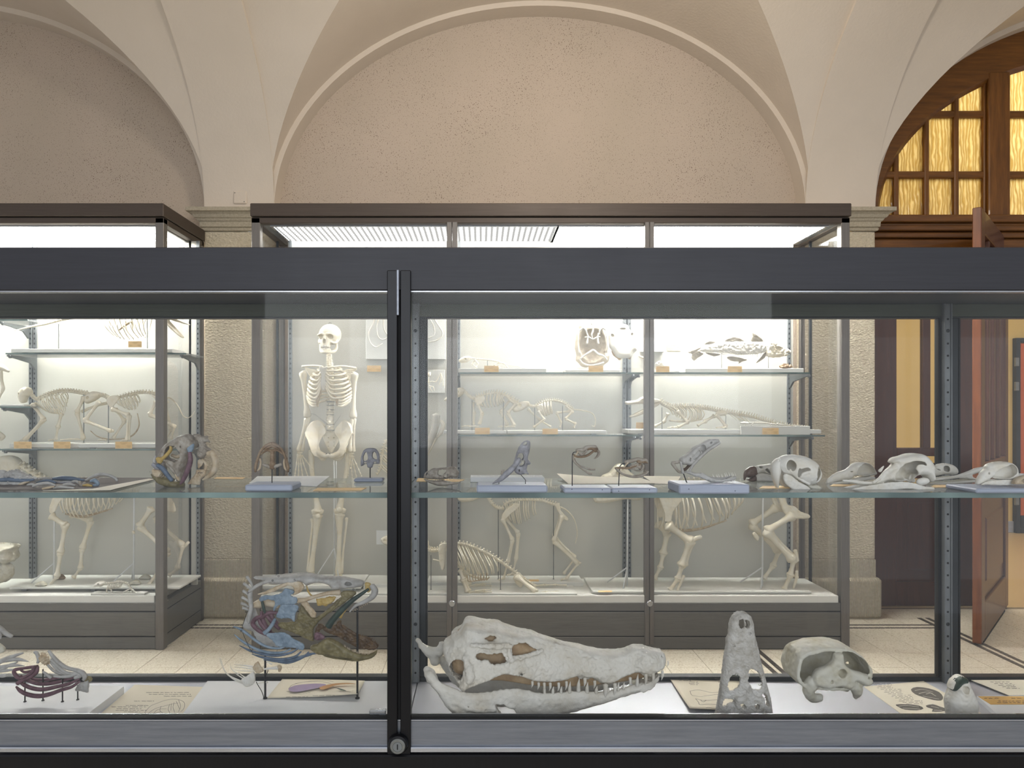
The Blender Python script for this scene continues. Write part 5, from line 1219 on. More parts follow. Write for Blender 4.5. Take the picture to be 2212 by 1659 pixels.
# ---- coloured fish skull on its jaw
Q = Plane(1.775); Zf = lambda pts: zz(pts, 310, 920, 11.44)
cs = thing('painted_fish_skull', 'round painted fish skull with purple strip and tan tusk-like bone on the shelf', 'skull', (XY(398, 1.775), 1.775, ZS))
v = Vol(332, 448, 936, 1044, -30, 30, .9)
o = Zf([(330, 860), (360, 760), (430, 620), (520, 490), (640, 400), (760, 330), (900, 245), (1020, 210), (1140, 208), (1220, 260), (1300, 330), (1350, 420), (1330, 520), (1200, 600), (1150, 700), (1120, 850), (1060, 1000), (1000, 1160), (980, 1320), (930, 1360), (840, 1180), (760, 1060), (640, 960), (520, 900), (430, 900), (380, 960)])
v.add(v.infl(o, v.tab([(335, 8), (360, 16), (400, 24), (430, 22), (446, 12)]), 9, 0)); v.shell(4.5)
for hh in ([(590, 640), (620, 560), (700, 500), (770, 500), (870, 490), (920, 560), (1000, 660), (1010, 740), (980, 820), (900, 870), (800, 870), (700, 840), (600, 800), (575, 720)],): v.cut(v.slab(Zf(hh), -40, 40, 2), 2)
v.cut(v.ell(Zf([(1025, 510)])[0]+(-24,), (2, 2.5, 6)), .5); v.noise(1.0, 6, 31).noise(.8, 3, 32)
Q.vol('brain_case', v, B_GREY, cs)
plate('crest', Q, cs, Zf([(1200, 230), (1300, 215), (1390, 230), (1440, 260), (1580, 250), (1560, 320), (1640, 400), (1560, 400), (1500, 440), (1560, 530), (1650, 570), (1640, 630), (1540, 600), (1560, 660), (1480, 780), (1380, 800), (1310, 700), (1340, 560), (1360, 440), (1290, 330)]), B_GREY, 4, 7, 6, h=.9, nz=1.6)
strand('eye_bar', Q, cs, Zf([(740, 470), (750, 570), (680, 670), (580, 770), (480, 850)]), [2.6, 4, 4.2, 4, 5], B_YEL, -14)
plate('eye_bone', Q, cs, Zf([(380, 800), (440, 750), (540, 800), (550, 860), (500, 930), (420, 900)]), B_YEL, -14, 4, 4, h=.8)
strand('palate_bar', Q, cs, Zf([(640, 720), (760, 770), (860, 740), (960, 660)]), [3, 4, 4, 3], B_TAN, 10)
strand('snout_edge', Q, cs, Zf([(330, 740), (300, 860), (330, 960)]), [2, 4, 3], B_FGREY, -6)
for c, r, mt, d in (([(310, 930), (420, 1010), (480, 1060)], [4, 5, 3], B_SLATE, -16), ([(430, 950), (560, 1030), (680, 1180), (800, 1330)], [4, 5.5, 5, 4.5], B_BLUED, -18), ([(640, 920), (780, 1060), (900, 1200), (980, 1340)], [3, 4, 4, 3], B_GREY, -14), ([(880, 1180), (920, 1260), (960, 1330)], [3, 4, 2.4], B_TAN, -16)):
    strand('jaw_bar', Q, cs, Zf(c), r, mt, d)
v = Vol(324, 404, 1008, 1058, -26, 26, .9)
o = Zf([(165, 1130), (200, 1180), (260, 1120), (290, 1040), (330, 1080), (480, 1240), (640, 1260), (800, 1330), (960, 1360), (1010, 1460), (960, 1530), (800, 1528), (600, 1500), (420, 1430), (280, 1320), (200, 1230)])
v.add(v.infl(o, v.tab([(324, 3), (345, 16), (380, 22), (400, 16)]), 8, -2)); v.noise(1.4, 5, 34); Q.vol('lower_jaw', v, B_OLIVE, cs)
v = Vol(328, 372, 1006, 1034, -22, 6, .7); v.add(v.infl(Zf([(290, 1100), (330, 1040), (420, 1060), (500, 1060), (560, 1130), (520, 1240), (420, 1270), (330, 1220)]), 12, 6, -10)); v.noise(2.2, 3, 35); Q.vol('tooth_plate', v, B_TAN, cs)
strand('purple_strip', Q, cs, Zf([(1240, 640), (1260, 800), (1230, 960), (1160, 1150), (1080, 1320), (1000, 1420)]), [4, 5.4, 5.8, 5.4, 4.4, 1.6], B_PURP, -20)
plate('blue_plate', Q, cs, Zf([(1160, 520), (1230, 460), (1330, 430), (1340, 500), (1300, 620), (1200, 650)]), B_BLUE, -18, 4, 4, h=.8)
strand('gill_tusk', Q, cs, Zf([(1560, 700), (1680, 680), (1740, 780), (1760, 950), (1720, 1120), (1600, 1250), (1440, 1340)]), [6, 8, 8, 7.5, 7, 5, 2], B_TAN, 4)
plate('rear_plate', Q, cs, Zf([(1280, 1090), (1480, 1080), (1520, 1150), (1460, 1250), (1380, 1330), (1360, 1460), (1180, 1450), (1060, 1440), (1180, 1280), (1260, 1180)]), B_TAN, 6, 4, 4, h=.8)
strand('rear_strut', Q, cs, Zf([(1400, 830), (1480, 930), (1500, 1030), (1470, 1120)]), [2.4, 3, 3, 3.4], B_TAN, 10)
plate('rear_web', Q, cs, Zf([(1300, 850), (1400, 840), (1450, 920), (1400, 1000), (1310, 1060)]), B_TAN, 8, 2, 3, h=.8)
for k in range(3):
    m = MB(); c = Q(Zf([(1350+k*42, 1160)])[0]+(1.5,)); m.ell(c, (.0012, .0006, .0018), 8, 6); mk('ink_mark', m, M_INK, cs)
# ---- flat board with disarticulated bones
bd = MB(); z_ = ZS+.0006
def onshelf(px, py, dz=0.0): Y = (H-(ZS+dz))*F/(py-CY); return (XY(px, Y), Y, ZS+dz)
a, b, c, d = onshelf(-70, 1034), onshelf(336, 1034.5), onshelf(236, 1058), onshelf(-120, 1061)
bd.ext([(p[0], p[1], z_) for p in (a, b, c, d)], (0, 0, .003)); brd = mk('specimen_board', bd, simple('taupe_felt', (96, 86, 80), (112, 102, 94), .9, sc=60), None, 'taupe board with grey paper edge carrying small loose fish bones', 'board')
m = MB(); q_ = [onshelf(92, 1060, .0035), onshelf(238, 1059, .0035), onshelf(336, 1035, .0035), onshelf(322, 1034, .0035), onshelf(200, 1056, .0035)]
m.ext(q_, (0, 0, .0006)); mk('paper_edge', m, M_PAPER, brd)
Q = Plane(1.80); Zb = lambda pts: zz(pts, 0, 960, 6.144)
fb0 = thing('loose_fish_skull', 'grey folded fish skull bones at the left end of the glass shelf', 'bones', (XY(30, 1.8), 1.8, ZS+.004))
plate('skull_bone', Q, fb0, Zb([(-120, 340), (0, 345), (100, 360), (220, 330), (320, 390), (430, 430), (505, 455), (470, 490), (380, 500), (300, 560), (240, 600), (200, 560), (130, 560), (60, 600), (0, 605), (-120, 600)]), B_FGREY, 0, 13, 12, h=1.0, nz=2.4)
strand('skull_ridge', Q, fb0, Zb([(-60, 470), (150, 460), (300, 470), (420, 470), (500, 458)]), [4, 5, 4, 4, 2], B_BLUED, -12)
strand('skull_ridge', Q, fb0, Zb([(240, 600), (300, 540), (400, 490), (490, 460)]), [3, 3.4, 3.4, 2], B_TAN, -12)
for k, (c, r, mt) in enumerate((([(500, 460), (620, 452), (690, 455)], [2, 3, 2], B_FGREY), ([(480, 505), (600, 480), (680, 485), (740, 510)], [1.6, 3, 3, 1.6], B_BLUED), ([(430, 560), (520, 530), (640, 515), (740, 545)], [2, 3.6, 3.6, 1.6], B_FGREY), ([(700, 455), (830, 450), (960, 455), (1120, 475)], [3, 5.5, 5, 2], B_BLUED), ([(680, 480), (780, 505), (900, 500), (990, 505)], [2, 2.6, 2.6, 2], B_SLATE), ([(840, 540), (920, 525), (1000, 545)], [3, 3.4, 2], B_FGREY), ([(710, 580), (820, 565), (980, 580)], [2, 3, 2], B_FGREY), ([(950, 495), (1010, 490), (1060, 520)], [2, 3, 3], B_FGREY), ([(1050, 490), (1080, 545), (1130, 510)], [3, 4, 3], B_GREY), ([(1100, 545), (1160, 540), (1220, 552)], [2, 3.5, 2], B_YEL), ([(1200, 490), (1260, 480), (1300, 530), (1240, 545)], [3, 5, 4, 3], B_BLUE), ([(1130, 480), (1250, 420), (1340, 395), (1450, 410), (1530, 450), (1555, 485)], [2, 3.6, 3.6, 3.4, 3.2, 2.6], B_FGREY), ([(1150, 485), (1260, 440), (1380, 415), (1480, 430)], [1.6, 2, 2, 1.4], B_GREY), ([(560, 590), (640, 575), (720, 560)], [2, 2.6, 1.6], B_TAN), ([(360, 540), (420, 530), (480, 545)], [2, 3, 2], B_FGREY))):
    # each loose bone lies on the board at its own depth
    yy = max(p[1] for p in Zb(c)); Yb_ = (H-(ZS+.004))*F/(max(yy, 1035)+1.5-CY); Qb = Plane(min(Yb_, 1.96))
    o_ = strand('loose_fish_bone', Qb, None, Zb(c), r, mt)
    o_['category'] = 'bone'; o_['group'] = 'loose bones on the taupe board'
    o_['label'] = ('arched toothed jaw bone at the right end of the taupe board' if k == 11 else 'thin inner strip of the arched jaw bone on the taupe board' if k == 12 else 'small blue and white saddle bone on the taupe board' if k == 10 else 'small mustard yellow bone chip on the taupe board' if k == 9 else {0: 'thin grey bone touching the folded skull on the taupe board', 1: 'dull blue bone crossing just right of the folded fish skull', 2: 'thick grey bent bone at the front left of the taupe board', 3: 'long blue flat bone in the middle rear of the taupe board', 4: 'narrow slate bone in front of the long blue bone', 5: 'short humped grey bone left of the yellow bone chip', 6: 'long low grey bone nearest the front edge of the taupe board', 7: 'small grey wedge bone behind the yellow bone chip', 8: 'brown-grey hooked bone beside the yellow bone chip', 13: 'short tan sliver at the front of the taupe board', 14: 'small grey sliver close to the folded skull tip'}[k])
    if k == 11: small_teeth(o_, Qb, Zb([(1290, 425), (1350, 415), (1420, 420)]), 7, 3, .6, (-.3, 1), B_TAN, 0)
# ---- brown frog skull on pin and block
bk, Yb1, z1 = block(528.5, 631, 1047.5, 1062, .085, 'grey-blue block carrying the wide brown frog skull')
Zg = lambda pts: zz(pts, 500, 930, 4.809)
Q = Plane(Yb1+.05)
fg = thing('frog_skull', 'wide brown frog skull on a black pin left of the human skeleton', 'skull', (XY(588, Q.Y), Q.Y, z1))
def mirror(pts, cx): return [(2*cx-x, y) for x, y in pts]
for sg in (0, 1):
    M_ = (lambda c: mirror(c, 587.6)) if sg else (lambda c: c)
    strand('jaw_arch', Q, fg, M_(Zg([(420, 135), (360, 160), (310, 210), (280, 280), (255, 370), (252, 430)])), [4.5, 3.4, 3, 3, 3.6, 2.4], B_BROWN, -2)
    strand('inner_bar', Q, fg, M_(Zg([(290, 290), (300, 330), (290, 390), (265, 420)])), [2, 2, 2.6, 1.6], B_TAN, 2)
    strand('cross_bar', Q, fg, M_(Zg([(420, 215), (370, 205), (320, 235), (300, 250)])), [3.6, 2.6, 2.2, 2], B_BROWN)
    strand('nasal', Q, fg, M_(Zg([(425, 150), (385, 175), (345, 200)])), [5, 3.4, 2.4], B_BROWN)
    strand('rear_bar', Q, fg, M_(Zg([(425, 375), (370, 368), (325, 350)])), [5, 4, 3], B_GREY)
strand('brain_case', Q, fg, Zg([(425, 200), (424, 260), (424, 320), (424, 350), (424, 395)]), [4.4, 4.6, 5, 8, 6], B_BROWN, 0)
rod(fg, Q, 587.6, 1013, z1, .0014, foot=False)
bk, Yb1, z1 = block(764, 826, 1034, 1042, .045, 'small grey-blue block carrying the small slate frog skull')
Q = Plane(Yb1+.022)
fg = thing('small_frog_skull', 'small slate grey frog skull on a pin beside the black upright', 'skull', (XY(799, Q.Y), Q.Y, z1))
v = Vol(774, 826, 962, 1014, -10, 10, .6)
v.add(v.infl(Zg([(1440, 180), (1500, 190), (1535, 240), (1540, 330), (1530, 345), (1480, 345), (1465, 380), (1440, 390), (1412, 380), (1400, 345), (1350, 370), (1342, 340), (1350, 260), (1385, 195)]), 5, 5))
for hh in ([(1400, 220), (1418, 260), (1415, 300), (1375, 320), (1370, 270)], [(1478, 220), (1505, 240), (1512, 300), (1470, 285), (1465, 250)], [(1375, 330), (1405, 325), (1400, 340), (1380, 342)], [(1480, 325), (1510, 325), (1505, 335), (1480, 338)]): v.cut(v.slab(Zg(hh), -20, 20, 2), .8)
v.noise(.6, 4, 40); Q.vol('skull_bone', v, B_SLATE, fg); rod(fg, Q, 799.5, 1009, z1, .0016, foot=False)
# papers on the shelf
def spaper(label, corners, mat, dz=.0005, cat='paper', lines=0, curl=None, name='specimen_sheet', th=.0006):
    pts = [onshelf(px, py, dz) for px, py in corners]; m = MB()
    if curl:
        A, B_, C, D = [np.array(p) for p in pts]; n = 10; V = []
        for i in range(n+1):
            for j in range(n+1):
                u, w = i/n, j/n; p = (A*(1-u)+B_*u)*(1-w)+(D*(1-u)+C*u)*w; V.append((p[0], p[1], p[2]+curl(u, w)))
        k = n+1; f = [(i*k+j, (i+1)*k+j, (i+1)*k+j+1, i*k+j+1) for i in range(n) for j in range(n)]; m.add(V, f); m.add([(x, y, z-.0005) for x, y, z in V], f)
    else: m.ext(pts, (0, 0, th))
    o = mk(name, m, mat, None, label, cat)
    if lines:
        xs = [c[0] for c in corners]; y0_, y1_ = min(c[1] for c in corners), max(c[1] for c in corners); st_ = []
        z = ZS+dz+th+.0002; mm = MB()
        for k in range(lines):
            y = y0_+(y1_-y0_)*(k+1)/(lines+1); a = min(xs)+(max(xs)-min(xs))*.25; b = a+(max(xs)-min(xs))*.4
            Y = (H-z)*F/(y-CY); mm.box(XY(a, Y), XY(b, Y), Y-.0006, Y+.0006, z, z+.0001)
        mk('print', mm, M_INKL, o, kind='stuff')
    return o
spaper('white drawing sheet lying behind the brown frog skull block', [(556, 1029), (712, 1028.5), (684, 1051), (538, 1044)], M_PAPERW, lines=3)
spaper('long orange label lying flat at the front of the glass shelf', [(686, 1054), (792, 1054), (780, 1059.5), (676, 1060)], M_ORANGE, .0005, 'label', name='name_label')
spaper('orange label behind the reptile skull near the black upright', [(903, 1033), (1004, 1036), (992, 1041), (899, 1040)], M_ORANGE, .0005, 'label', name='name_label')
spaper('short orange label at the far left of the frog blocks', [(468, 1031), (530, 1031.5), (524, 1034.5), (462, 1034)], M_ORANGE, .0005, 'label', name='name_label')
m = MB(); Yc = YS(1042); m.cbox(XY(1016, Yc), XY(1176, Yc), Yc, Yc+.07, ZS+.0005, ZY(1031, Yc), .001)
cd = mk('caption_card', m, M_PAPERW, None, 'white caption card with a line of print behind the curved slate skull', 'card')
ml = MB()
for s_ in textline(1031, 1078, 1024.5+1.8, 0, 91, 1.2)+textline(1130, 1165, 1027.6, 0, 92, 1.2)+textline(1119, 1158, 1031.5, 0, 94, .8):
    zt_ = ZY(1031, Yc)+.0002; V = []
    for px, py in s_: Y_ = Yc+.035+(1029-py)*.004; V.append((XY(px, Y_), Y_, zt_))
    for a, b in zip(V[:-1], V[1:]): ml.ext([a, (a[0], a[1]+.0016, a[2]), (b[0], b[1]+.0016, b[2]), b], (0, 0, .0001))
mk('print', ml, M_INK, cd, kind='stuff')
spaper('curled cream sheet behind the two snake skulls', [(1203, 1030), (1372, 1032), (1420, 1044), (1228, 1045)], M_PAPER, .001, curl=lambda u, w: .010*(1-u)**2*(1-w)+.006*max(0, u-.7)*(1-w)*3)
spaper('cream sheet between the snake skulls and the open-jawed skull', [(1388, 1031), (1470, 1032), (1460, 1046), (1415, 1045)], M_PAPER, .001, curl=lambda u, w: .004*(1-w))
spaper('orange label lying in front of the parrot skull', [(1648, 1050), (1712, 1050), (1706, 1055), (1640, 1055)], M_ORANGE, .0005, 'label', name='name_label')
spaper('orange label under the goose skull', [(1800, 1046), (1880, 1047), (1876, 1051), (1792, 1050)], M_ORANGE, .0005, 'label', name='name_label')
spaper('orange label between the long-billed skull and the white block', [(2018, 1048), (2062, 1048), (2056, 1053), (2010, 1053)], M_ORANGE, .0005, 'label', name='name_label')
# ---- reptile skull lying near the upright
Q = Plane(1.765); Zr = lambda pts: zz(pts, 900, 990, 18.433)
rp = thing('reptile_skull', 'small grey reptile skull with tiny teeth lying right of the black upright', 'skull', (XY(955, 1.765), 1.765, ZS))
v = Vol(912, 994, 1004, 1036, -18, 18, .65)
o = Zr([(275, 740), (300, 640), (380, 540), (500, 470), (650, 420), (850, 390), (1050, 370), (1240, 345), (1350, 320), (1540, 350), (1620, 430), (1680, 560), (1650, 700), (1560, 780), (1400, 740), (1200, 820), (1000, 840), (800, 840), (500, 820), (300, 790)])
v.add(v.infl(o, v.tab([(914, 6), (935, 11), (965, 15), (990, 10)]), 7)); v.shell(2.2)
for hh in ([(860, 500), (930, 460), (1100, 440), (1200, 450), (1170, 560), (1100, 620), (1020, 700), (900, 690), (840, 620)], [(1060, 720), (1200, 620), (1280, 640), (1250, 720), (1150, 780)], [(380, 620), (440, 550), (510, 520), (440, 600), (390, 680)]): v.cut(v.slab(Zr(hh), -30, 30, 2), .8)
v.noise(.8, 4, 45).noise(.5, 2, 46); Q.vol('cranium', v, B_GREY, rp)
v = Vol(912, 1000, 1028, 1052, -16, 16, .65); v.add(v.infl(Zr([(285, 800), (500, 860), (700, 870), (1000, 860), (1200, 900), (1400, 940), (1600, 960), (1800, 905), (1700, 985), (1450, 1040), (1200, 1090), (950, 1100), (700, 1050), (450, 950), (330, 880)]), v.tab([(914, 5), (940, 11), (985, 13)]), 6)); v.noise(.6, 4, 47)
mn = Q.vol('mandible', v, B_GREY, rp)
small_teeth(mn, Q, Zr([(540, 850), (760, 860), (980, 855)]), 9, 2.2, .7, (0, -1), B_BIRD, -11)
# ---- turtle-like slate skull and jaw propped on wires
bk, Yb1, z1 = block(1029.5, 1183, 1048.5, 1065, .085, 'long grey-blue block carrying the slate skull propped on wires')
Q = Plane(Yb1+.04); Zs = lambda pts: zz(pts, 1000, 930, 9.217)
sl = thing('slate_skull', 'slate grey skull standing nose up with its jaw leaning against it', 'skull', (XY(1110, Q.Y), Q.Y, z1))
v = Vol(1100, 1152, 946, 1032, -14, 16, .7)
v.add(v.infl(Zs([(1240, 205), (1330, 200), (1340, 300), (1320, 420), (1290, 560), (1345, 640), (1330, 670), (1280, 690), (1270, 780), (1280, 820), (1200, 870), (1120, 885), (1040, 830), (1010, 740), (1010, 640), (1040, 540), (1070, 430), (1120, 320), (1170, 250)]), 11, 9)); v.shell(3)
for hh in ([(1190, 270), (1230, 225), (1272, 230), (1265, 275), (1215, 292)], [(1090, 500), (1120, 455), (1180, 450), (1205, 500), (1195, 560), (1120, 640), (1080, 580)], [(1110, 680), (1200, 590), (1225, 610), (1220, 680), (1150, 710)]): v.cut(v.slab(Zs(hh), -30, 30, 2), .8)
v.cut(v.ell(Zs([(1115, 790)])[0]+(-10,), (2.2, 3.6, 7)), .6); v.noise(.9, 4, 50); Q.vol('cranium', v, B_SLATE, sl)
strand('cheek_spur', Q, sl, Zs([(1200, 830), (1250, 830), (1300, 858)]), [2.6, 2, 1.4], B_SLATE, -8)
strand('mandible', Q, sl, Zs([(1120, 550), (1050, 660), (950, 770), (850, 860), (740, 960), (650, 1010), (585, 1052)]), [4.4, 5.4, 6.4, 6.8, 5.4, 3, .9], B_SLATE, -12)
strand('jaw_spur', Q, sl, Zs([(770, 860), (790, 810), (760, 795), (820, 775)]), [3.4, 3, 1.5, 1.4], B_GREY, -12)
for c in ([(730, 985), (718, 1020), (714, 1060)], [(1150, 875), (1200, 930), (1240, 980), (1242, 1015)]):
    m = MB(); p_ = [q+(-6,) for q in Zs(c)]; Q.tube(m, p_, .8, 6, 4); e = Q(p_[-1]); m.tube([e, (e[0], e[1], z1)], .8*Q.s, 6); mk('wire', m, M_ROD, sl, smooth=True)
# ---- two snake skulls
def snake(ox, oy, sc, Y, zt, label, op, rodx, d0, seed):
    Qs = Plane(Y); Zx = lambda pts: zz(pts, ox, oy, sc)
    t = thing('snake_skull', label, 'skull', (XY(rodx, Y), Y, zt))
    return Qs, Zx, t
bk, Yb1, z1 = block(1218, 1321, 1054, 1066, .08, 'left one of two touching grey-blue blocks with nail holes', ((1235.5, 1057), (1301, 1058)))
bk2, Yb2, z2 = block(1322, 1421, 1054, 1066, .08, 'right one of two touching grey-blue blocks with nail holes', ((1336.5, 1061), (1403, 1058)))
Qs, Zx, t = snake(1200, 940, 9.217, Yb1+.045, z1, 'open-mouthed brown snake skull with fangs on a tall bent pin', 0, 1236, 0, 1)
strand('roof', Qs, t, Zx([(410, 310), (470, 290), (540, 295), (620, 250), (700, 235), (780, 235), (840, 275)]), [3.4, 3.4, 4.6, 5, 3.4, 4.2, 2.4], B_GREY)
plate('snout', Qs, t, Zx([(760, 205), (810, 215), (850, 270), (860, 330), (800, 340), (740, 310), (680, 290), (640, 300), (620, 260), (700, 225)]), B_BROWN, 0, 4, 4, h=.7, nz=1.0)
strand('skull_underside', Qs, t, Zx([(450, 330), (520, 390), (570, 360), (630, 300)]), [3, 3.6, 2.6, 2], B_GREY)
for d in (-5, 5):
    strand('palate_rod', Qs, t, Zx([(350, 385), (430, 430), (560, 425), (660, 390), (740, 330), (790, 300)]), [1.6, 2.2, 2.4, 2, 1.8, 1.4], B_BROWN, d)
    strand('fang', Qs, t, Zx([(840, 300), (860, 350), (840, 410), (800, 450), (765, 476)]), [2.6, 2.6, 2, 1.2, .3], B_GREY, d)
    strand('lower_jaw', Qs, t, Zx([(345, 395), (370, 470), (410, 550), (500, 620), (640, 670), (720, 690), (800, 690)] if d > 0 else [(345, 400), (360, 500), (420, 580), (520, 670), (600, 720), (650, 765), (720, 772)]), [1.6, 3, 2.4, 1.8, 2.2, 2, 1.6], B_GREY, d)
    small_teeth(t, Qs, Zx([(640, 655), (720, 680), (790, 680)] if d > 0 else [(640, 745), (690, 765), (720, 765)]), 5, 3, .5, (.1, -1), B_TAN, d)
strand('quadrate', Qs, t, Zx([(440, 320), (400, 400), (355, 470)]), [1.4, 1.6, 2], B_TAN, -4)
m = MB(); p_ = Zx([(420, 335), (370, 340), (342, 375), (335, 480), (332, 985)]); Qs.tube(m, [q+(0,) for q in p_], [.9, 1, 1.1, 1.1, 1.1], 7, 5); e = Qs(p_[-1]); m.tube([e, (e[0], e[1], z1)], 1.1*Qs.s, 7); mk('pin', m, M_ROD, t, smooth=True)
Qs, Zx, t = snake(1200, 940, 9.217, Yb2+.045, z2, 'brown snake skull with half closed jaws on a short bent pin', 0, 1336, 0, 2)
strand('roof', Qs, t, Zx([(1380, 540), (1460, 525), (1560, 500), (1640, 480), (1720, 500), (1800, 500), (1830, 560)]), [4, 4.6, 4.6, 4.2, 4.6, 4, 2], B_GREY)
plate('snout', Qs, t, Zx([(1640, 475), (1760, 470), (1820, 520), (1835, 565), (1780, 560), (1700, 560), (1640, 560), (1600, 520)]), B_BROWN, 0, 4, 4, h=.7, nz=1.0)
plate('cheek', Qs, t, Zx([(1480, 600), (1560, 570), (1640, 560), (1700, 600), (1690, 680), (1620, 640), (1560, 680), (1500, 690), (1460, 670)]), B_GREY, -3, 3, 4, h=.7, nz=1.4)
for d in (-5, 5):
    strand('palate_rod', Qs, t, Zx([(1190, 660), (1300, 650), (1440, 655), (1560, 620), (1700, 570)]), [1.6, 2, 2.2, 2, 1.6], B_BROWN, d)
    strand('lower_jaw', Qs, t, Zx([(1200, 660), (1280, 740), (1400, 800), (1540, 825), (1680, 815), (1780, 770), (1840, 720)]), [2, 2.4, 2.4, 2.6, 2.6, 2.2, 1.4], B_GREY, d)
    strand('fang', Qs, t, Zx([(1740, 590), (1735, 640), (1700, 690), (1650, 710), (1560, 705)]), [2.4, 2.4, 2, 1.6, .4], B_GREY, d)
    small_teeth(t, Qs, Zx([(1640, 790), (1720, 770), (1800, 720)]), 5, 3, .5, (-.1, -1), B_TAN, d)
strand('quadrate', Qs, t, Zx([(1440, 540), (1370, 620), (1330, 680)]), [1.4, 1.6, 2], B_TAN, -4)
m = MB(); p_ = Zx([(1390, 560), (1330, 575), (1285, 620), (1270, 740), (1258, 985)]); Qs.tube(m, [q+(0,) for q in p_], [.9, 1, 1.1, 1.1, 1.1], 7, 5); e = Qs(p_[-1]); m.tube([e, (e[0], e[1], z2)], 1.1*Qs.s, 7); mk('pin', m, M_ROD, t, smooth=True)
# ---- open-jawed toothed skull (python) on the big block
bk, Yb1, z1 = block(1467, 1620, 1046.5, 1067.5, .10, 'large grey-blue block carrying the open-jawed toothed skull', ((1488, 1056.5), (1588, 1060.5)))
Q = Plane(Yb1+.05); Zy = lambda pts: zz(pts, 1430, 930, 5.978)
py_ = thing('open_jawed_skull', 'white grey skull with wide open toothed jaws, upper jaw raised', 'skull', (XY(1480, Q.Y), Q.Y, z1))
v = Vol(1462, 1556, 944, 1012, -20, 20, .8)
o = Zy([(490, 170), (600, 108), (640, 112), (700, 105), (730, 112), (735, 150), (715, 165), (690, 180), (650, 210), (620, 240), (560, 290), (520, 330), (470, 380), (400, 430), (350, 450), (300, 440), (250, 440), (225, 400), (235, 350), (300, 310), (350, 270), (400, 220), (440, 195)])
v.add(v.infl(o, v.tab([(1465, 10), (1480, 15), (1510, 12), (1552, 7)]), 6)); v.cut(v.ell(Zy([(515, 228)])[0]+(-9,), (6, 8.5, 11), 20), 1); v.cut(v.slab(Zy([(390, 320), (450, 260), (475, 270), (470, 310), (400, 370), (370, 350)]), -30, -8, 2), 1)
v.cut(v.ell(Zy([(615, 155)])[0]+(-9,), (3.4, 2.2, 6), 30), .6)
for a in ((345, 360), (340, 385), (330, 375)): v.cut(v.ell(Zy([a])[0]+(-14,), (1.4, 1.4, 4)), .3)
v.noise(.8, 5, 60).noise(.5, 2.5, 61); cr2 = Q.vol('cranium', v, B_FGREY, py_)
uj = strand('upper_jaw', Q, py_, Zy([(330, 520), (370, 450), (430, 380), (500, 310), (580, 240), (660, 190), (725, 150)]), [2, 3, 3.4, 3.4, 3.6, 3.6, 2.4], B_FGREY, -13)
small_teeth(uj, Q, Zy([(430, 370), (500, 315), (600, 245), (680, 200), (735, 140)]), 15, 5.5, 1.1, (-.15, 1), B_BIRD, -13)
strand('rear_strut', Q, py_, Zy([(235, 400), (150, 410), (130, 425), (180, 500), (210, 530), (260, 540)]), [3, 3.2, 4.4, 3, 3, 3], B_GREY, -6)
strand('rear_strut', Q, py_, Zy([(220, 400), (235, 470), (250, 545)]), [3, 2.4, 3.4], B_FGREY, -12)
strand('pterygoid', Q, py_, Zy([(260, 520), (310, 500), (360, 450), (420, 400)]), [2.4, 3.4, 3, 2], B_DKBR, 4)
strand('palate_bone', Q, py_, Zy([(270, 510), (330, 490), (400, 420), (480, 350)]), [2, 3, 3, 2], B_FGREY, 8)
lj = plate('lower_jaw', Q, py_, Zy([(270, 530), (310, 518), (350, 515), (360, 540), (470, 545), (480, 535), (540, 560), (600, 600), (700, 625), (800, 620), (880, 590), (925, 580), (930, 610), (900, 640), (800, 655), (700, 660), (600, 655), (520, 620), (430, 590), (340, 560)]), B_FGREY, -12, 3.4, 3.4, h=.8, nz=.9)
lj2 = strand('far_lower_jaw', Q, py_, Zy([(300, 535), (420, 560), (560, 600), (700, 630), (820, 625), (920, 590)]), [2, 3, 3.4, 3.4, 3, 2], B_FGREY, 12)
small_teeth(lj, Q, Zy([(640, 590), (760, 595), (850, 580), (925, 578)]), 10, 8, 1.1, (-.35, -1), B_BIRD, -12); small_teeth(lj2, Q, Zy([(700, 615), (800, 610), (900, 585)]), 5, 6, 1.0, (-.35, -1), B_BIRD, 12)
m = MB(); p_ = Zy([(245, 520), (270, 570), (298, 650)]); Q.tube(m, [q+(-8,) for q in p_], [1.2, 1.2, 1.3], 7, 5); e = Q(p_[-1]+(-8,)); m.tube([e, (e[0]+.002, e[1], z1)], 1.3*Q.s, 7); mk('pin', m, M_ROD, py_, smooth=True)
# ---- dark-billed bird skull
Q = Plane(1.905)
db = thing('dark_billed_skull', 'bird skull with hooked dark brown bill behind the parrot skull', 'skull', (XY(1650, 1.905), 1.905, ZS))
v = Vol(1622, 1716, 998, 1036, -16, 16, .8); v.add(v.infl(Zy([(1200, 480), (1250, 450), (1320, 440), (1380, 430), (1440, 430), (1600, 450), (1640, 540), (1560, 620), (1440, 590), (1300, 545), (1210, 560)]), 13, 10)); v.shell(3)
for hh in ([(1300, 510), (1330, 480), (1360, 520), (1400, 560), (1340, 540)], [(1230, 460), (1280, 465), (1270, 490), (1240, 480)]): v.cut(v.slab(Zy(hh), -30, 30, 2), .8)
Q.vol('brain_case', v, B_BIRD, db)
v = Vol(1622, 1690, 1015, 1046, -14, 14, .8); v.add(v.infl(Zy([(1200, 570), (1260, 545), (1320, 550), (1400, 590), (1560, 620), (1540, 665), (1400, 668), (1300, 660), (1200, 655)]), 11, 5)); v.noise(.5, 4, 64); Q.vol('jaw_bone', v, B_BIRD, db)
v = Vol(1602, 1644, 1002, 1044, -14, 14, .7); v.add(v.infl(Zy([(1190, 460), (1225, 500), (1235, 560), (1180, 590), (1130, 610), (1090, 600), (1065, 645), (1056, 620), (1058, 560), (1080, 510), (1130, 470)]), 10, 9)); Q.vol('upper_bill', v, B_BEAK, db)
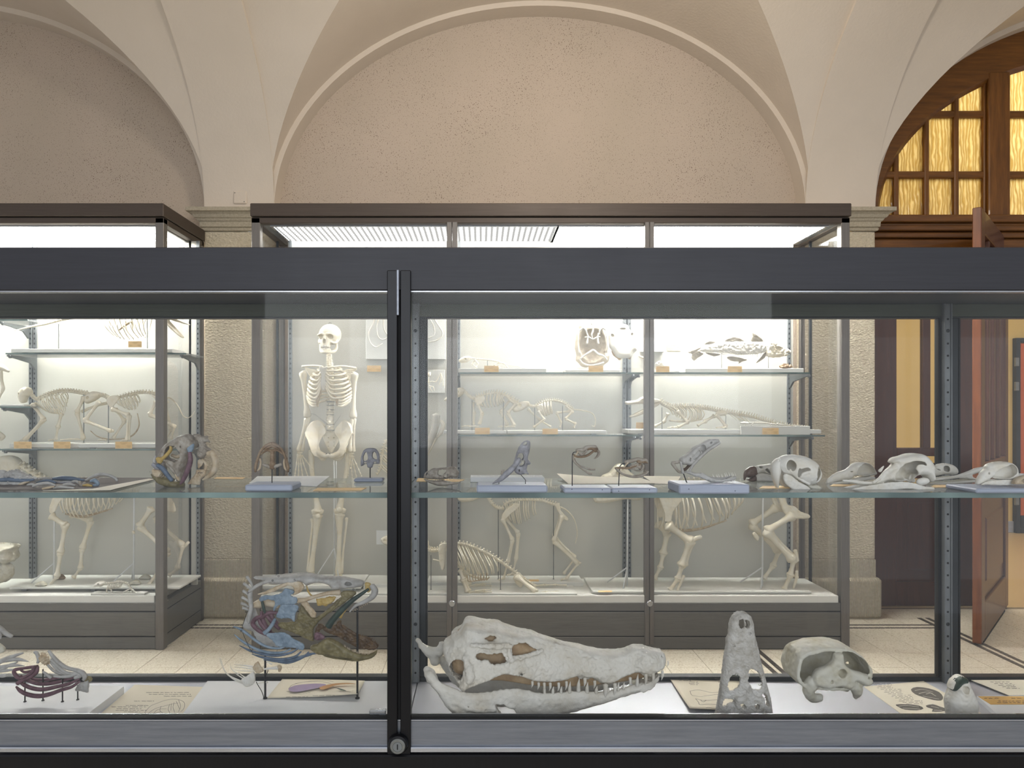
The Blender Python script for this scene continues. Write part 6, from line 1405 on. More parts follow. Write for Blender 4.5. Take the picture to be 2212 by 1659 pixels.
v = Vol(1604, 1644, 1020, 1044, -13, 13, .7); v.add(v.infl(Zy([(1075, 625), (1130, 620), (1190, 580), (1235, 590), (1240, 640), (1200, 658), (1140, 658)]), 9, 5)); Q.vol('lower_bill', v, B_BEAK, db)
# ---- parrot skull
Q = Plane(1.735)
pr = thing('parrot_skull', 'round white parrot skull with a long downcurved beak', 'skull', (XY(1720, 1.735), 1.735, ZS))
v = Vol(1664, 1776, 980, 1068, -34, 34, .95)
v.add(v.ell((1725, 1014, 0), (48, 31, 27), -14)); v.add(v.ell((1745, 1022, 0), (28, 26, 26)), 8); v.add(v.ell((1702, 1003, 0), (26, 19, 22)), 8)
v.shell(4)
v.F = np.maximum(v.F, v.slab(Zy([(1440, 360), (1490, 320), (1560, 318), (1690, 312), (1830, 330), (1930, 380), (2010, 470), (2055, 560), (2050, 660), (2000, 705), (1930, 690), (1860, 700), (1780, 640), (1640, 560), (1540, 540), (1500, 480), (1440, 420)]), -99, 99, 2))
v.cut(v.ell(Zy([(1612, 445)])[0]+(-22,), (9.5, 12, 17), 5), 1.5); v.cut(v.ell(Zy([(1770, 510)])[0]+(-26,), (13, 6, 9), 15), 1.5); v.cut(v.ell(Zy([(1995, 560)])[0]+(-16,), (13, 17, 12), 0), 2)
v.cut(v.slab(Zy([(1690, 500), (1720, 480), (1740, 600), (1700, 600)]), -40, -10, 2), 1)
v.add(v.chain([Zy([(1600, 500)])[0]+(-20,), Zy([(1660, 570)])[0]+(-20,), Zy([(1760, 640)])[0]+(-20,), Zy([(1850, 680)])[0]+(-16,)], [2.4, 2, 2.4, 3]), 1.5)
v.add(v.chain([Zy([(1735, 590)])[0]+(-22,), Zy([(1760, 545)])[0]+(-24,), Zy([(1850, 530)])[0]+(-24,), Zy([(1870, 620)])[0]+(-20,)], [3, 3, 3.4, 4]), 2)
v.noise(.5, 5, 65); Q.vol('brain_case', v, B_BIRD, pr)
v = Vol(1662, 1694, 988, 1062, -18, 18, .85); v.add(v.infl(Zy([(1480, 360), (1520, 360), (1540, 480), (1525, 560), (1510, 640), (1500, 700), (1497, 768), (1475, 740), (1440, 660), (1415, 580), (1408, 510), (1420, 430), (1450, 385)]), 13, 12)); v.cut(v.ell(Zy([(1490, 380)])[0]+(-12,), (2, 3.4, 6)), .6); Q.vol('upper_beak', v, B_BIRD, pr)
for d in (-15, 15):
    plate('mandible', Q, pr, Zy([(1525, 580), (1560, 550), (1640, 580), (1720, 650), (1800, 690), (1870, 740), (1895, 815), (1820, 800), (1720, 780), (1640, 750), (1560, 690), (1530, 640)]), B_BIRD, d, 3.6, 4, h=.95, nz=.6)
plate('jaw_hinge', Q, pr, Zy([(1860, 680), (1930, 700), (2000, 700), (2055, 740), (2045, 805), (1960, 770), (1880, 740)]), B_TURT, 0, 9, 6, h=.95)
# ---- goose-like skull
Zw = lambda pts: zz(pts, 1780, 960, 5.12)
def bird(name, label, cat, Qx, bounds, head, w, hole, extra=None, mat=B_BIRD, h=.85, rim=9, seed=70, shell=3.2, jaw=None, jd=8):
    t = thing(name, label, cat, (XY((bounds[0]+bounds[1])/2, Qx.Y), Qx.Y, ZS))
    v = Vol(bounds[0], bounds[1], bounds[2], bounds[3], -bounds[4], bounds[4], h)
    v.add(v.infl(head, v.tab(w), rim))
    if shell: v.shell(shell)
    if extra: extra(v)
    for hh, d1 in hole: v.cut(v.slab(hh, -60, d1, 2), 1.0)
    v.noise(.6, 5, seed); Qx.vol('cranium', v, mat, t)
    if jaw:
        for d in (-jd, jd): plate('mandible', Qx, t, jaw, mat, d, 2.4, 2.4, h=h, nz=.5)
    return t
bird('goose_skull', 'white goose-like skull with a broad pointed bill facing left', 'skull', Plane(1.86), (1780, 1896, 994, 1050, 18), Zw([(30, 400), (60, 360), (140, 310), (230, 280), (270, 250), (330, 205), (400, 196), (480, 205), (530, 240), (560, 290), (570, 330), (500, 350), (420, 350), (330, 345), (290, 380), (200, 400), (100, 420), (35, 435)]), [(1784, 5), (1830, 9), (1855, 14), (1890, 12)],
     [(Zw([(340, 320), (350, 270), (390, 220), (440, 208), (500, 220), (530, 260), (545, 300), (500, 320), (440, 345), (380, 345)]), 5), (Zw([(268, 296), (282, 290), (298, 296), (290, 304), (272, 304)]), 3)], jaw=Zw([(35, 425), (150, 410), (300, 385), (420, 360), (520, 350), (540, 380), (430, 395), (300, 420), (160, 435), (60, 445)]))
# ---- large bird skull
Q = Plane(1.73)
def ex(v):
    v.add(v.chain([Zw([(630, 420)])[0]+(-4,), Zw([(560, 430)])[0]+(0,), Zw([(430, 425)])[0]+(0,), Zw([(330, 410)])[0]+(0,), Zw([(215, 400)])[0]+(0,)], [4, 4, 4, 4.4, 2.4]), 2)
    v.add(v.chain([Zw([(770, 230)])[0]+(-10,), Zw([(680, 290)])[0]+(-7,), Zw([(600, 370)])[0]+(-6,), Zw([(540, 420)])[0]+(-4,)], [6, 3.6, 3, 3]), 3)
    v.add(v.ell(Zw([(1040, 400)])[0]+(-16,), (14, 8, 8), 10), 3)
    v.add(v.chain([Zw([(700, 360)])[0]+(-12,), Zw([(740, 300)])[0]+(-12,), Zw([(800, 275)])[0]+(-12,)], [4.6, 4, 2]), 2)
    v.add(v.chain([Zw([(600, 290)])[0]+(-6,), Zw([(640, 240)])[0]+(-6,)], [3.4, 1]), 1)
bird('large_bird_skull', 'largest bird skull on the shelf, domed and open-sided, long bill lying flat', 'skull', Q, (1818, 2020, 976, 1050, 32), Zw([(725, 185), (760, 145), (840, 125), (930, 98), (1030, 98), (1100, 120), (1160, 180), (1200, 250), (1195, 310), (1205, 380), (1160, 415), (1130, 380), (1080, 340), (980, 350), (960, 420), (900, 400), (820, 410), (700, 400), (640, 420), (560, 430), (600, 380), (680, 290), (760, 220), (730, 205)]), [(1820, 5), (1890, 10), (1925, 18), (1970, 27), (2012, 20)],
     [(Zw([(760, 300), (800, 240), (860, 195), (950, 175), (1040, 190), (1060, 230), (1020, 215), (960, 215), (940, 260), (975, 330), (940, 400), (900, 400), (860, 380), (770, 400), (740, 350)]), 2)], ex, rim=12, h=1.0, shell=4, seed=72,
     jaw=Zw([(215, 505), (300, 475), (420, 450), (600, 420), (800, 405), (950, 420), (1050, 455), (1160, 465), (1155, 510), (1080, 540), (1000, 500), (880, 480), (700, 495), (500, 510), (300, 530), (240, 525)]), jd=16)
# ---- small long-billed skull and slender bill behind
bird('small_bird_skull', 'small domed bird skull behind the largest bird skull', 'skull', Plane(1.93), (2004, 2076, 996, 1040, 16), Zw([(1190, 290), (1230, 230), (1290, 210), (1370, 212), (1440, 240), (1475, 290), (1465, 325), (1400, 340), (1330, 330), (1260, 345), (1160, 360), (1100, 370)]), [(2008, 4), (2025, 10), (2050, 13), (2070, 8)], [(Zw([(1290, 250), (1330, 230), (1350, 260), (1345, 300), (1300, 290)]), -2), (Zw([(1215, 260), (1245, 270), (1262, 285), (1240, 285)]), 9)], seed=73, jaw=Zw([(1100, 385), (1250, 365), (1400, 345), (1420, 360), (1260, 385), (1100, 400)]), jd=6)
Q2_ = Plane(1.85)
lb = thing('long_billed_skull', 'slender skull with a very long straight bill pointing left towards the dome skull', 'skull', (XY(2080, 1.85), 1.85, ZS))
strand('upper_bill', Q2_, lb, Zw([(1140, 400), (1300, 380), (1450, 360), (1560, 335), (1680, 290), (1760, 265)]), [2.2, 3, 3.6, 5.5, 6, 4], B_BIRD)
strand('lower_bill', Q2_, lb, Zw([(1130, 440), (1350, 430), (1550, 415), (1700, 405)]), [1.8, 2.6, 3, 3], B_BIRD)
strand('bill_strip', Q2_, lb, Zw([(1150, 420), (1400, 408), (1600, 390), (1680, 385)]), [1.4, 2, 2.4, 2.6], B_TURT, 4)
plate('head', Q2_, lb, Zw([(1480, 370), (1560, 315), (1660, 280), (1760, 262), (1800, 300), (1740, 330), (1690, 310), (1640, 330), (1650, 365), (1700, 385), (1640, 390), (1560, 380)]), B_BIRD, 2, 7, 5, h=.9)
# ---- raptor-like skull on white block
bk, Yb1, z1 = block(2109, 2290, 1055.5, 1066, .11, 'white-topped block under the hooked bird skull at the right edge')
rq = Plane(Yb1+.06)
t = bird('hooked_bird_skull', 'white bird skull with short hooked bill on a block at the right', 'skull', rq, (2102, 2202, 992, 1046, 22), Zw([(1675, 440), (1690, 380), (1740, 300), (1775, 270), (1785, 235), (1850, 200), (1960, 188), (2060, 205), (2110, 250), (2125, 300), (2135, 350), (2100, 390), (2000, 385), (1900, 380), (1850, 360), (1790, 400), (1720, 440), (1690, 455)]), [(2106, 6), (2130, 11), (2160, 18), (2198, 12)], [(Zw([(1840, 350), (1870, 290), (1920, 250), (2000, 220), (2060, 225), (2090, 270), (2080, 320), (2000, 370), (1900, 375)]), 4), (Zw([(1782, 312), (1792, 305), (1796, 325), (1784, 330)]), 2)], seed=75, rim=8, h=.85,
      jaw=Zw([(1700, 440), (1780, 400), (1900, 388), (2050, 385), (2100, 400), (2060, 440), (1900, 445), (1760, 440)]), jd=9)
v = Vol(2186, 2240, 1022, 1046, -14, 14, .8); v.add(v.infl(Zw([(2085, 430), (2110, 385), (2170, 350), (2250, 340), (2330, 400), (2300, 445), (2100, 450)]), 9, 6)); v.shell(2); v.cut(v.slab(Zw([(2150, 400), (2200, 370), (2260, 400), (2200, 430)]), -30, -2, 2), .8)
sx = thing('skull_fragment', 'pinkish skull fragment cut by the right edge on the white block', 'bone', (XY(2205, Yb1+.03), Yb1+.03, z1)); Plane(Yb1+.035).vol('bone_piece', v, B_TAN, sx)
spaper('white folded tag with blue marking at the right end of the shelf', [(2196, 1032), (2260, 1032), (2270, 1040), (2200, 1040)], M_PAPERW, .012, 'tag', curl=lambda u, w: .012*(1-w), name='paper_tag')
# ================================================================ SKELETONS IN THE BACK CASES
def ribs(Q, par, tops, bots, n, w, r, bow=(0, 0), sides=(-1, 1), endd=.25, mat=B_IV, tw=None):
    """n pairs of ribs, from points along `tops` to points along `bots`, bulging w to both sides"""
    T = catmull(tops, 8); Bm = catmull(bots, 8)
    for i in range(n):
        t = i/(n-1) if n > 1 else 0
        a = T[int(round(t*(len(T)-1)))]; b = Bm[int(round(t*(len(Bm)-1)))]; wi = w*(tw(t) if tw else math.sin(math.pi*(.25+.5*t)))
        for sd in sides:
            pts = []
            for k in range(7):
                u = k/6; s_ = math.sin(math.pi*min(1, u*.95+.02))
                pts.append((a[0]+(b[0]-a[0])*u+bow[0]*s_, a[1]+(b[1]-a[1])*u+bow[1]*s_, sd*(1.0+wi*s_**.8*(1-.15*u)+wi*endd*u)))
            m = MB(); Q.tube(m, pts, [r*.8, r, r*1.05, r, r, r*.9, r*.8], 6, 2); mk('rib', m, mat, par, smooth=True)
def spine(Q, par, pts, n, r, sp, mat=B_IV, tr=None, singles=False, name='spine', back=0.0, dn=0):
    """vertebrae along a curve: body, dorsal process of height sp, side processes; r, sp may be lists"""
    p = catmull([tuple(q)+(0,)*(3-len(q)) for q in pts], 12); L = np.concatenate([[0], np.cumsum(np.linalg.norm(np.diff(p, axis=0), axis=1))])
    R_ = rs(r if not np.isscalar(r) else [r, r], n); S_ = rs(sp if not np.isscalar(sp) else [sp, sp], n); m = MB(); out = []
    step = L[-1]/n
    for i in range(n):
        if singles: m = MB()
        l0 = L[-1]*(i+.5)/n; c = np.array([np.interp(l0, L, p[:, k]) for k in range(3)]); c2 = np.array([np.interp(l0+.4*step, L, p[:, k]) for k in range(3)])
        t = c2-c; t /= np.linalg.norm(t)+1e-9; nn = np.array([t[1], -t[0], 0]);
        if nn[1] > 0: nn = -nn
        if dn: nn = np.array(dn, float)
        h = step*.40; rr = R_[i]; s_ = S_[i]
        m.tube(Q.many([tuple(c-t*h), tuple(c-t*h*.4), tuple(c+t*h*.4), tuple(c+t*h)]), np.array([1.05, .8, .8, 1.05])*rr*Q.s, 7)
        if s_ > .6:
            e = c+nn*(rr+s_)+t*back*s_
            m.tube(Q.many([tuple(c+nn*rr*.5), tuple(c+nn*(rr+s_*.5)+t*back*s_*.4), tuple(e)]), np.array([.55, .42, .34])*max(rr, 1.6)*Q.s, 5)
        q = (tr if tr is not None else 1.2)*rr
        for sd in (-1, 1): m.tube(Q.many([tuple(c+nn*rr*.4), tuple(c+np.array([0, 0, sd*(rr+q)])+nn*rr*.5)]), np.array([.45, .3])*rr*Q.s, 5)
        if singles: out.append(mk('vertebra', m, mat, par, smooth=True))
    if not singles: return mk(name, m, mat, par, smooth=True)
def limb(Q, par, joints, rads, names, mat=B_IV, dbl=()):
    for i in range(len(joints)-1):
        m = MB(); a, b = np.array(joints[i], float), np.array(joints[i+1], float)
        if i in dbl:
            o = np.array([rads[i]*.95, 0, rads[i]*.5]); Q.bone(m, tuple(a-o*.3), tuple(b-o*.3), rads[i]); Q.bone(m, tuple(a+o), tuple(b+o), rads[i]*.7)
        else: Q.bone(m, tuple(a), tuple(b), rads[i])
        mk(names[i], m, mat, par, smooth=True)
def toes(Q, par, c, dirs, L, r, name='foot', mat=B_IV):
    """fan of toe bones from c; dirs = (dx, dy, dd)"""
    m = MB()
    for dx, dy, dd in dirs:
        n = math.sqrt(dx*dx+dy*dy+dd*dd); v = np.array([dx, dy, dd])/n*L; c0 = np.array(c, float)
        for k in range(3): Q.bone(m, tuple(c0+v*(k/3)+np.array([0, -math.sin(k/3*math.pi)*r, 0])), tuple(c0+v*((k+.95)/3)+np.array([0, -math.sin((k+1)/3*math.pi)*r, 0])), r*(1-.15*k), 1.5, 6)
    return mk(name, m, mat, par, smooth=True)
def card(px0, px1, py0, py1, Y, label, mat=None, lines=4, ln=None):
    m = MB(); x0, x1, z0, z1 = XY(px0, Y), XY(px1, Y), ZY(py1, Y), ZY(py0, Y); m.box(x0, x1, Y, Y+.001, z0, z1)
    o = mk('name_label', m, mat or M_ORANGE, None, label, 'label'); mm = MB(); h = z1-z0; w = x1-x0
    for a, b, c in ((.28, .72, .82), (.38, .62, .66), (.06, .26, .38), (.68, .94, .38), (.10, .28, .2), (.74, .92, .2)):
        x = x0+w*a
        while x < x0+w*b-.002:
            l_ = random.uniform(.002, .006); mm.box(x, min(x+l_, x0+w*b), Y-.0002, Y, z0+h*c-h*.022, z0+h*c+h*.022); x += l_+.0012
    mk('print', mm, M_INKO, o, kind='stuff'); return o
def plinth(px0, px1, Y, z0, h, dep, label, feet=True):
    m = MB(); x0, x1 = XY(px0, Y), XY(px1, Y); zb_ = z0+(.006 if feet else .0)
    m.cbox(x0, x1, Y, Y+dep, zb_+.0003, z0+h, .001); o = mk('display_plinth', m, M_WHITE, None, label, 'plinth')
    if feet:
        for fx in (x0+.06, x1-.09):
            m = MB(); m.box(fx, fx+.03, Y+.01, Y+.03, z0+.0003, zb_+.0003); mk('foot', m, M_GREY, o)
    return z0+h
def skull_small(Q, par, outline, w, orbits=(), rim=6, h=.6, seed=1, name='skull', mat=B_IV, extra=None, pad=3, nz=.5):
    p = np.array(outline); x0, y0_ = p.min(0)-pad; x1, y1_ = p.max(0)+pad
    v = Vol(x0, x1, y0_, y1_, -w-4, w+4, h); v.add(v.infl(outline, w, rim))
    if extra: extra(v)
    for (c, r) in orbits:
        for d in (-w, w): v.cut(v.ell(tuple(c)+(d,), (r, r*.9, w*.75)), .5)
    v.noise(nz, 4, seed); return Q.vol(name, v, mat, par)
# ---------------- human skeleton
Q = Plane(4.20); zfl = ZY(1288, 3.98)
m = MB(); m.cbox(XY(566, 4.36), XY(797, 4.36), 4.07, 4.355, zfl+.020, zfl+.038, .002); pf = mk('display_plinth', m, M_WHITE, None, 'white raised board under the feet of the human skeleton', 'plinth')
m = MB(); m.box(XY(590, 4.3), XY(780, 4.3), 4.12, 4.33, zfl+.0005, zfl+.020); mk('riser', m, M_WHITE, pf)
m = MB(); m.cbox(XY(798, 4.37), XY(880, 4.37), 4.14, 4.37, zfl+.0005, zfl+.03, .002); mk('display_plinth', m, M_WHITE, None, 'white board right of the human skeleton feet, partly behind the black upright', 'plinth')
zp = zfl+.038
hs = thing('human_skeleton', 'full standing human skeleton facing the viewer', 'skeleton', (XY(710, 4.2), 4.2, zp))
v = Vol(684, 738, 694, 758, -34, 36, .62)
v.add(v.ell((712, 722, 6), (23.5, 22.5, 30))); v.add(v.ell((711, 727, -12), (19.5, 15, 14)), 6)
v.add(v.ell((708, 742, -19), (12.5, 15, 10)), 5); v.add(v.ell((708, 750, -24), (8, 6, 6)), 4); v.add(v.chain([(708, 728, -27), (707.5, 736, -30)], [2.4, 2]), 1)
v.add(v.chain([(692, 736, -10), (694, 741, -16), (700, 742, -22)], [2.6, 3, 3]), 2); v.add(v.chain([(731, 737, -8), (728, 742, -16), (720, 742, -22)], [2.6, 3, 3]), 2)
v.add(v.chain([(692, 726, -20), (700, 724, -25), (707, 726, -26), (714, 724, -25), (724, 726, -20)], [2.4, 2.6, 2.2, 2.6, 2.4]), 2)
for c in ((697.8, 730.5, -25), (718.6, 730, -25)): v.cut(v.ell(c, (6.0, 5.4, 11)), .6)
v.cut(v.ell((707, 740, -28), (2.8, 5.4, 8)), .6); v.cut(v.ell((695.5, 748, -22), (2.4, 5, 5)), 1); v.cut(v.ell((720.5, 747.5, -22), (3.2, 5.5, 5)), 1)
v.cut(v.slab([(686, 753.5), (732, 753.5), (732, 760), (686, 760)], -60, 60, 1)); sk_ = Q.vol('skull', v, B_IV, hs)
v = Vol(690, 734, 738, 768, -34, 6, .62)
v.add(v.chain([(727, 742, -2), (728.5, 752, -6), (725, 760, -14), (717, 763, -26), (708, 763.5, -30), (701, 762, -26), (696, 757, -14), (694, 750, -6), (693, 742, -2)], [2.6, 3, 3.4, 3.2, 3.4, 3.2, 3, 2.8, 2.4]))
v.add(v.chain([(718, 758, -25), (708, 759, -29), (701, 757, -25)], [2.6, 3, 2.6]), 1.5); jw = Q.vol('mandible', v, B_IV, hs)
for i in range(10):
    t = (i-4.5)/4.5; x = 708+t*8.4; d = -30.5+abs(t)**2*6
    for par, ya, yb_ in ((sk_, 748.5, 753.6), (jw, 754.4, 758.5)):
        m = MB(); m.tube(Q.many([(x, ya, d), (x, (ya+yb_)/2, d-.5), (x, yb_, d)]), np.array([.8, 1.0, .7])*Q.s, 6); mk('tooth', m, B_BIRD, par, smooth=True)
spine(Q, hs, [(710, 766, 4), (711, 780, 3), (712, 790, 5)], 7, [6.8, 7.2, 8], 1.0, B_IV, .9, True, dn=(0, 0, 1))
spine(Q, hs, [(712, 791, 5), (713, 830, 12), (713, 868, 8)], 12, [6.6, 7.4, 7.8], 1.5, B_IV, .7, True, dn=(0, 0, 1))
spine(Q, hs, [(713, 869, 8), (712.5, 900, 2), (713, 929, 4)], 5, [8.2, 9.2], 2, B_IV, .8, True, dn=(0, 0, 1))
m = MB()
for y in (868.5, 876, 886, 896.5, 907.5, 917.5, 929.5): m.lathe([(8.2*Q.s, 0), (8.2*Q.s, 1.3*Q.s)], Q((713, y, 3)), 'z', 14)
mk('spinal_disc', m, M_GREYROD, hs, kind='stuff')
# ribs: 12 pairs
for i in range(12):
    t = i/11; yv = 794+i*6.4; wmax = [23, 32, 38, 41, 43, 44.5, 45.5, 46, 45, 43, 36, 26][i]; xv = 712.8
    drop = [8, 12, 16, 19, 22, 25, 27, 28, 28, 27, 22, 17][i]; front = i < 10
    for sd in (-1, 1):
        xc = 712+sd*1.5
        pts = [(xv+sd*6, yv, 14), (xv+sd*wmax*.55, yv-1+drop*.05, 21), (xc+sd*wmax*.95, yv+drop*.35, 8)]
        if front:
            ye = yv+drop*.95; pts += [(xc+sd*wmax*.97, yv+drop*.62, -8), (xc+sd*wmax*.70, ye, -22)]
            if i < 7: pts += [(706+sd*(wmax*.36), ye+1, -25), (704+sd*5.5, [800, 806, 813, 820, 827, 833, 839][i], -25)]
            else: pts += [(xc+sd*wmax*.48, ye+1.5-(i-7)*1, -24)]
        else: pts += [(xc+sd*wmax*.9, yv+drop*.8, -2)]
        m = MB(); Q.tube(m, pts, [1.6, 2.2, 2.5, 2.5, 2.4, 2.2, 1.9], 7, 4); mk('rib', m, B_IV, hs, smooth=True)
        if i >= 7 and front:
            m = MB(); Q.tube(m, [(xc+sd*wmax*.48, yv+drop*.95+1.5-(i-7)*1, -24), (xc+sd*(wmax*.30), 855-(i-7)*.5, -25), (704+sd*5, 842, -25)], [1.7, 1.7, 1.5], 6, 4); mk('rib_cartilage', m, B_TAN, hs, smooth=True)
v = Vol(694, 716, 790, 846, -30, -18, .6); v.add(v.infl([(697, 793), (704, 795), (713, 793), (713, 800), (709, 808), (708, 815), (710, 830), (708, 840), (704, 844), (700, 840), (698, 828), (700, 814), (698, 806), (695, 799)], 2.2, 3, -25)); Q.vol('sternum', v, B_BIRD, hs, label='whitish breastbone')
for sd, c in ((-1, [(703, 795, -24), (690, 792, -22), (672, 791, -12), (654, 792, -4)]), (1, [(712, 797, -24), (726, 794, -22), (745, 792, -12), (770, 796, -4)])):
    m = MB(); Q.tube(m, c, [3, 2.2, 2.2, 2.8], 8, 5); mk('clavicle', m, B_IV, hs, smooth=True)
for sd, pts in ((-1, [(655, 793), (668, 796), (681, 800), (680, 815), (672, 830), (666, 812), (660, 803)]), (1, [(770, 797), (756, 796), (741, 800), (742, 822), (747, 842), (752, 825), (758, 806)])): plate('scapula', Q, hs, pts, B_IV, 12, 2, 3, h=.8, nz=.4)
limb(Q, hs, [(654, 803, 0), (658, 850, 0), ], [5.0], ['x']) if False else None
A = [((654, 804, 0), (664, 900, 2), (649, 974, -6)), ((766, 806, 0), (762, 902, 2), (760, 976, -6))]
for (s_, e_, w_), sd in zip(A, (-1, 1)):
    m = MB(); Q.bone(m, s_, e_, 4.6, 1.9); Q.tube(m, [(s_[0]-sd*2, s_[1]-1, 0), (s_[0]-sd*4, s_[1]+1, 0)], [5, 4.4], 8, 2); mk('humerus', m, B_IV, hs, smooth=True)
    m = MB(); Q.bone(m, (e_[0]-2, e_[1]+4, 0), (w_[0]-3, w_[1], -6), 3.3, 1.6); mk('radius', m, B_IV, hs, smooth=True)
    m = MB(); Q.bone(m, (e_[0]+3, e_[1]+2, 3), (w_[0]+4, w_[1], -3), 2.8, 1.6); mk('ulna', m, B_IV, hs, smooth=True)
    m = MB()
    for k in range(7): m.ell(Q((w_[0]-4+(k % 4)*2.8, w_[1]+3.5+(k//4)*4, -6)), 2.1*Q.s, 7, 5)
    mk('wrist', m, B_IV, hs, smooth=True)
    fans = [(-6, 46, -3), (-1, 50, 0), (6, 50, 1), (14, 46, 3), (24, 30, -4)] if sd < 0 else [(-3, 44, 0), (4, 49, 0), (12, 50, 0), (20, 44, 0), (-6, 27, -4)]
    for k, f_ in enumerate(fans):
        m = MB(); c0 = np.array([w_[0]-4+k*2.2, w_[1]+9, -6.0]); L_ = np.array(f_, float); cuts = [0, .42, .68, .87, 1] if k != 4 else [0, .45, .75, 1]
        for a, b in zip(cuts[:-1], cuts[1:]): Q.bone(m, tuple(c0+L_*a), tuple(c0+L_*(b-.015)), 1.5 if a == 0 else 1.25, 1.5, 6)
        mk('finger', m, B_IV, hs, smooth=True)
# pelvis
for sd in (-1, 1):
    Mx = lambda pts: [(714+sd*(x-714), y) for x, y in pts]
    v = Vol(714-56 if sd < 0 else 708, 720 if sd < 0 else 770, 904, 996, -26, 26, .75)
    mx = Mx([(764, 934), (755, 915), (742, 909), (730, 918), (723, 934), (731, 944), (737, 960), (732, 974), (718, 980), (717, 986), (728, 988), (744, 984), (752, 968), (758, 950)])
    q = v.poly(mx, 2); bend = (v.X-714)*sd; dc = -14+np.clip((970-(-v.Z))/60, 0, 1)*18-np.clip(bend-25, 0, 30)*.7
    v.F = np.maximum(q, np.abs(v.D-dc)-2.6)+0*v.X
    v.add(v.chain([Mx([(744, 968)])[0]+(-4,), Mx([(736, 978)])[0]+(-14,), Mx([(722, 984)])[0]+(-20,), Mx([(715, 982)])[0]+(-21,)], [7, 5, 4.4, 4.6]), 3)
    v.add(v.chain([Mx([(742, 972)])[0]+(-2,), Mx([(736, 988)])[0]+(4,), Mx([(728, 992)])[0]+(-4,), Mx([(720, 985)])[0]+(-16,)], [5, 5, 3.6, 3]), 3)
    v.add(v.chain([Mx([(763, 936)])[0]+(-12,), Mx([(756, 917)])[0]+(-4,), Mx([(742, 911)])[0]+(4,), Mx([(730, 920)])[0]+(10,)], [2.6, 3, 3, 3]), 2); v.noise(.5, 6, 81)
    Q.vol('hip_bone', v, B_IV, hs)
v = Vol(690, 738, 926, 982, -6, 26, .75); v.add(v.infl([(694, 934), (705, 930), (714, 933), (724, 930), (734, 935), (730, 952), (722, 966), (716, 978), (711, 978), (704, 966), (697, 950)], 5, 6, 10))
for y in (946, 956, 965):
    for x in (708, 720): v.cut(v.ell((x, y, 4), (1.6, 1.4, 5)), .3)
v.cut(v.ell((702, 942, 2), (3, 1.6, 5), 20), .3); v.cut(v.ell((726, 942, 2), (3, 1.6, 5), -20), .3); Q.vol('sacrum', v, B_IV, hs)
m = MB()
for a in range(3): m.lathe([(2.2*Q.s, 0), (2.2*Q.s, .004)], Q((711+a*3, 980, -24)), 'y', 8)
mk('pubic_clip', m, M_DARKGREY, hs, kind='stuff')
for sd, hipx, gx, kx, ax, ky, ay in ((-1, 684, 668, 686, 672, 1108, 1234), (1, 742, 756, 734, 731, 1106, 1238)):
    m = MB(); m.ell(Q((hipx, 972, -4)), 7*Q.s, 12, 9); Q.tube(m, [(hipx, 972, -4), ((hipx+gx)/2, 975, 0), (gx+sd*-4, 978, 2)], [4.6, 4, 6], 8, 3)
    Q.tube(m, [(gx-sd*2, 974, 2), (gx-sd*4, 990, 2), (gx+(kx-gx)*.35, 1020, 0), (gx+(kx-gx)*.75, 1070, 0), (kx, 1096, 0), (kx, ky-4, 0)], [5.5, 6.6, 4.9, 4.8, 8, 11.5], 12, 5); Q.tube(m, [(kx-7, ky-6, 0), (kx-7, ky+1, 0)], [7, 6], 10, 2); Q.tube(m, [(kx+7, ky-6, 0), (kx+7, ky+1, 0)], [7, 6], 10, 2)
    mk('femur', m, B_IV, hs, smooth=True)
    m = MB(); m.ell(Q((kx-sd*1+3, ky-1-sd*6, -13)), (6.4*Q.s, 4*Q.s, 5.6*Q.s), 12, 9); mk('kneecap', m, B_IV, hs, smooth=True)
    m = MB(); Q.tube(m, [(kx, ky+5, 0), (kx-1, ky+14, 0), (kx+(ax-kx)*.3, ky+45, 0), (kx+(ax-kx)*.7, ky+90, 0), (ax, ay-8, 0), (ax, ay, 0)], [12, 9, 5.4, 4.6, 7.6, 8], 12, 5); mk('shin_bone', m, B_IV, hs, smooth=True)
    m = MB(); Q.tube(m, [(kx+sd*14, ky+14, 5), (kx+sd*13, ky+30, 5), (ax+sd*9+(kx-ax)*.3, ky+85, 3), (ax+sd*7, ay, 0)], [4, 2.2, 2.2, 3.8], 8, 5); mk('fibula', m, B_IV, hs, smooth=True)
    m = MB(); yb_ = 1262-4; m.ell(Q((ax, ay+6, 2)), (8*Q.s, 10*Q.s, 6*Q.s), 12, 8); m.ell(Q((ax, yb_-4, 12)), (6*Q.s, 9*Q.s, 7*Q.s), 12, 8)
    for k in range(5):
        x1 = ax+(k-2)*3.2; x2 = ax+(k-2)*5.2
        Q.bone(m, (x1, ay+9, -6), (x2, yb_+1, -28), 2.2, 1.5, 7); Q.bone(m, (x2, yb_+1, -29), (x2, yb_+3, -38+abs(k-1)*2), 1.8, 1.4, 7)
    mk('foot', m, B_IV, hs, smooth=True)
m = MB(); x, y, z = Q((719, 985, 14)); m.tube([(x, y, z), (x, y, zp)], .0042, 10)
m.tube([(x+.012, y, z), (x+.012, y, ZY(1180, 4.2))], .003, 8); mk('support_rod', m, M_WHITEROD, hs, smooth=True)
m = MB(); zt_ = ZY(1187, 4.2)
for dx, dy in ((-.115, -.06), (.05, -.09), (.02, .10)): m.tube([(x, y, zt_), (x+dx, y+dy, zp+.003)], .0035, 8)
mk('tripod_leg', m, M_WHITEROD, hs, smooth=True, kind='stuff')
m = MB()
for a, b in (((683, 895), (711, 918)), ((738, 897), (722, 918)), ((673, 893), (683, 896))): Q.tube(m, [a+(-10,), b+(-6,)], .35, 4)
mk('wire', m, M_GREYROD, hs, kind='stuff')
